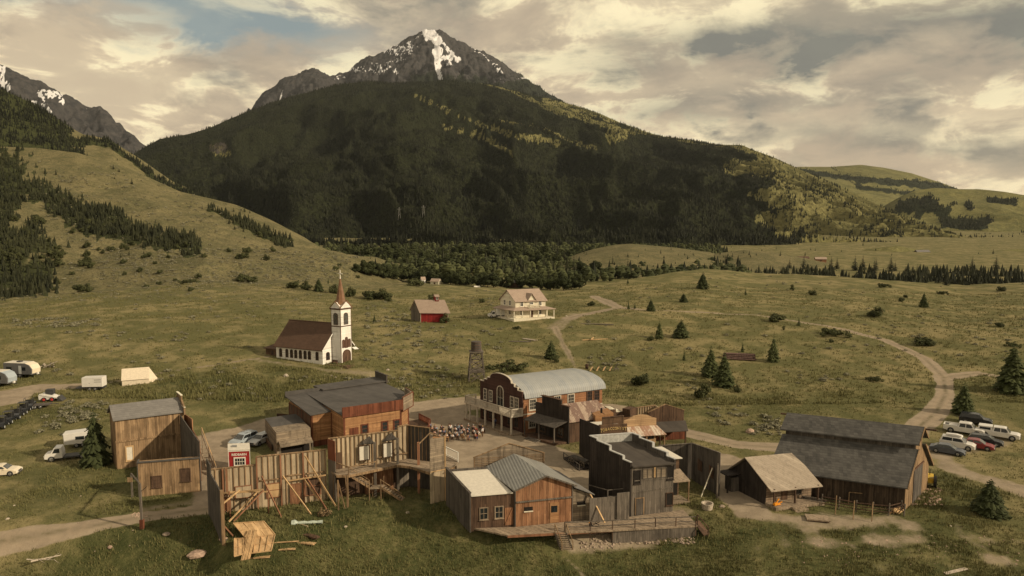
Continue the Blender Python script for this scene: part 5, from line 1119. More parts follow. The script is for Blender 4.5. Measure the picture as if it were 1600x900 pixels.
m_ = b.mb(); m_.pxy([(9.6, -.2), (12.7, 2.4), (13.2, 5.8), (13.0, 5.9), (12.4, 2.6), (9.5, .0)], 5.0, 7.3); sg = b.done(m_, 'sign_box', W_greyh)
m_ = b.mb()
for p, q in (((9.6, -.2), (12.7, 2.4)), ((12.7, 2.4), (13.2, 5.8))):
    for z in (4.98, 7.3): m_.beam((*p, z), (*q, z), .12)
for p in ((9.6, -.2), (12.7, 2.4), (13.2, 5.8)): m_.beam((*p, 4.95), (*p, 7.35), .14)
b.done(m_, 'sign_trim', W_red, sg)
for x, w_ in ((3.3, .85), (6.6, .8), (8.6, .8)): b.win('f', 0, x, 1.9, w_, 1.75, W_red, M_glass, fw=.2, nx=1, ny=3)
b.done(b.mb().box(.9, 2.3, -.06, 0, .9, 3.5), 'door', W_red)
m_ = b.mb(); m_.pxy([(-.6, -1.6), (10, -1.6), (14.5, .6), (17.2, 4.6), (17.4, 9), (13.42, 9), (12.25, 3.15), (9.43, -.07), (-.6, -.07)], .0, .45); b.done(m_, 'deck', W_brown)
rail(b, 'deck_rail', W_red, [(-.5, -1.5, .45), (2.5, -1.5, .45), (6, -1.5, .45), (10, -1.5, .45), (14.4, .7, .45), (17.0, 4.7, .45), (17.2, 8.9, .45)], 1.05, sp=.16, thick=.1)
# lettering on the corner sign: a worn carved word
P1 = Vector(b.tf(12.75, 2.6, 6.15)); P2 = Vector(b.tf(13.2, 5.6, 6.15)); ux = (P2 - P1).normalized(); nx_ = ux.cross(Vector((0, 0, 1)))
Mx = Matrix((ux, Vector((0, 0, 1)), nx_)).transposed().to_4x4(); Mx.translation = (P1 + P2) / 2 + nx_ * .03
m_ = b.mb(); m_.pxy([(12.72, 2.55), (13.17, 5.65), (13.20, 5.65), (12.75, 2.55)], 5.15, 7.15); b.done(m_, 'sign_face', W_orange, sg)
text('BAR', W_red, 1.3, sg, Mx, 'sign_lettering', .02)

# grey shed in front of the saloon, with an awning
b = WB('grey_shed', 'low grey plank shed with a lean-to awning in front of the saloon', 'shed', (433, 712)); O = b.o
A = b.G(433, 712); B1 = b.G(486, 703); K = b.G(415, 688); hz = up(A + O, 676)
d = B1 - A; k = K - A
m_ = MB(); q = [A, B1, B1 + k, K]; m_.add([(p.x, p.y, -.2) for p in q] + [(p.x, p.y, hz - .05) for p in q], [(0, 1, 5, 4), (1, 2, 6, 5), (2, 3, 7, 6), (3, 0, 4, 7), (4, 5, 6, 7)]); b.done(m_, 'wall', W_greyh)
m_ = MB(); m_.slab([(A + d * .0).to_tuple()[:2] + (hz - .15,), (B1.x, B1.y, hz - .15), (*(B1 + k)[:2], hz + .1), (*(A + k)[:2], hz + .1)], .02); b.done(m_, 'roof', R_dark)
fr_ = -k.normalized() * 1.5; m_ = MB(); y0 = A + d * .05; y1 = B1
m_.slab([(y0.x, y0.y, hz - 1.35), (*(y0 + fr_)[:2], hz - 1.9), (*(y1 + fr_)[:2], hz - 1.9), (y1.x, y1.y, hz - 1.35)], .08); b.done(m_, 'awning', W_greyh)
for f_ in (.03, .98): c = A + d * f_ + fr_ * .95; b.done(MB().beam((c.x, c.y, -.2), (c.x, c.y, hz - 1.9), .12), 'awning_post', W_grey)
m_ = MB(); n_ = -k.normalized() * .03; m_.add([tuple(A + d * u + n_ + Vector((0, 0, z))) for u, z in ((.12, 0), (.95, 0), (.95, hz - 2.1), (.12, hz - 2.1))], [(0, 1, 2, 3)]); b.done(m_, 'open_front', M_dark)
m_ = MB(); c = A + k * .3; m_.beam((*(c - d * .05)[:2], 0), (*(A + k - d * .05)[:2], 0), .1, 2); b.done(m_, 'side_boards', W_brownh)
b = WB('notice_board', 'brown board sign with worn white letters standing behind the grey shed', 'sign', (437, 672)); p0, p1 = b.G(434, 672), b.G(462, 670)
m_ = MB(); b.wseg(m_, (p0.x, p0.y, 2.9), (p1.x, p1.y, 2.4), 1.0, .1); b.done(m_, 'board', W_brown)
for c in (p0, p1): b.done(MB().beam((c.x, c.y, -.2), (c.x, c.y, 2.9), .14), 'post', W_brown)
v_ = (p1 - p0).normalized(); Mx = Matrix((v_, Vector((0, 0, 1)), v_.cross(Vector((0, 0, 1))))).transposed().to_4x4(); Mx.translation = (p0 + p1) / 2 + Vector((0, -.03, 1.95)); text('LOT', M_white, .7, b.e, Mx, 'sign_lettering', .02)

# ------------------------------------------------------------------ tall plank building, left
b = Bld('plank_building', 'tall tan plank building with grey gable roof, second storey ledge and small shuttered window', 'building', (184, 735), 30, 128, 0)
m_ = b.mb(); m_.pyz([(0, -.6), (4.6, -.6), (4.6, 7.6), (2.3, 8.9), (0, 7.6)], 0, 8.9); b.done(m_, 'wall', W_tan)
m_ = b.mb(); m_.slab([(-.3, -.35, 7.45), (8.8, -.35, 7.45), (8.8, 2.3, 9.1), (-.3, 2.3, 9.1)], .14); m_.slab([(-.3, 2.3, 9.1), (8.8, 2.3, 9.1), (8.8, 4.9, 7.45), (-.3, 4.9, 7.45)], .14); b.done(m_, 'roof', R_grey)
m_ = b.mb(); m_.box(-.1, 8.9, -.14, -.003, 4.05, 4.3); b.done(m_, 'ledge', W_tan); b.done(b.mb().box(-.05, .12, -.06, -.003, -.6, 4.05), 'corner_board', W_tan)
m_ = b.mb(); m_.pyz([(-.6, 7.0), (5.2, 7.0), (5.2, 8.3), (3.6, 9.0), (3.6, 9.6), (1.0, 9.6), (1.0, 9.0), (-.6, 8.1)], 8.82, 9.02); b.done(m_, 'false_front', W_tan)
m_ = b.mb(); m_.box(8.78, 9.06, .9, 3.7, 9.6, 9.7); m_.box(8.8, 9.05, -.7, 1.0, 8.1, 8.2); b.done(m_, 'false_front_cap', W_cream)
b.win('f', 0, 1.6, 1.3, .75, 1.9, W_lum, R_white, fw=.16, nx=1, ny=1, label='pale boarded up window with a yellow frame')
m_ = b.mb(); m_.box(.2, 2.0, -1.2, -.08, -.5, .0); b.done(m_, 'doorstep', W_grey)
# its street front wall that runs on to the right, seen from behind
c = WB('false_front_wall', 'dark plank false front wall with curved orange top behind the small plank store', 'wall', (286, 718)); 
m_ = MB(); c.wall(m_, (284, 720, 648), (298, 742, 668)); c.wall(m_, (298, 742, 668), (314, 768, 690)); c.done(m_, 'wall', W_dgrey)
m_ = MB(); c.wall(m_, (290, 712, 646), (303, 724, 655)); c.wall(m_, (303, 724, 672), (314, 752, 690)); c.done(m_, 'street_face', W_pine)
for (px, py) in ((283, 735), (289, 748)):
    g0 = c.G(px, py); c.done(MB().beam((g0.x, g0.y, 0), (g0.x + 1.3, g0.y + 1.8, 3.4), .16), 'brace', W_grey)
c = WB('wood_stair', 'steep timber stair and railing against the end of the false front wall', 'stairs', (316, 725))
g0, g1 = c.G(317, 708), c.G(338, 742)
m_ = MB(); m_.beam((g0.x, g0.y, 3.0), (g1.x, g1.y, .3), .1, .25); m_.beam((g0.x - .9, g0.y - .4, 3.0), (g1.x - .9, g1.y - .4, .3), .1, .25)
for i in range(9):
    f_ = (i + .5) / 9; q = g0.lerp(g1, f_); z = 3.0 - 2.7 * f_; m_.beam((q.x, q.y, z), (q.x - .9, q.y - .4, z), .26, .05)
c.done(m_, 'treads', W_deck)
m_ = MB(); m_.beam((g0.x, g0.y, 4.0), (g1.x, g1.y, 1.3), .09); c.done(m_, 'handrail', W_lum)
for f_ in (0, .5, 1): q = g0.lerp(g1, f_); c.done(MB().beam((q.x, q.y, -.2), (q.x, q.y, 4.0 - 2.7 * f_), .11), 'post', W_deck)

b = Bld('plank_store', 'small flat fronted tan plank store with two boarded windows, nearest the dirt road', 'building', (218, 777), 14, 110, 0)
b.done(b.mb().box(0, 7.3, 0, 1.0, -.6, 4.55), 'wall', W_tan)
m_ = b.mb(); m_.box(-.12, 7.45, -.14, .08, 4.55, 4.72); m_.box(-.12, .08, .08, 1.1, 4.55, 4.72); m_.box(7.27, 7.45, .08, 1.1, 4.55, 4.72); b.done(m_, 'parapet_cap', R_dark)
b.done(b.mb().box(-.1, -.003, -.02, 1.0, -.6, 4.5), 'side_sheathing', W_dgrey)
b.win('f', 0, 2.1, 1.2, 1.1, 1.4, W_brown, W_brown, fw=.1, nx=1, ny=3, label='boarded up window, left of two')
b.win('f', 0, 5.6, 1.7, 1.1, 1.6, W_brown, W_brown, fw=.1, nx=1, ny=3, label='boarded up window, right of two')
# ------------------------------------------------------------------ film set walls seen from behind
b = Bld('set_wall', 'long single storey set wall seen from behind, studs and sheathing bare, propped by lumber', 'set wall', (328, 804), 19, -57, 0)
m_ = b.mb(); m_.box(0, 5.5, -.12, 0, -.4, 5.6); m_.box(5.5, 13.9, -.12, 0, -.4, 6.6); b.done(m_, 'sheathing', W_osb)
m_ = b.mb()
for i in range(21):
    x = .1 + i * .68; t_ = 5.6 if x < 5.5 else 6.6
    if i in (2, 3, 8, 9): m_.box(x - .05, x + .05, 0.002, .12, 2.4, t_)
    else: m_.box(x - .05, x + .05, 0.002, .12, -.3, t_)
for x0, x1, z in ((0, 5.5, 5.6), (5.5, 13.95, 6.6)): m_.box(x0, x1, -.15, .16, z, z + .09)
m_.box(.2, 5.4, .122, .2, 2.3, 2.42); m_.box(5.6, 9, .122, .2, 3.5, 3.64); m_.box(9, 13.8, .122, .2, 3.75, 3.9)
b.done(m_, 'stud_frame', W_tan)
for x, t_ in ((5.5, 6.6), (8.3, 6.6), (11.0, 6.6), (1.6, 5.6), (2.0, 5.6)): b.done(b.mb().box(x - .12, x + .06, .203, .34, -.3, t_), 'brace_post', W_lumr)
m_ = b.mb(); m_.pyz([(-.12, -.6), (8.2, -.6), (8.2, 5.6), (5.5, 5.8), (2.2, 5.85), (2.2, 6.9), (-.12, 7.0)], -.14, 0); b.done(m_, 'return_wall', W_dgrey)
b.done(b.mb().box(-.16, .2, 8.0, 8.3, -.6, 5.8), 'end_post', W_tan)
for x0, x1, z0, z1, mt in ((1.0, 2.3, .4, 1.9, W_pine), (3.0, 4.8, 1.7, 3.1, W_osb), (6.6, 8.2, 1.3, 3.0, W_lum), (9.4, 10.6, .1, 2.6, W_pine), (11.2, 13.0, 1.0, 3.2, W_brown)):
    o = b.done(b.mb().box(x0, x1, .125, .17, z0, z1), 'boarded_opening', mt)
    m_ = b.mb()
    for q in ((x0 - .1, x0, z0 - .1, z1 + .1), (x1, x1 + .1, z0 - .1, z1 + .1)): m_.box(q[0], q[1], .124, .21, q[2], q[3])
    m_.box(x0, x1, .124, .21, z1, z1 + .1); m_.box(x0, x1, .124, .21, z0 - .1, z0); m_.box(x0, x1, .17, .2, (z0 + z1) / 2, (z0 + z1) / 2 + .08); b.done(m_, 'opening_frame', W_lumr, o)
br = [((6.0, .3, 4.2), (7.4, 3.6, -.2), W_lumr), ((5.4, .3, 2.2), (1.4, 3.8, .3), W_lum), ((8.5, .3, 3.9), (10.8, 3.8, -.2), W_lum), ((11.2, .3, 6.2), (14.2, 2.6, -.2), W_lum), ((11.2, .3, 3.6), (12.9, 3.2, -.2), W_lumr), ((10.9, .3, 3.4), (12.3, 1.9, .8), W_lum),
      ((1.2, .3, 2.6), (5.6, 2.6, 3.3), W_lum), ((2.0, 3.4, .1), (5.8, 2.0, 3.0), W_lumr), ((9.2, .3, 3.2), (13.5, .9, 3.6), W_lum), ((2.0, 1.6, 0), (2.0, 1.6, 3.2), W_lumr), ((6.3, 1.9, -.2), (6.3, 1.9, 2.7), W_lumr), ((2.0, 1.6, 3.1), (6.3, 1.9, 2.7), W_lum), ((7.6, 4.2, -.3), (9.6, 6.4, -.5), W_osb), ((.2, 5.2, 2.8), (3.2, 1.5, 3.2), W_lum), ((0.1, 7.8, 1.6), (1.3, 6.8, -.3), W_lumr)]
for p, q, mt in br: b.done(b.mb().beam(p, q, .12, .16), 'brace', mt)

b = WB('stage_facade', 'two storey set facade seen from behind with a timber gallery, posts and bracing', 'set wall', (523, 790))
O = b.o
def G8(px, py, z): return b.G(px, py, z)
T0, T1, T2, T2b, T3, T4 = G8(512.5, 685.5, 8), G8(524, 689, 8), G8(621, 672.5, 8), G8(621, 666, 8.5), G8(637, 663.7, 8.5), G8(672, 668, 8.5)
m_ = MB(); ins = .0
b.wseg(m_, (T0.x, T0.y, 8), (T2.x, T2.y, 8), 3.9, .12); b.wseg(m_, (T2.x, T2.y, 8.5), (T3.x, T3.y, 8.5), 3.9, .12); b.done(m_, 'upper_wall', W_osb)
m_ = MB(); b.wseg(m_, (T0.x, T0.y, 3.85), (T3.x, T3.y, 3.85), -.3, .12); b.done(m_, 'lower_wall', W_brown)
m_ = MB(); b.wseg(m_, (T3.x, T3.y, 8.5), (T4.x, T4.y, 8.3), -.3, .12); b.done(m_, 'corner_wall', W_dgrey)  # dark boards put the shade of this inner face into colour
m_ = MB(); b.wseg(m_, (T1.x, T1.y - .1, 8), (T0.x, T0.y, 8), 5.4, .1); b.done(m_, 'return_panel', W_red)
m_ = MB(); b.wseg(m_, (T1.x, T1.y - .1, 5.38), (T0.x, T0.y, 5.38), -.3, .1); b.done(m_, 'lower_return_panel', W_grey)
m_ = MB()
for (A, B1, zt) in ((T0, T2, 8), (T2, T3, 8.5), (T3, T4, 8.4)):
    dd = (B1 - A); dd.z = 0; n = int(dd.length / .55); nn = Vector((dd.y, -dd.x, 0)).normalized() * .1
    for i in range(n + 1):
        q = A + dd * (i / n) + nn; m_.beam((q.x, q.y, 3.9), (q.x, q.y, zt), .09, .09)
    m_.beam((A.x + nn.x * .5, A.y + nn.y * .5, zt + .05), (B1.x + nn.x * .5, B1.y + nn.y * .5, zt + .05), .26, .1)
b.done(m_, 'stud_frame', W_tan)
# gallery deck
D0, D1, D2, D3 = G8(526, 742, 3.9), G8(545, 742, 3.9), G8(621, 726, 3.9), G8(640, 728, 3.9); D4 = G8(672, 738, 3.9)
dk = [D0, D1, D2, D3, D4, G8(676, 728, 3.9), T4, T3, T2, T0]
m_ = MB(); m_.pxy([(p.x, p.y) for p in dk], 3.7, 3.9); gal = b.done(m_, 'gallery', W_deck)
m_ = MB()
for p, q in ((D0, D1), (D1, D2), (D2, D3), (D3, D4)): m_.beam((p.x, p.y - .04, 3.72), (q.x, q.y - .04, 3.72), .08, .3)
b.done(m_, 'gallery_beam', W_tan, gal)
for px, py, z0 in ((529, 796, 0), (544, 792, 0), (522, 784, 0), (587, 752, 0)):
    g0 = b.G(px, py); b.done(MB().beam((g0.x, g0.y, -.4), (g0.x, g0.y, 3.75), .14), 'post', W_tan)
for px, py, zt in ((586, 730, 7.2), (621.5, 725, 7.4), (654, 726, 6.9)):
    g0 = G8(px, py, 3.9); b.done(MB().beam((g0.x, g0.y, -.3), (g0.x, g0.y, zt), .3, .3), 'roof_post', W_grey if px < 640 else W_lumr)
# sloping little roofs between the wall top and the posts
for (pa, za), (pb, zb), (pc, zc) in (((577, 681), 7.9), ((586, 730), 7.1), ((561, 699), 6.9)), (((611, 676), 7.9), ((621.5, 725), 7.3), ((598, 694), 6.9)):
    a_ = G8(*pa, za); g0 = G8(*pb, 3.9); c_ = T0.lerp(T2, .45 if pb[0] < 600 else .78)
    m_ = MB(); m_.slab([(a_.x, a_.y, za), (g0.x, g0.y, zb), (c_.x, c_.y - .3, zc)], .12); b.done(m_, 'small_roof', W_dgrey)
for (px0, py0, px1, py1, z0, z1) in ((560, 723, 575, 721, 4.6, 6.9), (596, 715, 610, 713, 4.6, 6.9)):
    a_, c_ = T0.lerp(T2, .42 if px0 == 560 else .77), T0.lerp(T2, .57 if px0 == 560 else .91)
    nn = Vector((.35, -.7, 0)).normalized() * .42
    m_ = MB(); b.wseg(m_, (a_.x + nn.x, a_.y + nn.y, 6.6), (c_.x + nn.x, c_.y + nn.y, 6.6), 4.75, .06); o = b.done(m_, 'window_screen', R_white)
    m_ = MB()
    for z in (4.7, 6.65): m_.beam((a_.x + nn.x * 1.05, a_.y + nn.y * 1.05, z), (c_.x + nn.x * 1.05, c_.y + nn.y * 1.05, z), .1)
    for e_ in (a_, c_): m_.beam((e_.x + nn.x * 1.05, e_.y + nn.y * 1.05, 4.7), (e_.x + nn.x * 1.05, e_.y + nn.y * 1.05, 6.65), .1)
    b.done(m_, 'screen_frame', W_brown, o)
# doors under and on the gallery
a_ = T0.lerp(T2, .06); c_ = T0.lerp(T2, .18); m_ = MB(); b.wseg(m_, (a_.x + .1, a_.y - .22, 6.1), (c_.x + .1, c_.y - .22, 6.1), 3.95, .06); b.done(m_, 'gallery_door', W_brown)
a_ = T2.lerp(T3, .1); c_ = T3; m_ = MB(); b.wseg(m_, (a_.x + .1, a_.y - .22, 3.0), (c_.x + .1, c_.y - .22, 3.0), .2, .06); b.done(m_, 'double_door', W_grey)
a_ = T0.lerp(T2, .5); c_ = T0.lerp(T2, .92); m_ = MB(); b.wseg(m_, (a_.x + .1, a_.y - .22, 3.1), (c_.x + .1, c_.y - .22, 3.1), -.2, .06); b.done(m_, 'lower_opening', W_pine)
m_ = MB()
for p, q, z in ((D1, D2, 1.0),): m_.beam((p.x, p.y, 4.9), (p.lerp(q, .55).x, p.lerp(q, .55).y, 4.9), .1)
p = G8(526, 735, 3.9); m_.beam((p.x, p.y, 4.9), (D1.x, D1.y, 4.9), .1); m_.beam((D1.x, D1.y, 3.9), (D1.x, D1.y, 5.0), .1); q = D1.lerp(D2, .55); m_.beam((q.x, q.y, 3.9), (q.x, q.y, 5.0), .1)
q1, q2 = T0.lerp(T2, .7), T2.lerp(T3, .9); m_.beam((q1.x + .2, q1.y - .3, 4.8), (q2.x + .2, q2.y - .3, 4.8), .1)
b.done(m_, 'gallery_rail', W_tan)
for p, q in (((529, 796, 3.7), (540, 794, -.3)), ((541, 790, 3.7), (543, 793, -.3)), ((545, 745, 6.0), (553, 735, 3.9))):
    a_, c_ = G8(p[0], p[1], 0), G8(q[0], q[1], 0); b.done(MB().beam((a_.x, a_.y, p[2]), (c_.x, c_.y, q[2]), .1), 'brace', W_tan)
# plywood tower at the right end
P0, P1_, P2_ = b.G(673, 788), b.G(695, 783), b.G(714, 773)
hu = up(P0 + O, 687); hm = up(P0 + O, 737)
m_ = MB(); b.wseg(m_, (P0.x, P0.y, hm - .1), (P1_.x, P1_.y, hm - .1), -.3, .14); b.done(m_, 'lower_panel', W_osb)
m_ = MB(); b.wseg(m_, (P0.x, P0.y - .02, hu), (P1_.x, P1_.y - .02, hu), hm, .14); b.done(m_, 'upper_panel', W_greyh)
m_ = MB(); m_.beam((P1_.x + .1, P1_.y, -.2), (P1_.x + .1, P1_.y, hu + .1), .16); m_.beam((P0.x, P0.y, hm - .05), (P1_.x, P1_.y, hm - .05), .22, .08); b.done(m_, 'corner_post', W_lum)
m_ = MB(); b.wseg(m_, (P1_.x + .2, P1_.y + .1, 3.9), (P2_.x, P2_.y, 3.9), -.3, .12); b.done(m_, 'side_wall', W_tan)
E0 = G8(716, 722, 3.9); E1 = G8(696, 738, 3.9); E2 = G8(697, 712, 3.9)
m_ = MB(); m_.pxy([(E1.x, E1.y), (E0.x, E0.y), (E0.x - .6, E0.y + 1.5), (E2.x, E2.y)], 3.8, 3.9); b.done(m_, 'side_deck', W_deck)
rail(b, 'white_rail', M_white, [(E2.x, E2.y, 3.9), (E0.x, E0.y + .2, 3.9), (E0.x, E0.y, 3.9)], 1.2, sp=.2, thick=.09)
m_ = MB(); a_, c_ = G8(654, 694, 7), G8(672, 676, 8.2); m_.beam(tuple(a_), tuple(c_), .14, .1); d_ = G8(697, 686, 7.2); m_.beam(tuple(c_), (d_.x, d_.y, 7.2), .16, .12); b.done(m_, 'gable_rafter', W_tan)

c = WB('timber_stair', 'open timber stair in two flights down from the gallery to the grass', 'stairs', (578, 765))
fl = [((543, 741, 3.9), (576, 761, 1.7)), ((594, 761, 1.7), (628, 783, 0))]
for (p, q) in fl:
    A = c.G(p[0], p[1], p[2]); B1 = c.G(q[0], q[1], q[2]); dn = Vector((.25, .95, 0)) * .9
    for s_ in (0, 1): c.done(MB().beam(tuple(A + dn * s_), tuple(B1 + dn * s_), .08, .26), 'stringer', W_tan)
    m_ = MB()
    for i in range(9): r = A.lerp(B1, (i + .5) / 9); m_.beam(tuple(r), tuple(r + dn), .3, .05)
    c.done(m_, 'treads', W_deck)
    u = Vector((0, 0, 1.0)); c.done(MB().beam(tuple(A + u), tuple(B1 + u), .07, .07), 'handrail', W_tan)
L0, L1 = c.G(577, 763, 1.7), c.G(595, 762, 1.7); dn = Vector((.2, 1.1, 0))
c.done(MB().add([tuple(v) for v in (L0, L1, L1 + dn, L0 + dn)] + [(v.x, v.y, 1.55) for v in (L0, L1, L1 + dn, L0 + dn)], [(0, 1, 2, 3), (7, 6, 5, 4), (0, 4, 5, 1), (1, 5, 6, 2), (2, 6, 7, 3), (3, 7, 4, 0)]), 'landing', W_deck)
for v in (L0, L1, L1 + dn, L0 + dn): c.done(MB().beam((v.x, v.y, -.4), (v.x, v.y, 2.8), .11), 'post', W_tan)

# ------------------------------------------------------------------ white and red kiosk trailer
b = Bld('food_kiosk', 'red kiosk trailer with white roof and small paned window behind the set wall', 'kiosk', (358, 741), 8, 112, 0)
b.done(b.mb().box(0, 2.9, 0, 3.0, .4, 3.4), 'body', plain('kiosk_red', (.32, .025, .025), .5))
b.done(b.mb().box(-.06, 2.96, -.06, 3.06, 3.4, 3.5), 'roof', R_white); b.done(b.mb().box(.5, 1.2, 1.2, 1.9, 3.5, 3.62), 'roof_vent', M_steel)
m_ = b.mb()
for x in (-.03, 2.85): m_.box(x, x + .08, -.04, .0, .4, 3.4)
m_.box(.05, 2.85, -.04, 0, 3.25, 3.4); b.done(m_, 'trim', M_white)
b.win('f', 0, 1.5, 1.3, 1.3, .95, M_white, M_glass, fw=.16, nx=4, ny=2)
Mx = Matrix(((1, 0, 0, 1.45), (0, 0, -1, -.02), (0, 1, 0, 2.78), (0, 0, 0, 1))); text('REDBARN', M_white, .46, b.e, Mx, 'lettering', .01, offset=.01)
for x in (.5, 2.3): b.done(b.mb().cyl((x, .1, .3), (x, .35, .3), .35, n=14), 'wheel', M_blk)

# ------------------------------------------------------------------ centre front: gabled store with flat annex and lean-to
b = Bld('gabled_store', 'reddish board store with ribbed grey gable roof, white roofed annex and lean-to', 'building', (806, 822), 12, 116, 0)
m_ = b.mb(); m_.pxz([(0, -.3), (6.9, -.3), (6.9, 4.5), (3.5, 5.75), (0, 4.5)], 0, 8.0); b.done(m_, 'wall', W_pine)
m_ = b.mb(); m_.slab([(-.35, -.35, 4.45), (3.5, -.35, 5.95), (3.5, 8.3, 5.95), (-.35, 8.3, 4.45)], .12); m_.slab([(3.5, -.35, 5.95), (7.3, -.35, 4.45), (7.3, 8.3, 4.45), (3.5, 8.3, 5.95)], .12); b.done(m_, 'roof', R_seam)
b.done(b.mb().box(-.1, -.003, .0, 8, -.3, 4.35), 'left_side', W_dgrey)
m_ = b.mb(); m_.pxz([(6.903, -.3), (9.1, -.3), (9.1, 3.1), (6.903, 4.0)], .05, 8.0); b.done(m_, 'lean_to', W_greyh)
m_ = b.mb(); m_.slab([(6.95, -.3, 4.3), (9.5, -.3, 3.15), (9.5, 8.2, 3.15), (6.95, 8.2, 4.3)], .1); b.done(m_, 'lean_to_roof', R_grey)
b.done(b.mb().box(-5.3, -.103, .3, 7.4, -.3, 4.0), 'annex', W_brown)
m_ = b.mb(); m_.slab([(-5.2, .1, 4.05), (-.3, .1, 4.05), (-.3, 7.4, 4.5), (-5.2, 7.4, 4.5)], .1); b.done(m_, 'annex_roof', R_white)
m_ = b.mb(); m_.pyz([(.0, -.3), (7.8, -.3), (7.8, 4.9), (.0, 4.4)], -5.45, -5.303); b.done(m_, 'annex_side', W_dgrey)
m_ = b.mb(); m_.beam((-5.38, 0, 4.46), (-5.38, 7.8, 4.96), .3, .12); m_.box(-5.3, -.4, 7.42, 7.6, 4.3, 4.75); b.done(m_, 'annex_coping', W_dgrey)
m_ = b.mb(); m_.beam((0, -.1, 2.9), (6.9, -.1, 3.0), .14, .16); m_.beam((-.3, -.38, 4.4), (3.5, -.38, 5.9), .06, .18); m_.beam((3.5, -.38, 5.9), (7.25, -.38, 4.4), .06, .18); m_.box(6.8, 6.92, -.06, -.003, -.3, 4.4); b.done(m_, 'trim', W_grey)
b.win('f', .3, -3.7, 1.1, .85, 1.3, W_deck, M_glass, fw=.1); b.win('f', .3, -1.9, 1.1, .85, 1.3, W_deck, M_glass, fw=.1)
m_ = b.mb(); m_.box(-1.2, -.25, .24, .3, .1, 2.2); m_.beam((-1.15, .2, .2), (-.3, .2, 2.1), .06, .12); b.done(m_, 'plank_door', W_pine)
b.done(b.mb().box(1.0, 2.0, -.05, 0, 1.75, 2.2), 'vent_slot', M_dark); b.done(b.mb().box(.95, 2.05, -.1, -.02, 1.6, 1.72), 'vent_sill', W_cream)
b.done(b.mb().box(4.1, 5.2, -.06, 0, .0, 2.5), 'door', W_orange); b.done(b.mb().box(4.25, 5.0, -.09, -.062, 1.3, 2.1), 'door_window', M_glass)
b.done(b.mb().box(7.5, 8.5, -.0, .05, 1.9, 2.3), 'vent_slot', M_dark); b.done(b.mb().box(7.5, 8.5, -.05, .02, 1.75, 1.87), 'vent_sill', W_cream)
# open gable screen on the street side, horizontal boards on edge
m_ = b.mb()
for i in range(7): m_.beam((-1.2, 9.4, 3.9 + i * .22), (8.0, 9.4, 3.9 + i * .22), .03, .05)
m_.beam((-1.2, 9.4, 2.0), (-1.2, 9.4, 5.4), .12); m_.beam((8.0, 9.4, 2.0), (8.0, 9.4, 5.4), .12)
b.done(m_, 'street_screen', W_tan)
m_ = b.mb(); m_.pxz([(-1.2, 3.9), (8, 3.9), (8, 5.35), (3.4, 6.9), (-1.2, 5.35)], 9.45, 9.5); b.done(m_, 'street_gable', W_greyh)
m_ = b.mb(); m_.beam((-1.3, 9.42, 5.4), (3.4, 9.42, 6.98), .14, .1); m_.beam((3.4, 9.42, 6.98), (8.1, 9.42, 5.4), .14, .1); b.done(m_, 'gable_cap', W_tan)

# boardwalk along the front, its stairs and ramp rail
b = WB('boardwalk', 'grey plank boardwalk and ramp along the front buildings with a pole rail', 'boardwalk', (880, 828))
dk = [(740, 826), (793, 837), (868, 833), (962, 829), (1090, 822), (1068, 797), (985, 808), (895, 815), (806, 824)]
pts = [b.G(*p, .0) for p in dk]
m_ = MB(); m_.pxy([(p.x, p.y) for p in pts], -.12, .06); b.done(m_, 'deck', W_deck)
m_ = MB(); c = [b.G(793, 837), b.G(868, 833), b.G(957, 828)]
for p, q in zip(c[:-1], c[1:]): m_.beam((p.x, p.y, -.12), (q.x, q.y, -.12), .06, .28)
b.done(m_, 'rim_board', W_lumr)
m_ = MB(); p, q = b.G(957, 828), b.G(1088, 822); b.wseg(m_, (p.x, p.y, .05), (q.x, q.y, .05), -1.9, .1); b.done(m_, 'skirt_boards', W_grey)
rp = [(882, 831), (922, 830), (957, 828), (992, 826), (1024, 824), (1056, 823), (1087, 822)]
for p in rp: g0 = b.G(*p); b.done(MB().beam((g0.x, g0.y, -1.2), (g0.x, g0.y, 1.15), .1), 'rail_post', W_brown)
m_ = MB()
for p, q in zip(rp[:-1], rp[1:]):
    p, q = b.G(*p), b.G(*q); m_.beam((p.x, p.y, 1.15), (q.x, q.y, 1.15), .1); m_.beam((p.x, p.y, .6), (q.x, q.y, .6), .06)
b.done(m_, 'rail', W_grey)
c = WB('front_stairs', 'steep open wooden stairs with two handrails leading down from the boardwalk into the grass', 'stairs', (875, 833))
A0, A1 = c.G(867, 833), c.G(884, 832); z1 = -1.9
B0 = PZ(878, 862, -2.0) - c.o; B1_ = PZ(895, 861, -2.0) - c.o
for p, q in ((A0, B0), (A1, B1_)):
    c.done(MB().beam((p.x, p.y, -.02), tuple(q), .06, .26), 'stringer', W_grey); c.done(MB().beam((p.x, p.y, 1.1), (q.x, q.y, q.z + 1.1), .08), 'handrail', W_tan)
    c.done(MB().beam((p.x, p.y, -.1), (p.x, p.y, 1.1), .09), 'rail_post', W_tan); c.done(MB().beam((q.x, q.y, q.z - .3), (q.x, q.y, q.z + 1.1), .09), 'rail_post', W_tan)
for i in range(10):
    f_ = (i + .5) / 10; p = A0.lerp(B0, f_); q = A1.lerp(B1_, f_); c.done(MB().beam((p.x, p.y, p.z), (q.x, q.y, q.z), .26, .05), 'tread', W_deck)
b = WB('fence', 'tall grey board fence between the lean-to and the tall false front building', 'fence', (930, 810))
m_ = MB(); b.wall(m_, (921, 818, 779), (963, 812, 776)); b.wall(m_, (964, 813, 771), (983, 811, 769)); b.done(m_, 'boards', W_grey)
g0, g1 = b.G(921, 812), b.G(945, 822); b.done(MB().beam((g0.x, g0.y, 3.3), (g1.x, g1.y, .4), .16, .1), 'prop', W_lum)

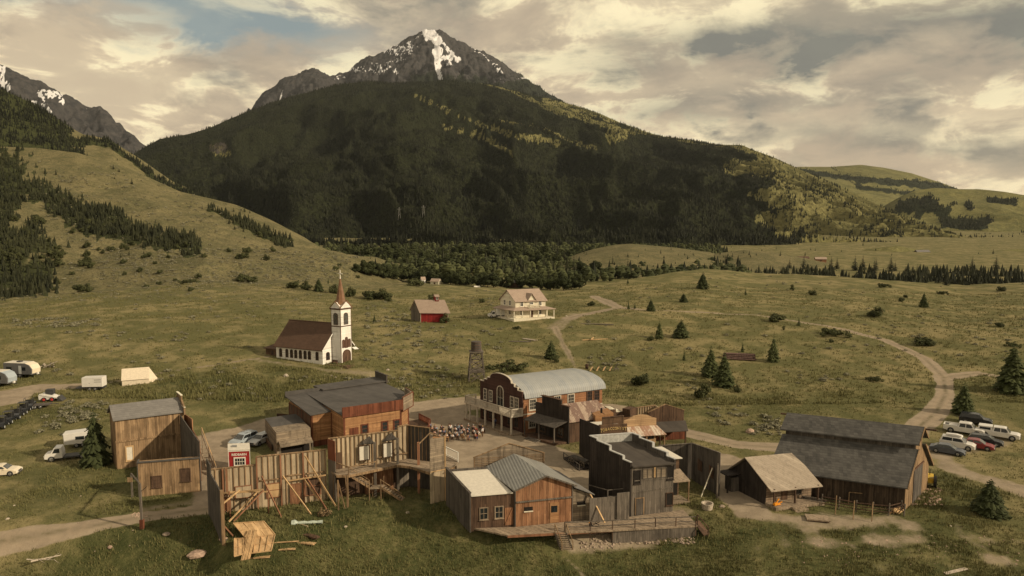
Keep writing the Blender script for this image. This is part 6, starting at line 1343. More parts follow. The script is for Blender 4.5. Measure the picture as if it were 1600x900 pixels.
# ------------------------------------------------------------------ tall false front building
b = Bld('false_front_building', 'tall dark building with stepped white capped parapets, black roof and grey boarded rear', 'building', (985, 806), 12, 124, 0)
b.done(b.mb().box(0, 5.5, 0, 7.3, -.4, 6.2), 'wall', W_grey)
m_ = b.mb(); sp_ = [(-.1, -.4), (7.5, -.4), (7.5, 8.0), (6.0, 8.0), (6.0, 7.75), (3.6, 7.75), (3.6, 7.15), (1.2, 7.15), (1.2, 6.7), (-.1, 6.7)]
m_.pyz(sp_, -.22, -.003); b.done(m_, 'left_wall', W_black)  # black boards paint in the shade on the unlit left side
m_ = b.mb(); m_.pyz([(p[0], max(p[1], 5.4)) for p in sp_], 5.503, 5.7); b.done(m_, 'right_parapet', W_dgrey)
b.done(b.mb().box(0, 5.5, 7.32, 7.5, 5.4, 8.0), 'street_parapet', plain('pale_back_boards', (.42, .42, .40), .8))
m_ = b.mb()
for x in (-.11, 5.6):
    for (y0, z0), (y1, z1) in zip(sp_[2:-1], sp_[3:]): m_.beam((x, y0, z0 + .04), (x, y1, z1 + .04), .3, .1)
m_.beam((-.1, 7.42, 8.05), (5.6, 7.42, 8.05), .3, .1); b.done(m_, 'coping', plain('grey_white_coping', (.46, .46, .45), .7))
m_ = b.mb(); m_.slab([(.0, -.35, 6.25), (5.5, -.35, 6.25), (5.5, 7.3, 7.0), (.0, 7.3, 7.0)], .14); b.done(m_, 'roof', R_blk)
for x, z0 in ((.75, 4.0), (5.05, 4.2)): b.win('f', 0, x, z0, .75, 1.6, W_black, M_dark, fw=.06, nx=1, ny=1, name='shutter_opening')
b.win('f', 0, 5.0, .95, .8, 1.5, W_brown, M_dark, fw=.08, nx=1, ny=1, name='shutter_opening')
for x in (2.1, 3.9): b.win('f', 0, x, 4.6, 1.2, 1.1, W_grey, W_greyh, fw=.08, nx=2, ny=1, sill=False, name='boarded_window')
b.done(b.mb().box(2.9, 3.1, -.08, -.003, 4.6, 5.9), 'pale_board', W_lum)
m_ = b.mb(); m_.box(.4, 5.4, -.06, -.003, 4.3, 4.42); m_.beam((0, -.04, 2.9), (5.4, -.04, 3.2), .07, .12); m_.box(.0, .12, -.06, -.003, 0, 6); b.done(m_, 'batten', W_grey)
dr = b.done(b.mb().box(.65, 1.6, -.06, 0, .05, 2.1), 'door', W_dgrey); m_ = b.mb(); m_.box(.55, .65, -.09, 0, .05, 2.2); m_.box(1.6, 1.7, -.09, 0, .05, 2.2); m_.box(.65, 1.6, -.09, 0, 2.1, 2.2); b.done(m_, 'door_frame', W_tan, dr)
m_ = b.mb(); m_.box(-1.9, -.25, .4, .5, 2.3, 3.1) if 0 else m_.beam((-2.1, 1.2, 3.0), (-.25, 1.0, 3.1), .08); m_.beam((-2.1, 1.2, 2.0), (-2.1, 1.2, 3.0), .1); m_.beam((-2.1, 1.2, 3.0), (-3.0, 3.5, 3.0), .08); m_.beam((-2.1, 1.2, 2.2), (-.25, 1.0, 2.2), .08); b.done(m_, 'side_rail', W_grey)

# ------------------------------------------------------------------ small shop with white roof and awning, grey L wall behind it
b = Bld('small_shop', 'narrow shop with pale flat roof and plank awning, right of the tall false front', 'shop', (1060, 776), 12, 112, 0)
x0 = -3.4
b.done(b.mb().box(x0, .0, 0, 3.4, 0, 5.2), 'wall', W_brownh)
m_ = b.mb(); m_.slab([(x0 - .2, -.3, 5.25), (.25, -.3, 5.25), (-.2, 3.6, 5.6), (x0 - .2, 3.6, 5.6)], .1); b.done(m_, 'roof', R_white)
m_ = b.mb(); m_.slab([(x0, 0, 3.75), (x0, -2.2, 2.9), (.15, -2.2, 2.9), (.1, 0, 3.75)], .1); b.done(m_, 'awning', W_deck)
for x in (-2.6, .0): post(b, 'awning_post', W_tan, x, -2.1, .25, 2.85, .07)
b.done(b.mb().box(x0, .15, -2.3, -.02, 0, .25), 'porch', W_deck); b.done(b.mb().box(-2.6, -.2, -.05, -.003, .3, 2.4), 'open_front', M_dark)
b.done(b.mb().box(-3.3, -2.1, 3.2, 3.5, 5.3, 6.6), 'street_sign', plain('pale_blue_board', (.45, .47, .45), .8))

b = WB('corner_wall', 'dark grey plank wall turning a corner, braced with a pole, right of the small shop', 'set wall', (1080, 765))
m_ = MB(); b.wall(m_, (1028, 748, 697), (1080, 748, 693)); b.done(m_, 'rear_wall', W_dgrey)
m_ = MB(); b.wall(m_, (1080, 749, 693), (1123, 776, 708)); b.done(m_, 'side_wall', W_dgrey)
m_ = MB()
for p, q, zt in (((1028, 748), (1080, 748), (697, 693)), ((1080, 749), (1123, 776), (693, 708))):
    A, B1 = b.G(*p), b.G(*q); m_.beam((A.x, A.y, up(A + b.o, zt[0]) + .05), (B1.x, B1.y, up(B1 + b.o, zt[1]) + .05), .22, .1)
g0 = b.G(1121, 778); m_.beam((g0.x - .1, g0.y - .1, -.2), (g0.x - .1, g0.y - .1, 4.6), .2)
b.done(m_, 'cap', W_grey)
A, B1 = b.G(1080, 749), b.G(1123, 776)
for f0, f1 in ((.25, .4), (.66, .82)):
    p, q = A.lerp(B1, f0), A.lerp(B1, f1); m_ = MB(); b.wseg(m_, (p.x - .12, p.y - .12, 3.6), (q.x - .12, q.y - .12, 3.4), 2.0, .05); b.done(m_, 'window_gap', W_brown)
g0, g1 = b.G(1095, 777), b.G(1117, 770); b.done(MB().beam((g0.x, g0.y, 0), (g1.x - .4, g1.y, 3.4), .1), 'prop', W_cream)

# ------------------------------------------------------------------ middle row: rusty roofed shop, tobacconist and neighbours
b = Bld('rusty_roof_shop', 'dark false fronted shop with streaked rusty metal roof and covered porch beside the brick hall', 'shop', (884, 693), 24, 135, 0)
b.done(b.mb().box(.2, 8.2, 0, 5.6, 0, 3.7), 'wall', W_brown)
m_ = b.mb(); m_.slab([(.1, -.4, 3.5), (8.6, -.4, 3.5), (8.4, 3.0, 5.7), (.1, 3.0, 5.7)], .1); m_.slab([(.1, 3.0, 5.7), (8.4, 3.0, 5.7), (8.4, 6.2, 3.5), (.1, 6.2, 3.5)], .1); b.done(m_, 'roof', R_rust)
m_ = b.mb(); m_.pyz([(-.5, 0), (6.6, 0), (6.6, 5.6), (5.2, 5.6), (5.2, 6.9), (1.0, 6.9), (1.0, 6.1), (-.5, 6.1)], 0, .2); b.done(m_, 'false_front', W_black)
m_ = b.mb(); m_.box(-.25, .4, .9, 5.3, 6.9, 7.0); m_.box(-.15, .3, -.6, 1.0, 6.1, 6.2); b.done(m_, 'front_cap', W_brown)
m_ = b.mb(); m_.slab([(0, -.3, 3.7), (0, 6.6, 3.7), (-2.3, 6.6, 2.9), (-2.3, -.3, 2.9)], .1); b.done(m_, 'porch_roof', W_dgrey)
for y in (-.1, 3.2, 6.4): post(b, 'porch_post', W_grey, -2.2, y, .3, 2.85, .08)
b.done(b.mb().box(-2.4, -.02, -.3, 6.8, 0, .35), 'porch_deck', W_brown)
steps(b, 'steps', W_grey, -3.3, -2.42, 2.5, 5.2, 0, .3, 3, 'x')
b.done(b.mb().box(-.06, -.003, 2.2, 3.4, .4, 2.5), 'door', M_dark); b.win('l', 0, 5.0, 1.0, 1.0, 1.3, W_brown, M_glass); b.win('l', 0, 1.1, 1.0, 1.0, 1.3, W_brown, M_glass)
b.done(b.mb().box(6.1, 6.3, -.5, -.3, 2.4, 5.2), 'stove_pipe', M_dark)
b = WB('clapboard_store', 'small store with low flat roof and orange lap siding tucked behind the tobacconist', 'building', (935, 690))
m_ = MB(); b.wall(m_, (930, 690, 650), (958, 688, 645), 3); b.done(m_, 'wall', W_orange)

b = WB('tobacconist_shop', 'black sided shop with a dark sign board reading TOBACCONIST', 'shop', (936, 735))
m_ = MB(); b.wall(m_, (905, 709, 654), (936, 738, 666), .14); b.done(m_, 'side_wall', W_black)
m_ = MB(); A, B1 = b.G(936, 728), b.G(979, 724); zs = up(A + b.o, 664); zb = up(B1 + b.o, 662)
b.wseg(m_, (A.x, A.y, zs), (B1.x, B1.y, zb), 0, .2); a1, a2 = A.lerp(B1, .1), A.lerp(B1, .87)
b.wseg(m_, (a1.x, a1.y, up(a1 + b.o, 653)), (a2.x, a2.y, up(a2 + b.o, 650)), zs + .003, .2); b.done(m_, 'sign_front', W_brownh)
m_ = MB(); m_.beam((a1.x, a1.y, up(a1 + b.o, 653) + .05), (a2.x, a2.y, up(a2 + b.o, 650) + .05), .3, .08); m_.beam((A.x, A.y, 0), (A.x, A.y, zs), .25); b.done(m_, 'sign_cap', W_brown)
v_ = (B1 - A); v_.z = 0; v_.normalize(); c_ = (A + B1) / 2; zc = up(c_ + b.o, 670.5)
Mx = Matrix((v_, Vector((0, 0, 1)), v_.cross(Vector((0, 0, 1))))).transposed().to_4x4(); Mx.translation = Vector((c_.x, c_.y - .05, zc))
M_gold = plain('gold_letters', (.50, .36, .16), .5)
W0 = (B1 - A).length
for i, ch in enumerate('TOBACCONIST'):
    f_ = (i - 5) / 11.2; s_ = .78 if i in (0, 10) else .6; Mi = Mx.copy(); Mi.translation = Mx.translation + v_ * (f_ * W0 * .98) + Vector((0, 0, -.16 + .32 * (1 - (2 * abs(f_)) ** 2) * .8))
    text(ch, M_gold, s_, b.e, Mi, 'sign_letter', .02, offset=.008, sx=.8)
m_ = MB(); K = b.G(905, 709); F2 = b.G(957, 705); z4 = up(A + b.o, 672)
m_.slab([(A.x, A.y + .2, z4 - .2), (B1.x, B1.y + .2, z4 - .2), (F2.x, F2.y, z4 - .5), (K.x, K.y, z4 - .5)], .1); b.done(m_, 'roof', R_white)
m_ = MB(); g0, g1, g2 = b.G(905, 712), b.G(925, 731), b.G(918, 737)
m_.beam((g0.x - 1.5, g0.y - 1, .0), (g1.x - 1.0, g1.y - .8, .0), 2.2, .5); b.done(m_, 'porch', W_black)
rail(b, 'porch_rail', W_dgrey, [(g0.x - 2.5, g0.y - 1.8, .2), (g1.x - 2.0, g1.y - 1.8, .2)], .9, sp=.9, thick=.07)

b = Bld('tan_front_shop', 'shop with arched tan plank false front and rust stained porch roof', 'shop', (992, 703), 12, 122, 0)
m_ = b.mb(); m_.pxz([(.0, 0), (5.6, 0), (5.6, 4.05), (5.0, 4.2), (4.2, 4.6), (3.1, 4.8), (1.7, 4.6), (.8, 4.1), (.0, 3.9)], 2.8, 3.0); b.done(m_, 'false_front', W_greyh if 0 else wood('pale_tan_planks', (.38, .25, .14), (.50, .34, .20), .3, True, stain=.25))
b.done(b.mb().box(.1, 5.5, 3.003, 6, 0, 3.6), 'wall', W_orange)
m_ = b.mb(); m_.slab([(-.2, .2, 2.1), (5.4, .2, 2.1), (5.7, 2.79, 2.9), (-.2, 2.79, 2.9)], .08); b.done(m_, 'porch_roof', R_rustw)
for x in (2.2, 5.2): post(b, 'porch_post', W_tan, x, .4, 0, 2.05, .07)
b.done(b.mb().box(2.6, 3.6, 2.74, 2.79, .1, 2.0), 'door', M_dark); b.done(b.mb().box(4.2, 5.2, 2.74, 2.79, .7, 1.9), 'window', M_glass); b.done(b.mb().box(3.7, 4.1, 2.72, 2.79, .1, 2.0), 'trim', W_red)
b = Bld('gabled_set', 'brown board gable with a long dark porch roof at the end of the middle row', 'building', (1031, 696), 10, 122, 0)
m_ = b.mb(); m_.pxz([(.2, 0), (6.3, 0), (6.3, 4.7), (3.1, 5.8), (.2, 4.6)], 3.0, 3.15); b.done(m_, 'gable_wall', W_brown)
m_ = b.mb(); m_.beam((.1, 3.05, 4.65), (3.1, 3.05, 5.88), .22, .1); m_.beam((3.1, 3.05, 5.88), (6.4, 3.05, 4.75), .22, .1); b.done(m_, 'gable_cap', W_tan)
m_ = b.mb(); m_.slab([(-.2, .2, 2.1), (4.9, .2, 2.1), (6.6, 2.99, 3.0), (.0, 2.99, 3.0)], .1); b.done(m_, 'porch_roof', R_blk)
for x in (.3, 4.6): post(b, 'porch_post', W_brown, x, .4, 0, 2.05, .08)
b.done(b.mb().box(.3, 6.2, 2.6, 2.99, 0, 2.2), 'shop_front', W_red); b.done(b.mb().box(1.6, 2.6, 2.55, 2.6, .6, 1.7), 'window', W_lum)
b = WB('open_set_walls', 'set walls with bare studs enclosing an open yard behind the arched tan front', 'set wall', (985, 672))
m_ = MB(); b.wall(m_, (984, 668, 638), (1023, 664, 633)); b.wall(m_, (1023, 664, 633), (1034, 674, 641)); b.done(m_, 'sheathing', W_osb)
m_ = MB(); A, B1 = b.G(984, 668), b.G(1023, 664)
for i in range(11): q = A.lerp(B1, i / 10); m_.beam((q.x, q.y - .1, 0), (q.x, q.y - .1, up(q + b.o, 638 - .5 * i)), .1)
m_.beam((A.x, A.y, up(A + b.o, 638)), (B1.x, B1.y, up(B1 + b.o, 633)), .2, .12); b.done(m_, 'stud_frame', W_tan)
b = WB('brown_parapets', 'low row of dark brown false front tops with pale caps behind the tobacconist', 'building', (945, 668))
m_ = MB(); b.wall(m_, (943, 672, 645), (952, 671, 644), 2); b.wall(m_, (952, 671, 640), (962, 670, 639), 2); b.wall(m_, (962, 670, 644), (972, 669, 643), 2); b.wall(m_, (972, 669, 638), (984, 672, 640), 2); b.done(m_, 'walls', W_brown)
m_ = MB()
for p, q, t0 in (((943, 672), (952, 671), 645), ((952, 671), (962, 670), 640), ((962, 670), (972, 669), 644)):
    A, B1 = b.G(*p), b.G(*q); b.wseg(m_, (A.x, A.y - .05, up(A + b.o, t0) + .1), (B1.x, B1.y - .05, up(B1 + b.o, t0) + .1), up(A + b.o, t0) + .005, 2)
b.done(m_, 'cap', W_cream)

# ------------------------------------------------------------------ cabin and big barn
b = Bld('cabin', 'small cabin with bright tan plank roof and open front porch', 'cabin', (1196, 789), 14, 112, 0)
m_ = b.mb(); m_.pyz([(0, -.3), (6.3, -.3), (6.3, 2.6), (3.5, 4.85), (0, 2.45)], 0, 6.6); b.done(m_, 'wall', W_log)
b.done(b.mb().pyz([(-.05, -.3), (6.35, -.3), (6.35, 2.62), (3.5, 4.87), (-.05, 2.47)], -.08, -.003), 'left_gable', W_black)  # black sheet over the log gable, its shade painted in
m_ = b.mb(); m_.slab([(-.45, -1.5, 2.35), (6.9, -1.5, 2.35), (6.9, 3.5, 5.1), (-.45, 3.5, 5.1)], .1); m_.slab([(-.45, 3.5, 5.1), (6.9, 3.5, 5.1), (6.9, 6.9, 2.3), (-.45, 6.9, 2.3)], .1); b.done(m_, 'roof', R_cabin)
b.done(b.mb().box(-.1, 6.8, -2.0, -.02, -.3, .4), 'porch_deck', W_deck)
for x in (.1, 3.1, 6.4): post(b, 'porch_post', W_brown, x, -1.3, .4, 2.5, .08)
b.done(b.mb().box(2.2, 3.1, -.05, 0, .45, 2.2), 'door', W_brown); b.win('f', 0, 4.6, 1.1, .8, .9, W_grey, M_glass)
steps(b, 'steps', W_deck, 2.0, 3.9, -3.4, -2.02, -.3, .35, 4, 'y', open_=False)
m_ = b.mb(); m_.slab([(-2.0, 4.6, 2.35), (.3, 4.6, 2.5), (.3, 6.6, 2.5), (-2.0, 6.6, 2.35)], .12); b.done(m_, 'side_awning', W_black)
for y in (4.7, 6.4): post(b, 'awning_post', W_black, -1.9, y, 0, 2.3, .08)
b.done(b.mb().box(-1.2, -.1, 4.9, 6.2, 0, 1.9), 'side_closet', W_dgrey)

W_barn = wood('shade_dark_barn_boards', (.050, .036, .027), (.095, .068, .048), .28, stain=.5)  # shade on the barn's front is mixed into this dark colour
b = Bld('timber_barn', 'big dark timber barn with weathered shingle roof and raised ridge section', 'barn', (1412, 798), -24, 46, 0)
LB = -15.2
m_ = b.mb(); m_.pyz([(0, -.6), (10.4, -.6), (10.4, 3.5), (6.4, 6.8), (6.4, 7.9), (5.0, 9.3), (3.6, 7.9), (3.6, 6.8), (0, 3.7)], LB, 0); b.done(m_, 'wall', W_barn)
m_ = b.mb(); m_.pyz([(0.02, -.6), (10.38, -.6), (10.38, 3.5), (6.4, 6.8), (6.4, 7.9), (5.0, 9.3), (3.6, 7.9), (3.6, 6.8), (0.02, 3.7)], .003, .08); b.done(m_, 'end_wall', W_tan)  # paler sheet, sunlight on this end put into its colour
m_ = b.mb(); m_.slab([(LB - .4, -.7, 3.15), (.45, -.7, 3.15), (.45, 3.5, 7.0), (LB - .4, 3.5, 7.0)], .16); m_.slab([(LB - .4, 6.5, 7.0), (.45, 6.5, 7.0), (.45, 11.1, 3.0), (LB - .4, 11.1, 3.0)], .16); b.done(m_, 'lower_roof', R_cedar)
m_ = b.mb(); m_.slab([(LB - .5, 2.9, 7.75), (.6, 2.9, 7.75), (.6, 5.0, 9.6), (LB - .5, 5.0, 9.6)], .14); m_.slab([(LB - .5, 5.0, 9.6), (.6, 5.0, 9.6), (.6, 7.1, 7.75), (LB - .5, 7.1, 7.75)], .14); b.done(m_, 'ridge_roof', R_cedar)
b.done(b.mb().box(LB - .02, .02, 3.52, 3.598, 6.9, 7.85), 'clerestory', W_dgrey)
m_ = b.mb(); m_.beam((-.2, 5.0, 9.3), (1.9, 5.0, 9.3), .22, .2); m_.beam((LB, 5.0, 9.35), (LB - 1.3, 5.0, 9.35), .2, .2); b.done(m_, 'hay_hood_beam', W_brown)
m_ = b.mb(); m_.beam((.5, -.7, 3.05), (.5, 3.5, 6.95), .1, .22); m_.beam((.5, 6.5, 6.95), (.5, 11.1, 2.95), .1, .22); m_.beam((.62, 2.9, 7.65), (.62, 5, 9.5), .08, .2); m_.beam((.62, 5, 9.5), (.62, 7.1, 7.65), .08, .2); b.done(m_, 'barge_board', W_tan)
dr = b.done(b.mb().box(.083, .16, 3.2, 7.0, .0, 4.3), 'barn_door', W_dgrey); m_ = b.mb(); m_.beam((.16, 2.8, 4.42), (.16, 7.4, 4.42), .12, .18); b.done(m_, 'door_track', M_trimb, dr)

# ------------------------------------------------------------------ far houses in the trees
def far_house(label, px, py, wpx, hpx, wm, rm, a=10, Y=None, d=.7):
    p = hit(px, py) if Y is None else Vector((s_of(px) * Y, Y, zof(py, Y)))
    k = (p.y * cth - (p.z - H) * sth) / F; w_ = wpx * k; h_ = hpx * k; dp = w_ * d
    b = Bld('farm_building', label, 'building', p, a, a + 90)
    m_ = b.mb(); m_.pyz([(0, -2), (dp, -2), (dp, h_ * .55), (dp / 2, h_), (0, h_ * .55)], -w_ / 2, w_ / 2); b.done(m_, 'wall', wm)
    m_ = b.mb(); e = w_ * .05; m_.slab([(-w_ / 2 - e, -e, h_ * .52), (w_ / 2 + e, -e, h_ * .52), (w_ / 2 + e, dp / 2, h_ * 1.06), (-w_ / 2 - e, dp / 2, h_ * 1.06)], h_ * .05); m_.slab([(-w_ / 2 - e, dp / 2, h_ * 1.06), (w_ / 2 + e, dp / 2, h_ * 1.06), (w_ / 2 + e, dp + e, h_ * .52), (-w_ / 2 - e, dp + e, h_ * .52)], h_ * .05); b.done(m_, 'roof', rm)
    b.done(b.mb().box(-w_ * .1, w_ * .1, -.1, 0, 0, h_ * .35), 'door', M_trimb)
far_house('grey roofed house half hidden in the valley trees right of the farmhouse gable', 804, 446, 20, 8, W_brown, R_grey, 8, 520)
far_house('little tan gabled house at the wood edge above the red barn', 679, 444, 14, 8, W_cream, R_tan, -20, 490)
far_house('tiny white house in the trees left of the tan gabled one', 662, 441, 7, 8, W_white, R_tan, 30, 500)
far_house('long low pale roofed shed above and right of the church spire', 590, 433, 26, 5, W_greyh, R_white, 5, 500)
far_house('pale green roofed cabin high in the valley wood', 583, 416, 9, 6, W_greyh, R_tin, 0, 640)
far_house('small white shed beside the dark bush above the red barn', 746, 452, 9, 5, W_white, R_white, 20, 480)
far_house('reddish ranch house, left one on the plain below the right hills', 1254, 406, 17, 5, W_pine, R_church, 3, 820, .4)
far_house('reddish ranch house, right one on the plain below the right hills', 1281, 408, 16, 6, W_pine, R_tan, -8, 800, .4)
far_house('dark ranch house among trees under the right grassy hill', 1440, 397, 20, 6, W_dgrey, R_grey, 5, 1050, .4)
# ------------------------------------------------------------------ vehicles
def paint(name, col, rough=.22): return plain(name, col, rough, 0, .5, var=.05, scale=1)
PT = {'white': paint('white_car_paint', (.66, .64, .60)), 'black': paint('black_car_paint', (.022, .024, .028)), 'grey': paint('dark_blue_grey_paint', (.07, .08, .10)), 'red': paint('dark_red_paint', (.20, .03, .035)),
      'silver': paint('silver_blue_paint', (.33, .38, .42)), 'pale': paint('pale_silver_paint', (.48, .50, .50)), 'cream': paint('cream_paint', (.70, .62, .48))}
M_lamp = plain('lamp_lens', (.75, .74, .68), .2, spec=.6); M_tail = plain('tail_lens', (.35, .02, .02), .3); M_rim = plain('alloy_rim', (.32, .32, .32), .4, metal=.7); M_bump = plain('dark_plastic', (.05, .05, .05), .6)
class Veh:
    def __init__(s, name, label, cat, pos, rz, group=None, sc=1):
        s.e = bpy.data.objects.new(name, None); C.objects.link(s.e); s.e.location = pos; s.e.rotation_euler = (0, 0, R(rz)); s.e.scale = (sc,) * 3; tag(s.e, label, cat, group)
    def add(s, mb, name, m_, par=None, sm=False):
        o = mb.done(name, m_, par or s.e, sm); normals_out(o); return o
def loft_profile(mb, poly, w, ch=.09, k=.965, wz=None):
    cx = sum(p[0] for p in poly) / len(poly); cz = sum(p[1] for p in poly) / len(poly)
    f = wz or (lambda z: 1)
    rs = []
    for y, kk in ((-w / 2, k), (-w / 2 + ch, 1), (w / 2 - ch, 1), (w / 2, k)):
        rs.append([(cx + (x - cx) * kk, y * f(z), cz + (z - cz) * kk) for x, z in poly])
    mb.rings(rs)
def wheels(v, xs, w, r, rim=M_rim, tw=.24):
    for x in xs:
        for s_ in (-1, 1):
            y = s_ * (w / 2 - .10); o = v.add(MB().cyl((x, y - tw / 2 * s_, r), (x, y + tw / 2 * s_ + .02 * s_, r), r, n=16), 'wheel', M_blk)
            v.add(MB().cyl((x, y + (tw / 2 + .025) * s_, r), (x, y + (tw / 2 + .05) * s_, r), r * .62, r * .5, n=12), 'rim', rim, o)
def car(kind, label, px, py, rz, col, group=None, z=None, name='parked_car', cat='car', z0=0.0):
    p = hit(px, py); v = Veh(name, label, cat, p + Vector((0, 0, .02)), rz, group); pt = PT[col]
    if kind == 'sedan':
        L, W_, r = 4.7, 1.82, .33; low = [(-2.35, .35), (-2.3, .85), (-1.75, .98), (1.0, .92), (1.9, .80), (2.3, .62), (2.35, .32), (1.9, .22), (-1.95, .22)]; gh = [(-1.75, .95), (-1.15, 1.36), (-.1, 1.45), (.35, 1.40), (1.15, .90)]; ax = (-1.42, 1.42)
    elif kind == 'suv':
        L, W_, r = 4.8, 1.95, .38; low = [(-2.4, .40), (-2.4, 1.0), (-2.3, 1.15), (1.0, 1.12), (1.95, 1.02), (2.35, .82), (2.4, .38), (1.9, .30), (-2.0, .30)]; gh = [(-2.32, 1.12), (-2.1, 1.72), (.1, 1.80), (.5, 1.74), (1.2, 1.10)]; ax = (-1.42, 1.45)
    elif kind == 'wagon':
        L, W_, r = 4.6, 1.8, .34; low = [(-2.3, .35), (-2.3, .9), (-2.2, 1.0), (1.0, .98), (1.85, .86), (2.25, .68), (2.3, .34), (1.9, .24), (-1.95, .24)]; gh = [(-2.22, .98), (-1.9, 1.42), (.0, 1.52), (.4, 1.46), (1.1, .96)]; ax = (-1.38, 1.4)
    else:
        L, W_, r = 5.8, 2.0, .42; low = [(-2.9, .50), (-2.9, 1.12), (1.35, 1.15), (2.5, 1.12), (2.85, .98), (2.9, .46), (2.3, .40), (-2.5, .42)]; gh = [(-.85, 1.12), (-.7, 1.85), (.7, 1.90), (1.0, 1.84), (1.6, 1.12)]; ax = (-1.8, 1.85)
    m_ = MB(); loft_profile(m_, low, W_); body = v.add(m_, 'body', pt)
    zb, zt = gh[0][1], max(q[1] for q in gh); wz = lambda z: 1 - .20 * max(0, (z - zb)) / (zt - zb)
    m_ = MB(); loft_profile(m_, gh, W_ - .12, .05, .985, wz); v.add(m_, 'cabin', pt)
    if kind == 'topper':
        m_ = MB(); loft_profile(m_, [(-2.85, 1.12), (-2.75, 1.80), (-.85, 1.86), (-.8, 1.12)], W_ - .1, .05, .985, lambda z: 1 - .12 * max(0, z - 1.12) / .7); v.add(m_, 'bed_topper', pt)
        for s_ in (-1, 1): v.add(MB().add([(x, s_ * (W_ / 2 - .035 - .1 * (z - 1.12)), z) for x, z in ((-2.6, 1.3), (-1.1, 1.3), (-1.1, 1.68), (-2.55, 1.66))], [(0, 1, 2, 3)]), 'topper_window', M_glass)
    if kind in ('pickup',):
        m_ = MB(); m_.box(-2.75, -.95, -.82, .82, 1.0, 1.125) ; v.add(m_, 'truck_bed', M_bump)
        m_ = MB()
        for s_ in (-1, 1): m_.box(-2.88, -.9, s_ * .92 - .06, s_ * .92 + .06, 1.1, 1.32)
        m_.box(-2.9, -2.8, -.86, .86, 1.1, 1.32); v.add(m_, 'bed_rail', pt)
    fx, fz = gh[-1]; tx, tz = gh[-2]; hw = (W_ - .12) / 2
    y = lambda z: (hw * wz(z)) - .04
    v.add(MB().add([(fx - .02, -y(fz), fz + .06), (fx - .02, y(fz), fz + .06), (tx + .05, y(tz), tz - .03), (tx + .05, -y(tz), tz - .03)], [(0, 1, 2, 3)]), 'windshield', M_glass_sky)
    bx, bz = gh[0]; b2x, b2z = gh[1]
    v.add(MB().add([(bx + .00, y(bz), bz + .10), (bx + .00, -y(bz), bz + .10), (b2x - .03, -y(b2z), b2z - .06), (b2x - .03, y(b2z), b2z - .06)], [(0, 1, 2, 3)]), 'rear_window', M_glass_sky)
    for s_ in (-1, 1):
        xm = (bx + fx) / 2 - .1; g = lambda x, z: (x, s_ * (hw * wz(z) + .012), z)
        v.add(MB().add([g(b2x * .6 + bx * .4 + .12, zb + .09), g(xm - .05, zb + .09), g(xm - .05, zt - .12), g(b2x + .18, zt - .14)], [(0, 1, 2, 3)]), 'side_window', M_glass)
        v.add(MB().add([g(xm + .05, zb + .09), g(fx - .28, zb + .09), g(tx - .02, zt - .16), g(xm + .05, zt - .12)], [(0, 1, 2, 3)]), 'side_window', M_glass)
        hx = low[5][0] if kind in ('sedan', 'suv', 'wagon') else 2.86; hz = low[5][1] - .06 if kind in ('sedan', 'suv', 'wagon') else .88
        v.add(MB().box(hx - .10, hx + .045, s_ * W_ * .36 - .17, s_ * W_ * .36 + .17, hz - .10, hz + .06), 'headlight', M_lamp)
        v.add(MB().box(low[0][0] - .02, low[0][0] + .06, s_ * W_ * .40 - .1, s_ * W_ * .40 + .1, low[1][1] - .25, low[1][1] - .05), 'taillight', M_tail)
        v.add(MB().box(fx - .5, fx - .3, s_ * (W_ / 2 + .02) - .08, s_ * (W_ / 2 + .02) + .08, fz + .02, fz + .16), 'mirror', pt)
    v.add(MB().box(L / 2 - .06, L / 2 + .04, -W_ * .24, W_ * .24, low[-2][1] + .22, low[-2][1] + .42), 'grille', M_bump); v.add(MB().box(L / 2 - .1, L / 2 + .05, -W_ * .45, W_ * .45, low[-2][1] + .02, low[-2][1] + .16), 'bumper', M_bump)
    m_ = MB()
    for x in ax:
        for s_ in (-1, 1): m_.cyl((x, s_ * (W_ / 2 - .25), r + .02), (x, s_ * (W_ / 2 + .004), r + .02), r * 1.16, n=16)
    v.add(m_, 'wheel_arch', M_bump); wheels(v, ax, W_ + .04, r)
    return v
PK = 'vehicles parked on the grass right of the big barn'
car('suv', 'black SUV, rearmost of the parked group by the spruce', 1524, 662, -36, 'black', PK)
car('pickup', 'white crew cab pickup with open bed, left rear of the parked group', 1506, 677, -38, 'white', PK, cat='pickup truck')
car('topper', 'white pickup with a white bed topper, rightmost of the parked group', 1560, 684, -38, 'white', PK, cat='pickup truck')
car('wagon', 'dark grey wagon between the red car and the white topper pickup', 1540, 694, -38, 'black', PK)
car('sedan', 'dark red sedan in the middle of the parked group', 1526, 700, -38, 'red', PK)
v = car('suv', 'white SUV with a long white roof box', 1496, 700, -38, 'white', PK)
m_ = MB(); loft_profile(m_, [(-1.7, 1.9), (-1.6, 2.12), (-.2, 2.2), (.5, 2.1), (.65, 1.95), (.4, 1.86), (-1.5, 1.86)], .8, .12, .9); v.add(m_, 'roof_box', PT['white'])
car('sedan', 'dark blue grey sedan, nearest the barn and lowest of the parked group', 1480, 708, -38, 'grey', PK)
v = car('suv', 'silver blue SUV facing the camera on the dirt behind the food kiosk', 381, 694, -115, 'silver'); m_ = MB()
for s_ in (-1, 1): m_.beam((-1.9, s_ * .7, 1.84), (.2, s_ * .7, 1.9), .05)
m_.beam((-1.3, -.7, 1.9), (-1.3, .7, 1.9), .05); m_.beam((-.2, -.7, 1.94), (-.2, .7, 1.94), .05); v.add(m_, 'roof_rack', M_steel)
car('wagon', 'pale silver car half hidden by the grey shed', 408, 692, -110, 'pale')
car('wagon', 'cream car cut by the left edge of the photo, on the grass', 3, 742, 12, 'cream')

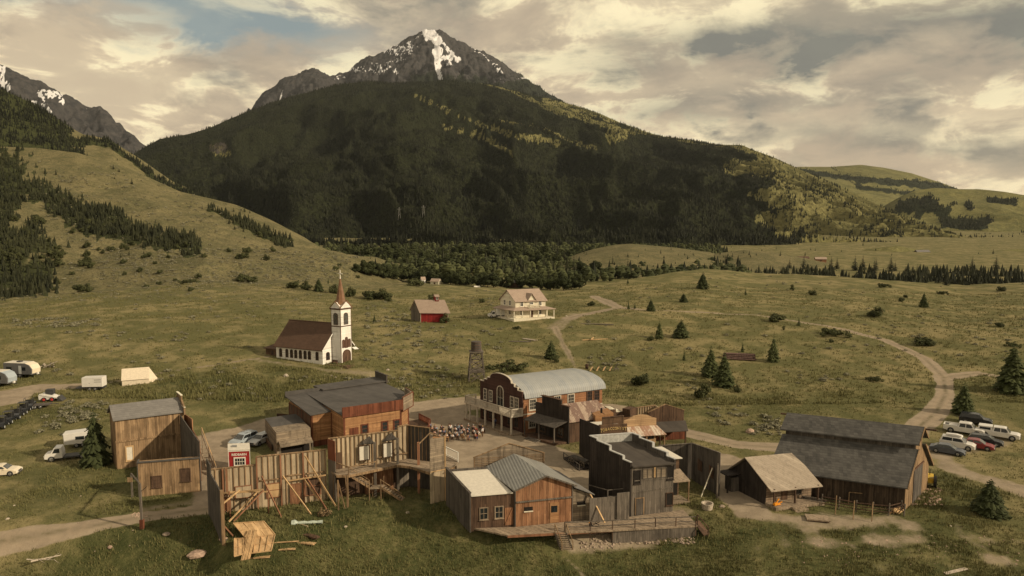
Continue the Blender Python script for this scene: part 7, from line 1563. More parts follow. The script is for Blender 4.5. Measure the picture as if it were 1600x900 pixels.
def box_truck(label, px, py, rz, col, box, sc=1.0, bl=3.6):
    p = hit(px, py); v = Veh('box_truck', label, 'truck', p, rz, None, sc)
    m_ = MB(); loft_profile(m_, [(1.0, .5), (1.0, 1.2), (1.2, 2.1), (2.1, 2.15), (2.6, 1.35), (3.4, 1.2), (3.5, .55), (3.2, .45)], 2.0); v.add(m_, 'cab', PT[col])
    if box: m_ = MB(); loft_profile(m_, [(-bl + .8, .85), (-bl + .8, 2.9), (.9, 2.95), (.9, .85)], 2.3, .06, .985); v.add(m_, 'cargo_box', PT['white'])
    v.add(MB().add([(2.63, -.8, 1.42), (2.63, .8, 1.42), (2.18, .72, 2.08), (2.18, -.72, 2.08)], [(0, 1, 2, 3)]), 'windshield', M_glass_sky)
    for s_ in (-1, 1): v.add(MB().add([(1.35, s_ * 1.012, 1.35), (2.35, s_ * 1.012, 1.35), (2.05, s_ * 1.012, 2.0), (1.4, s_ * 1.012, 2.0)], [(0, 1, 2, 3)]), 'side_window', M_glass); v.add(MB().box(3.40, 3.53, s_ * .75 - .15, s_ * .75 + .15, .8, 1.0), 'headlight', M_lamp)
    v.add(MB().box(-2.6, 3.3, -.9, .9, .42, .62), 'chassis', M_bump); wheels(v, (-1.7, 2.5), 2.05, .45); return v
box_truck('white box truck parked at the left end of the farmhouse', 779, 496, 190, 'white', True, .9)
box_truck('white truck with open blue rear half hidden behind the tall dark spruce', 112, 716, 200, 'white', False, .95)
v = Veh('camper', 'small white camper behind the tall dark spruce by the plank building', 'camper', hit(128, 696), 20)
m_ = MB(); loft_profile(m_, [(-2.2, .6), (-2.3, 2.3), (1.6, 2.5), (2.3, 1.9), (2.2, .6)], 2.1); v.add(m_, 'body', PT['white']); wheels(v, (-.5, .4), 2.1, .35); v.add(MB().box(-.6, .6, -1.075, -1.05, 1.3, 1.8), 'window', M_glass)
PTR = paint('trailer_grey', (.13, .13, .135))
def travel_trailer(label, px, py, rz, dark):
    v = Veh('travel_trailer', label, 'caravan', hit(px, py), rz, 'travel trailers at the left edge')
    m_ = MB(); loft_profile(m_, [(-3.3, .7), (-3.35, 2.9), (1.6, 2.95), (2.6, 2.6), (3.2, 1.8), (3.1, .7)], 2.4, .1, .985); v.add(m_, 'body', PTR)
    v.add(MB().add([(1.65, -1.15, 3.0), (1.65, 1.15, 3.0), (2.66, 1.1, 2.62), (3.24, 1.05, 1.8), (3.15, 1.05, .9), (3.15, -1.05, .9), (3.24, -1.05, 1.8), (2.66, -1.1, 2.62)], [(0, 1, 2, 7), (7, 2, 3, 6), (6, 3, 4, 5)]), 'front_cap', PT['cream'] if not dark else PT['silver'])
    v.add(MB().box(-3.2, 1.7, -1.12, 1.12, 2.96, 3.03), 'roof', R_white); v.add(MB().box(-.9, -.1, -.4, .4, 3.03, 3.25), 'roof_vent', M_bump)
    v.add(MB().box(-2.6, -1.4, -1.225, -1.2, 1.5, 2.2), 'window', M_glass); v.add(MB().box(.2, .8, -1.225, -1.2, .8, 2.5), 'door', PT['pale']); v.add(MB().box(1.0, 1.8, -1.225, -1.2, 1.5, 2.2), 'window', M_glass)
    v.add(MB().beam((3.0, 0, .6), (4.2, 0, .55), .12), 'hitch', M_bump); v.add(MB().box(3.3, 3.6, -.2, .2, .6, 1.0), 'gas_tank', PT['white']); wheels(v, (-.6, .35), 2.35, .36)
travel_trailer('pale travel trailer with a beige rounded nose, upper of two at the left edge', 36, 588, -8, False)
travel_trailer('dark travel trailer cut by the left edge of the photo', -2, 602, -8, True)
v = Veh('equipment_trailer', 'boxy white utility trailer on a dark undercarriage by the two track', 'trailer', hit(148, 609), 6)
m_ = MB(); loft_profile(m_, [(-1.9, .8), (-1.9, 2.6), (1.9, 2.65), (1.9, .8)], 1.9, .05, .985); v.add(m_, 'box', PT['white']); v.add(MB().box(.4, 1.7, -.96, -.945, 2.1, 2.2), 'louvre', M_bump); v.add(MB().box(.4, 1.7, -.96, -.945, 1.7, 1.78), 'louvre', M_bump); v.add(MB().box(-.6, -.4, -.96, -.945, 1.5, 1.56), 'latch', M_bump)
v.add(MB().box(-3.2, 2.0, -.7, .7, .45, .65), 'frame', M_bump); wheels(v, (-.5, .5), 1.9, .36)
# canvas wall tent
p = hit(215, 597); v = Veh('wall_tent', 'cream canvas wall tent standing alone on the grass', 'tent', p, 24)
cv = plain('canvas', (.62, .54, .42), .9, var=.08)
m_ = MB(); m_.pyz([(-1.9, -.2), (1.9, -.2), (1.9, 1.1), (0, 2.9), (-1.9, 1.1)], -2.6, 2.2); m_.add([(2.2, -1.9, -.1), (2.2, 1.9, -.1), (4.0, 0, -.1), (2.2, 0, 2.85)], [(0, 2, 3), (2, 1, 3), (0, 1, 2)]); v.add(m_, 'canvas', cv)
m_ = MB(); m_.slab([(-2.7, -2.1, .98), (2.25, -2.1, .98), (2.25, 0, 2.96), (-2.7, 0, 2.96)], .03); m_.slab([(-2.7, 0, 2.96), (2.25, 0, 2.96), (2.25, 2.1, .98), (-2.7, 2.1, .98)], .03); v.add(m_, 'fly', cv); v.add(MB().box(-2.62, -2.6, -.5, .5, 0, 1.5), 'door_flap', plain('canvas_shade', (.5, .43, .33), .9))
# skid steer
v = Veh('skid_steer', 'white skid steer loader with a dark cab and red rims on the dirt yard', 'loader', hit(79, 626), 10)
m_ = MB(); loft_profile(m_, [(-1.7, .4), (-1.75, 1.3), (-.6, 1.45), (.9, 1.0), (1.1, .5), (.8, .35)], 1.5); v.add(m_, 'body', PT['white']); v.add(MB().box(-.6, .7, -.5, .5, 1.3, 2.2), 'cab', M_bump)
for s_ in (-1, 1): v.add(MB().beam((-1.5, s_ * .75, 1.4), (1.7, s_ * .75, .6), .16, .2), 'lift_arm', PT['white'])
v.add(MB().pxz([(1.5, .1), (2.4, .05), (1.6, .9)], -.9, .9), 'bucket', M_bump); wheels(v, (-.75, .6), 1.75, .42, plain('red_rim', (.4, .04, .03)))
# row of dark utility buggies
def utv(label, px, py, rz, roof):
    v = Veh('utility_buggy', label, 'buggy', hit(px, py), rz, 'dark utility buggies lined up at the left edge')
    m_ = MB(); loft_profile(m_, [(-1.5, .5), (-1.5, .95), (-.2, .9), (.6, 1.0), (1.5, .85), (1.55, .45)], 1.5); v.add(m_, 'body', PT['black'])
    m_ = MB()
    for s_ in (-.65, .65): m_.beam((-.5, s_, .9), (-.4, s_, 1.9), .06); m_.beam((.8, s_, .95), (.4, s_, 1.9), .06); m_.beam((-.4, s_, 1.9), (.4, s_, 1.9), .06)
    v.add(m_, 'roll_cage', M_bump)
    if roof: v.add(MB().box(-.55, .5, -.72, .72, 1.9, 1.96), 'roof', M_bump)
    v.add(MB().box(-.45, .1, -.6, .6, .9, 1.15), 'seat', M_blk); v.add(MB().box(-.5, -.4, -.6, .6, 1.1, 1.5), 'seat_back', M_blk); wheels(v, (-1.05, 1.05), 1.55, .34, PT['pale']); return v
for i, (px, py, rf, w_) in enumerate(((2, 668, 1, 'nearest the photo edge, with a flat roof'), (14, 660, 1, 'second from the photo edge, with a flat roof'), (26, 653, 0, 'middle of the line, with an open roll cage'), (37, 645, 1, 'fourth in the line, with a flat roof'), (46, 638, 0, 'last in the line, with an open roll cage'))):
    utv('dark utility buggy, ' + w_, px, py, -70, rf)
v = Veh('flatbed_trailer', 'low dark flatbed trailer between the buggies and the skid steer', 'trailer', hit(60, 637), 20); v.add(MB().box(-2, 2, -.9, .9, .5, .62), 'bed', W_dgrey); wheels(v, (-.3, .5), 1.8, .3); v.add(MB().beam((2, 0, .55), (3.2, 0, .5), .1), 'hitch', M_bump)
v = Veh('yellow_tractor', 'yellow machine with a big dark tyre peeking out behind the barn end', 'tractor', PZ(1452, 757, 0), 60)
m_ = MB(); loft_profile(m_, [(-1.2, .6), (-1.2, 1.3), (1.2, 1.2), (1.3, .6)], .9); v.add(m_, 'body', plain('machine_yellow', (.55, .36, .04), .5)); v.add(MB().cyl((-.9, -.8, .8), (-.9, -.45, .8), .8, n=18), 'rear_wheel', M_blk); v.add(MB().cyl((-.9, .45, .8), (-.9, .8, .8), .8, n=18), 'rear_wheel', M_blk); v.add(MB().cyl((1, -.6, .4), (1, -.4, .4), .4, n=14), 'front_wheel', M_blk); v.add(MB().cyl((1, .4, .4), (1, .6, .4), .4, n=14), 'front_wheel', M_blk); v.add(MB().cyl((.5, 0, 1.2), (.5, 0, 2.0), .05), 'exhaust', M_dark)

# ------------------------------------------------------------------ people
def skin_mesh(name, pts, edges, radii, m_, sub=1):
    me = bpy.data.meshes.new(name); me.from_pydata(pts, edges, []); o = bpy.data.objects.new(name, me); C.objects.link(o)
    s_ = o.modifiers.new('s', 'SKIN'); u = o.modifiers.new('u', 'SUBSURF'); u.levels = sub; u.render_levels = sub
    me.skin_vertices[0].data[0].use_root = True
    for i, r in enumerate(radii): me.skin_vertices[0].data[i].radius = (r, r) if not isinstance(r, tuple) else r
    dg = bpy.context.evaluated_depsgraph_get(); dg.update(); nm = bpy.data.meshes.new_from_object(o.evaluated_get(dg)); nm.materials.clear(); nm.materials.append(m_)
    for p in nm.polygons: p.use_smooth = True
    bpy.data.objects.remove(o); bpy.data.meshes.remove(me); nm.name = name; return nm
M_skin = plain('skin', (.42, .24, .16), .6, var=.05); M_hairs = [plain('brown_hair', (.06, .035, .02), .8), plain('fair_hair', (.30, .20, .10), .8), plain('grey_hair', (.3, .28, .26), .8), plain('black_hair', (.02, .016, .014), .8)]
def pose(kind, v=0):
    hz = .48 if kind == 'sit' else .92
    J = {'hip': (0, 0, hz), 'waist': (0, -.02, hz + .18), 'chest': (0, -.01 - .04 * v, hz + .38), 'neck': (0, 0, hz + .55), 'head': (0, .03, hz + .68), 'crown': (0, .03, hz + .80)}
    for s_, n in ((-1, 'l'), (1, 'r')):
        J['sh' + n] = (.19 * s_, -.01, hz + .49)
        J['el' + n] = (.26 * s_, .05 + .08 * v, hz + .24); J['wr' + n] = (.17 * s_, .28, hz + .14 + .1 * v) if kind == 'sit' else (.25 * s_, .08, hz + .0)
        J['hp' + n] = (.10 * s_, .02, hz - .02)
        if kind == 'sit': J['kn' + n] = (.13 * s_, .45, hz + .02); J['an' + n] = (.13 * s_, .42 + .05 * v, .09); J['to' + n] = (.14 * s_, .58, .04)
        else: J['kn' + n] = (.11 * s_, .03, .48); J['an' + n] = (.11 * s_, -.01, .09); J['to' + n] = (.13 * s_, .13, .04)
    return J
def person_parts(kind, v):
    J = pose(kind, v)
    names = ['hip', 'waist', 'chest', 'neck', 'head', 'crown', 'shl', 'ell', 'wrl', 'shr', 'elr', 'wrr', 'hpl', 'knl', 'anl', 'tol', 'hpr', 'knr', 'anr', 'tor']; ix = {n: i for i, n in enumerate(names)}
    E_ = [('hip', 'waist'), ('waist', 'chest'), ('chest', 'neck'), ('neck', 'head'), ('head', 'crown'), ('chest', 'shl'), ('shl', 'ell'), ('ell', 'wrl'), ('chest', 'shr'), ('shr', 'elr'), ('elr', 'wrr'), ('hip', 'hpl'), ('hpl', 'knl'), ('knl', 'anl'), ('anl', 'tol'), ('hip', 'hpr'), ('hpr', 'knr'), ('knr', 'anr'), ('anr', 'tor')]
    rad = {'hip': .13, 'waist': .125, 'chest': .15, 'neck': .055, 'head': .095, 'crown': .075, 'sh': .065, 'el': .045, 'wr': .035, 'hp': .09, 'kn': .06, 'an': .042, 'to': .04}
    rr = lambda n, k=1, a=0: rad.get(n, rad.get(n[:2], .05)) * k + a
    body = skin_mesh('body', [J[n] for n in names], [(ix[a], ix[b]) for a, b in E_], [rr(n) for n in names], M_skin)
    def sub(ns, add, m_, nm, adj=None):
        ii = {n: i for i, n in enumerate(ns)}; ee = [(ii[a], ii[b]) for a, b in E_ if a in ii and b in ii]; P_ = [adj[n] if adj and n in adj else J[n] for n in ns]
        return skin_mesh(nm, P_, ee, [rr(n, 1, add) for n in ns], m_)
    lp = lambda a, b, f: tuple(J[a][i] * (1 - f) + J[b][i] * f for i in range(3))
    shirt = sub(['hip', 'waist', 'chest', 'shl', 'ell', 'wrl', 'shr', 'elr', 'wrr'], .018, M_skin, 'shirt', {'wrl': lp('ell', 'wrl', .7), 'wrr': lp('elr', 'wrr', .7)})
    trs = sub(['hip', 'hpl', 'knl', 'anl', 'hpr', 'knr', 'anr'], .02, M_skin, 'trousers')
    m_ = MB(); c = Vector(J['head']) + Vector((0, -.02, .045)); R_ = []
    for k in range(5): a = k / 4 * 1.35; R_.append([(c.x + .115 * math.cos(a) * math.cos(6.2832 * i / 10), c.y + .125 * math.cos(a) * math.sin(6.2832 * i / 10) - .01, c.z + .02 + .10 * math.sin(a)) for i in range(10)])
    R_.insert(0, [(c.x + .10 * math.cos(6.2832 * i / 10), c.y - .035 + .09 * math.sin(6.2832 * i / 10), c.z - .05) for i in range(10)])
    m_.rings(R_); hm = bpy.data.meshes.new('hair'); hm.from_pydata([tuple(p) for p in m_.v], [], m_.f); hm.materials.append(M_hairs[0])
    f_ = MB(); h = Vector(J['head'])
    for s_ in (-1, 1): f_.box(h.x + s_ * .035 - .012, h.x + s_ * .035 + .012, h.y + .086, h.y + .10, h.z + .02, h.z + .035)
    f_.box(h.x - .03, h.x + .03, h.y + .082, h.y + .098, h.z - .045, h.z - .035); fm = bpy.data.meshes.new('face'); fm.from_pydata([tuple(p) for p in f_.v], [], f_.f); fm.materials.append(M_hairs[3])
    return body, shirt, trs, hm, fm
PP = [person_parts('sit', 0), person_parts('sit', 1), person_parts('stand', 0)]
CL = {n: plain(n.replace(' ', '_') + '_cloth', c, .9, var=.08) for n, c in {'white': (.60, .60, .60), 'navy': (.03, .04, .10), 'blue': (.08, .13, .26), 'black': (.02, .02, .022), 'red': (.28, .05, .04), 'tan': (.35, .26, .16), 'grey': (.18, .18, .19), 'pale pink': (.50, .34, .32), 'brown': (.12, .07, .04), 'light blue': (.25, .33, .42)}.items()}
def person(px, py, kind, rz, shirt, trou, hair, label, group, z=0):
    p = PZ(px, py, z) if not isinstance(px, Vector) else px
    e = bpy.data.objects.new('person', None); C.objects.link(e); e.location = p; e.rotation_euler = (0, 0, R(rz)); k = .94 + rnd.random() * .12; e.scale = (k, k, k); tag(e, label, 'person', group)
    for me, nm, mt in zip(PP[kind], ('body', 'shirt', 'trousers', 'hair', 'face'), (None, CL[shirt], CL[trou], hair, None)):
        o = link(nm, me, e)
        if mt: o.material_slots[0].link = 'OBJECT'; o.material_slots[0].material = mt
    return e
def chair(p, rz, label, mt, tall=False):
    v = Veh('chair', label, 'chair', p, rz, 'chairs of the seated crowd'); h = 1.15 if tall else .9
    v.add(MB().box(-.22, .22, -.22, .22, .42, .46), 'seat', mt)
    m_ = MB(); m_.box(-.22, -.18, -.26, -.22, .46, h); m_.box(.18, .22, -.26, -.22, .46, h)
    for i in range(3): m_.box(-.18, .18, -.255, -.225, .56 + i * (h - .62) / 3, .66 + i * (h - .62) / 3)
    v.add(m_, 'backrest', mt)
    for x in (-.19, .19):
        for y in (-.23, .19): v.add(MB().box(x - .02, x + .02, y - .02, y + .02, 0, .42), 'leg', mt)
    return v
gp = np.random.RandomState(5); order = ['first', 'second', 'third', 'fourth', 'fifth', 'sixth', 'seventh', 'eighth', 'ninth', 'tenth']
rows = [('nearest', 687, 688, 742, 7), ('second', 682, 678, 748, 9), ('third', 677, 673, 752, 9), ('farthest', 672.5, 671, 750, 9)]
cols_ = ['white', 'navy', 'blue', 'black', 'red', 'tan', 'grey', 'pale pink', 'brown', 'light blue', 'white', 'white']
for rn, py, x0, x1, n in rows:
    for i in range(n):
        px = x0 + (x1 - x0) * i / (n - 1) + gp.rand() * 4 - 2; yy = py - 2.2 * ((px - 712) / 40) ** 2 * (.5) + gp.rand() * 3.0; c = cols_[gp.randint(len(cols_))]; tr = ['navy', 'black', 'brown', 'tan'][gp.randint(4)]
        rz = -8 + (712 - px) * .5 + gp.rand() * 24 - 12; p = PZ(px, yy, .02); hi = gp.randint(4)
        person(p, None, gp.randint(2), rz, c, tr, M_hairs[hi], f'seated person in a {c} top, {order[i]} from the left in the {rn} row', 'audience seated in the dirt street')
        chair(p, rz, f'chair under the {order[i]} person from the left in the {rn} row', W_brown if not (rn == 'nearest' and i in (4, 5)) else W_orange, rn == 'nearest' and i in (4, 5))
for px, py, rz, c, tr, lb in ((704, 678, 20, 'white', 'black', 'standing person in a white top and black trousers, left of two standing among the audience'), (716, 678, -30, 'light blue', 'navy', 'standing person in a light blue top, right of two standing among the audience'),
                              (754, 683, 60, 'white', 'brown', 'standing person in a white top at the right end of the audience')):
    person(px, py, 2, rz, c, tr, M_hairs[0], lb, None)
tb = PZ(689, 690, 0); v = Veh('long_table', 'long low wooden table in front of the audience, at its left', 'table', tb, 4); v.add(MB().box(-1.3, 1.3, -.35, .35, .70, .75), 'tabletop', W_orange)
for x in (-1.2, 1.2):
    for y in (-.28, .28): v.add(MB().box(x - .04, x + .04, y - .04, y + .04, 0, .7), 'leg', W_orange)
person(PZ(773, 667, .28), None, 2, 180, 'blue', 'navy', M_hairs[3], 'person in blue standing on the shaded porch of the brick hall', None)

# ------------------------------------------------------------------ small things
def rock(px, py, w_, label, z=None, name='boulder', seed=0, flat=.6, mt=None):
    p = hit(px, py); k = (p.y * cth) / F; r = w_ * k / 2; g = np.random.RandomState(seed + int(px)); m_ = MB(); rs = []
    for j in range(7):
        a = -.9 + j / 6 * 2.35; rr = math.cos(a * .98); rs.append([((1 + .22 * (g.rand() - .5)) * r * rr * math.cos(6.2832 * i / 9), (1 + .22 * (g.rand() - .5)) * r * rr * .8 * math.sin(6.2832 * i / 9), r * flat * math.sin(a) + .05 * r * g.rand()) for i in range(9)])
    m_.rings(rs); o = m_.done(name, mt or M_stone); o.location = p; o.rotation_euler = (0, 0, g.rand() * 6); tag(o, label, 'rock'); normals_out(o); return o
M_pale = plain('pale_rock', (.42, .36, .29), .9, var=.3, scale=4); M_pink = plain('pinkish_rock', (.36, .26, .20), .9, var=.3)
rock(1172, 676, 15, 'round pink grey boulder on the grass above the cabin', flat=.9, mt=M_pink); rock(447, 588, 9, 'small white boulder in the grass below the church wall', mt=M_pale, flat=.9)
rock(518, 588, 7, 'pale rock, left of two touching, below the church deck', mt=M_pale); rock(524, 590, 5, 'pale rock, right of two touching, below the church deck', mt=M_pale); rock(606, 578, 6, 'pale rock on the slope right of the church deck', mt=M_pale)
rock(309, 866, 32, 'flat broad pinkish boulder in the foreground grass', mt=M_pink, flat=.35); rock(172, 855, 9, 'small pinkish rock alone in the left foreground', mt=M_pink); rock(12, 811, 7, 'small pale rock near the left edge by the dirt road', mt=M_pale); rock(260, 835, 14, 'low grey rock by the dirt road corner', flat=.4)
rock(1128, 792, 12, 'grey rock on the grass right of the round tub', flat=.5); rock(1485, 822, 5, 'small white rock on the green bank right of the barn', mt=M_pale); rock(540, 823, 6, 'small pale rock below the timber stair', mt=M_pale); rock(350, 842, 16, 'low tan rock at the foot of the dark end wall', flat=.35, mt=M_pink); rock(1420, 785, 9, 'grey stone slab leaning at the barn corner', flat=1.2); rock(637, 801, 8, 'flat white stone in the green grass below the plywood tower', mt=M_pale, flat=.4); rock(22, 790, 4, 'tiny white rock near the cream car', mt=M_pale); rock(885, 494, 4, 'small white rock in the dirt right of the farmhouse', mt=M_pale)
def rubble(name, label, boxes, mt, seed):
    g = np.random.RandomState(seed); m_ = MB()
    for px0, px1, py0, py1, n, s0, s1 in boxes:
        for _ in range(n):
            p = hit(px0 + (px1 - px0) * g.rand(), py0 + (py1 - py0) * g.rand()); r = s0 + (s1 - s0) * g.rand() ** 2
            v = g.normal(size=(6, 3)); v /= np.linalg.norm(v, axis=1)[:, None]
            d = [(1, 0, 0), (-1, 0, 0), (0, 1, 0), (0, -1, 0), (0, 0, 1), (0, 0, -1)]; P_ = [(p.x + r * (a[0] + .35 * q[0]), p.y + r * (a[1] + .35 * q[1]), p.z + r * .6 * (a[2] + .3 * q[2])) for a, q in zip(d, v)]
            m_.add(P_, [(0, 2, 4), (2, 1, 4), (1, 3, 4), (3, 0, 4), (2, 0, 5), (1, 2, 5), (3, 1, 5), (0, 3, 5)])
    o = m_.done(name, mt); tag(o, label, 'rubble', None, 'stuff')
rubble('rubble', 'loose broken stone spilling from under the boardwalk ramp', [(925, 1085, 832, 850, 260, .06, .38), (905, 960, 845, 860, 60, .05, .3)], M_stone, 1)
rubble('rubble', 'scattered stones on the bare ground in the lower right corner', [(1250, 1600, 835, 885, 240, .03, .16)], M_pink, 2)
rubble('rubble', 'little heap of pale stones at the roadside post', [(206, 232, 800, 808, 50, .05, .2)], M_pink, 3)
rubble('rubble', 'scattered stones on the hillside grass', [(560, 760, 575, 630, 90, .05, .3), (500, 640, 575, 600, 50, .05, .3), (1180, 1220, 665, 680, 40, .05, .25), (20, 330, 770, 870, 30, .04, .14)], M_stone, 4)
rubble('rubble', 'broken boards and stone along the end of the big barn', [(1425, 1470, 762, 790, 90, .06, .35)], M_pink, 5)
# roadside post with a slanting arm to a second post
b = WB('timber_arch', 'leaning timber post with a beam reaching back to a second post beside the dirt road', 'post', (222, 822))
g1 = b.G(207, 777); zt = up(b.o, 756); b.done(MB().beam((0, 0, -.3), (0, 0, zt), .22), 'post', W_grey); b.done(MB().box(-.2, .2, -.2, .2, -.3, .8), 'post_base', W_red); b.done(MB().beam((g1.x, g1.y, -.3), (g1.x, g1.y, up(g1 + b.o, 740)), .18), 'rear_post', W_grey)
b.done(MB().beam((0, 0, zt), (g1.x, g1.y, up(g1 + b.o, 740)), .16), 'beam', W_grey); b.done(MB().box(g1.x - .5, g1.x + .1, g1.y - .1, g1.y + .05, up(g1 + b.o, 753), up(g1 + b.o, 746)), 'hanging_sign', W_tan); b.done(MB().beam((0, 0, zt - 1.0), (.7, .2, zt - .4), .06), 'bracket', M_dark)
# dead branch
p = hit(88, 868); m_ = MB(); g = np.random.RandomState(4)
def limb(a, d, L, r, k):
    c = a
    for i in range(4):
        q = c + d * (L / 4) + Vector(g.normal(size=3)) * L * .04; q.z = max(q.z, .02); m_.cyl(tuple(c), tuple(q), r * (1 - i * .2), r * (.8 - i * .2), 6)
        if k and i > 0 and g.rand() < .9: s_ = 1 if g.rand() < .5 else -1; limb(q, (d + Vector((-d.y, d.x, .35)) * s_ * .8).normalized(), L * .42, r * .5, k - 1)
        c = q
limb(Vector((-1.8, -1.6, .1)), Vector((.8, .62, .06)).normalized(), 5.2, .10, 2); limb(Vector((-2.6, -1.1, .1)), Vector((.85, .1, .1)).normalized(), 3.0, .08, 1)
o = m_.done('dead_branch', M_dead); o.location = p; tag(o, 'bleached dead branch lying in the lower left grass', 'branch')
# timber panel pile
b = WB('panel_pile', 'heap of framed plywood panels with a stack of studs on top in the foreground grass', 'lumber pile', (398, 868), -.9)
def pp(px, py, z): q = PZ(px, py, z + b.o.z); return (q.x - b.o.x, q.y - b.o.y, z)
def panel(c4, n, nm, zt=.06):
    q = [Vector(p) for p in c4]; m_ = MB(); m_.slab([tuple(v) for v in q], .04); o = b.done(m_, 'panel', W_lum); m_ = MB()
    for i in range(4): m_.beam(tuple(q[i] + Vector((0, 0, .05))), tuple(q[(i + 1) % 4] + Vector((0, 0, .05))), .07, .1)
    for i in range(1, n): f_ = i / n; m_.beam(tuple(q[0].lerp(q[1], f_) + Vector((0, 0, .05))), tuple(q[3].lerp(q[2], f_) + Vector((0, 0, .05))), .06, .1)
    m_.beam(tuple(q[0].lerp(q[3], .5) + Vector((0, 0, .052))), tuple(q[1].lerp(q[2], .5) + Vector((0, 0, .052))), .055, .09)
    return b.done(m_, 'panel_frame', W_lum, o)
panel([pp(368, 868, .15), pp(424, 861, .3), pp(430, 836, .9), pp(366, 843, .9)], 6, 'a'); panel([pp(384, 842, .8), pp(430, 836, .7), pp(412, 815, 1.9), pp(364, 818, 1.9)], 3, 'b'); panel([pp(366, 870, .5), pp(380, 866, .55), pp(380, 842, 1.2), pp(366, 842, 1.2)], 2, 'c')
for i in range(7): b.done(MB().beam(pp(377 + i * 2.1, 876 - i * .4, .3 + .05 * (i % 2)), pp(389 + i * 2.0, 828, 1.5 + .05 * (i % 3)), .1, .07), 'stud', W_lum)
b.done(MB().beam(pp(345, 846, .3), pp(372, 838, .3), .5, .3), 'grey_plank', W_dgrey)
def planks(label, px, py, n, L, rz, mt, name='plank_stack', cat='planks'):
    v = Veh(name, label, cat, hit(px, py), rz)
    for i in range(n): v.add(MB().box(-L / 2 + .1 * (i % 3), L / 2 - .07 * (i % 2), -.3 + (i % 3) * .22, -.1 + (i % 3) * .22, .02 + .06 * (i // 3), .07 + .06 * (i // 3)), 'plank', mt)
planks('dark plank stack lying on paler boards, right of the panel heap', 483, 838, 9, 2.7, -28, W_brown); planks('pale boards under the dark plank stack', 478, 849, 5, 2.3, -12, W_lum); planks('single pale board in the grass below the dark plank stack', 449, 858, 2, 1.9, 5, W_lum); planks('long thin pale board left of the dark plank stack', 448, 846, 1, 2.8, 8, W_lum); planks('thin loose studs below the panel heap', 405, 871, 3, 2.4, 8, W_lum)
planks('loose boards on the ground by the barn end', 1434, 770, 4, 2.6, 20, W_osb); planks('two white weathered rails lying across each other at the bottom right edge', 1492, 892, 2, 3.2, 20, M_dead)
v = Veh('plastic_roll', 'long pale green plastic sheeting roll in the grass behind the panel heap', 'plastic sheet', hit(480, 818), 6); m_ = MB()
m_.rings([[(-1.8 + i * .36, .22 * math.cos(6.2832 * j / 8) * (1.6 if i < 2 else 1), .14 + .2 * (1.1 + .3 * math.sin(i * 2.1)) * math.sin(6.2832 * j / 8) * (1.5 if i < 2 else .8)) for j in range(8)] for i in range(11)]); v.add(m_, 'sheeting', plain('plastic_film', (.42, .48, .42), .35))
v = Veh('bush', 'dry brown weed clump beside the plastic roll', 'bush', hit(505, 806), 0); link('foliage', clump_mesh('foliage', [(0, 0, .5, .6), (.5, .1, .35, .5), (-.4, 0, .3, .4)], .12, 240, 70, plain('dry_weed', (.16, .11, .06), .9, var=.4)), v.e)
# round tub, deck platform, corral, log piles
v = Veh('stone_ring', 'round pale tub with dark inside on the grass beside the corner wall', 'tub', hit(1105, 795), 0); m_ = MB(); N_ = 18
rs = [[(r * math.cos(6.2832 * i / N_), r * math.sin(6.2832 * i / N_), z) for i in range(N_)] for r, z in ((.62, 0), (.75, .75), (.6, .75), (.52, .3))]; m_.rings(rs); v.add(m_, 'ring', M_pale); v.add(MB().cyl((0, 0, .3), (0, 0, .36), .5, n=18), 'water', M_dark)
v = Veh('deck_platform', 'low square wooden platform on the dirt in front of the cabin steps', 'platform', hit(1277, 812), -12); v.add(MB().box(-1.3, 1.3, -.8, .8, .15, .3), 'top', W_deck); v.add(MB().box(-1.2, 1.2, -.7, .7, 0, .148), 'frame', W_brown)
v = Veh('orange_tools', 'bright orange yellow plastic gear on the cabin porch', 'toy', Vector((32.9, 84.3, .42)), 20); oy = plain('orange_plastic', (.75, .30, .03), .5)
m_ = MB(); loft_profile(m_, [(-.5, .1), (-.45, .4), (.1, .35), (.5, .15)], .4); v.add(m_, 'body', oy); v.add(MB().beam((-.2, 0, .3), (.35, .1, .8), .12), 'handle', oy); v.add(MB().beam((.1, 0, .2), (.7, -.1, .45), .1), 'handle', oy)
b = WB('corral', 'weathered pole corral fence in front of the big barn', 'fence', (1300, 800))
pts = [(1283, 790), (1310, 795), (1337, 800), (1363, 803), (1388, 805), (1408, 800), (1412, 806)]
for p in pts: g0 = b.G(*p); b.done(MB().beam((g0.x, g0.y, -.2), (g0.x + .15 * rnd.random(), g0.y, 1.5), .13), 'post', W_grey)
m_ = MB()
for p, q in zip(pts[:-1], pts[1:]):
    p, q = b.G(*p), b.G(*q)
    for z in (.35, .75, 1.15): m_.beam((p.x, p.y - .05, z + .1 * rnd.random()), (q.x, q.y - .05, z + .1 * rnd.random()), .09)
b.done(m_, 'rails', W_brown)
b = WB('hitching_rail', 'pale pole gate frame standing inside the corral', 'rail', (1345, 788)); A, B1 = b.G(1326, 787), b.G(1362, 789)
for g0 in (A, B1): b.done(MB().beam((g0.x, g0.y, 0), (g0.x, g0.y, 1.5), .08), 'post', W_tan)
b.done(MB().beam((A.x, A.y, 1.5), (B1.x, B1.y, 1.4), .08), 'rail', W_tan)
b = WB('leaning_poles', 'three tall poles leaning over the corral fence', 'poles', (1335, 808))
for p, q in (((1305, 804), (1308, 778)), ((1333, 812), (1337, 792)), ((1362, 815), (1365, 795))):
    a_ = b.G(*p); zt = 2.2; b.done(MB().beam((a_.x, a_.y, 0), (a_.x + .3, a_.y + .5, zt), .09), 'pole', W_tan)
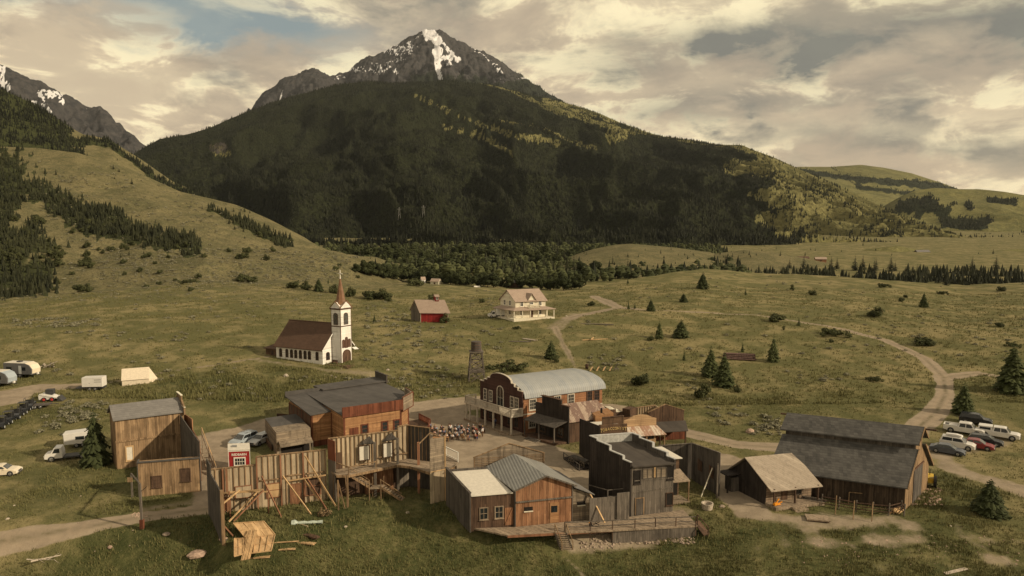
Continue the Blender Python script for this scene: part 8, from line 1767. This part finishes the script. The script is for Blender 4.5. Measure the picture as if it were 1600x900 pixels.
def logs(label, px, py, n, L, rz, r, mt=W_brown, hgt=3, cat='log pile'):
    v = Veh('log_pile', label, cat, hit(px, py), rz); i = 0
    for k in range(hgt):
        for j in range(max(1, n - k)):
            o = (j - (n - k) / 2) * r * 2.1; dx = rnd.uniform(-.5, .5); v.add(MB().cyl((-L / 2 + dx, o, r + k * r * 1.8), (L / 2 + dx, o + rnd.uniform(-.1, .1), r + k * r * 1.8), r, r * .8, 8), 'log', mt)
logs('purple brown log pile in the middle of the meadow', 1155, 561, 6, 6.5, -12, .19, plain('old_logs', (.12, .075, .065), .9, var=.4), 4)
logs('two long grey logs lying in the grass right of the red dirt track', 934, 507, 2, 9, -10, .14, W_grey, 1)
logs('dead fallen poles left of the dirt track in the meadow', 828, 531, 4, 4, -40, .12, M_dead, 1); logs('brush and pole scatter beside the fallen poles', 812, 534, 4, 5, -5, .10, W_grey, 1); logs('split firewood stack at the barn corner', 1400, 800, 4, 1.6, 40, .11, W_lum, 3); logs('dark timbers heaped at the right end of the cabin porch', 1268, 784, 4, 2.6, -25, .12, W_grey, 3)
b = WB('crossed_beams', 'two pale beams crossed flat on the meadow right of the dirt track', 'beams', (929, 531), hit(929, 531).z); b.e.location = hit(929, 531)
b.done(MB().beam((-3.2, -.8, .1), (3.4, .6, .15), .2), 'beam', W_lum); b.done(MB().beam((-1.0, -.9, .3), (-.1, 1.6, .35), .2), 'beam', W_lum)
for i, (px, w_) in enumerate(((924, 'first from the left'), (934, 'second from the left'), (944, 'third from the left'), (954, 'fourth from the left'))):
    v = Veh('sawhorse', f'small yellowish wooden stand in a row on the meadow, {w_}', 'stand', hit(px, 579), 25, 'row of small wooden stands on the meadow')
    v.add(MB().beam((-.6, -.5, .1), (.6, .5, .8), .25, .1), 'board', W_lum); v.add(MB().beam((-.1, .3, 0), (.3, .3, .9), .08), 'leg', W_dgrey); v.add(MB().beam((.5, .5, 0), (.5, .3, 1.0), .1), 'leg', W_dgrey)
v = Veh('stand', 'darker taller stand at the right end of the row on the meadow', 'stand', hit(963, 580), 0); v.add(MB().beam((-.5, 0, 0), (0, 0, 1.3), .12), 'leg', W_grey); v.add(MB().beam((.5, 0, 0), (0, 0, 1.3), .12), 'leg', W_grey); v.add(MB().box(-.5, .5, -.3, .3, .5, .6), 'shelf', W_grey)
v = Veh('barrel', 'short dark brown barrel left of the row of stands', 'barrel', hit(917, 576), 0); v.add(MB().rings([[(r * math.cos(6.2832 * i / 12), r * math.sin(6.2832 * i / 12), z) for i in range(12)] for r, z in ((.32, 0), (.38, .5), (.32, 1.05))]), 'barrel_body', W_brown); v.add(MB().cyl((0, 0, .3), (0, 0, .36), .385, n=12), 'hoop', M_dark)
b = WB('wagon', 'old farm wagon with spoked wheels in the shade beside the tobacconist', 'wagon', (905, 727)); b.done(MB().box(-1.6, 1.6, -.5, .5, .8, 1.1), 'wagon_bed', W_dgrey); b.e.rotation_euler = (0, 0, R(-50))
for x in (-1.1, 1.1):
    for y in (-.62, .62):
        m_ = MB(); pr_ = None
        for i in range(13):
            a = 6.2832 * i / 12; q = (x + .5 * math.cos(a), y, .5 + .5 * math.sin(a))
            if pr_: m_.beam(pr_, q, .07)
            if i < 12 and i % 2 == 0: m_.beam((x, y, .5), q, .04)
            pr_ = q
        b.done(m_, 'wagon_wheel', W_greyh)
b = WB('brush_heap', 'pile of pale brush and boards behind the travel trailers', 'brush pile', (74, 574), hit(74, 574).z); b.e.location = hit(74, 574)
for i in range(12): b.done(MB().beam((rnd.uniform(-2, 1), rnd.uniform(-.8, .8), .1), (rnd.uniform(-1, 2.4), rnd.uniform(-.8, .8), rnd.uniform(.3, 1.2)), .14), 'branch', M_dead if i % 3 else W_dgrey)
b = WB('side_steps', 'short handrailed steps at the right end of the boardwalk ramp', 'stairs', (1098, 820)); A, B1 = b.G(1088, 815), b.G(1105, 823)
b.done(MB().beam((A.x, A.y, 0), (B1.x, B1.y, -1.0), 1.0, .12), 'flight', W_brown)
for p, z in ((A, 0), (B1, -1.0)): b.done(MB().beam((p.x, p.y - .5, z - .2), (p.x, p.y - .5, z + 1.1), .1), 'rail_post', W_brown)
b.done(MB().beam((A.x, A.y - .5, 1.1), (B1.x, B1.y - .5, .1), .08), 'handrail', W_brown)
b = WB('wheelbarrow', 'small dark frame with a yellow tip standing on the boardwalk', 'cart', (930, 823)); b.done(MB().beam((-.5, 0, .1), (.5, 0, .6), .06), 'handle', M_dark); b.done(MB().beam((-.1, 0, .6), (.5, .1, .1), .06), 'handle', M_dark); b.done(MB().cyl((-.55, -.05, .25), (-.55, .05, .25), .2, n=12), 'wheel', M_dark); b.done(MB().box(-.75, -.6, -.1, .1, .5, .65), 'yellow_tip', oy)
for px, w_ in ((624, 'left'), (662, 'right')):
    p = hit(px, 342 if px == 624 else 339)
    v = Veh('pylon', f'faint pale lattice mast on the dark mountainside, {w_} of two', 'mast', p, 0); m_ = MB()
    for s_ in (-1, 1): m_.beam((s_ * 3, 0, -3), (s_ * .6, 0, 26), .7)
    m_.beam((-5, 0, 22), (5, 0, 22), .7); m_.beam((-2.4, 0, 6), (2.0, 0, 12), .5); v.add(m_, 'mast', M_steel)
KEEPOUT += [(-5.2, 9.5, 79, 88)]
grass(10, 130000, 64, 150, 1.0, 'grass_tufts', 'tufts of long grass on the banks around the film town')
grass(11, 110000, 130, 300, 1.9, 'meadow_grass', 'rough clumps of grass over the meadow behind the town')

# ------------------------------------------------------------------ air
hz = MB().box(-17000, 17000, -400, 9900, -40, 2350).done('haze', None or bpy.data.materials.new('haze_air')); tag(hz, 'thin evening haze over the valley', 'haze', None, 'stuff')
hm_ = hz.data.materials[0]; hm_.use_nodes = True; ht = NT(hm_.node_tree)
for n in list(ht.n): ht.n.remove(n)
ho = ht.add('ShaderNodeOutputMaterial'); hv = ht.add('ShaderNodeVolumePrincipled'); hv.inputs['Color'].default_value = (.76, .82, .88, 1); hv.inputs['Density'].default_value = 1.5e-5; hv.inputs['Anisotropy'].default_value = .2
ht.l.new(hv.outputs[0], ho.inputs['Volume'])
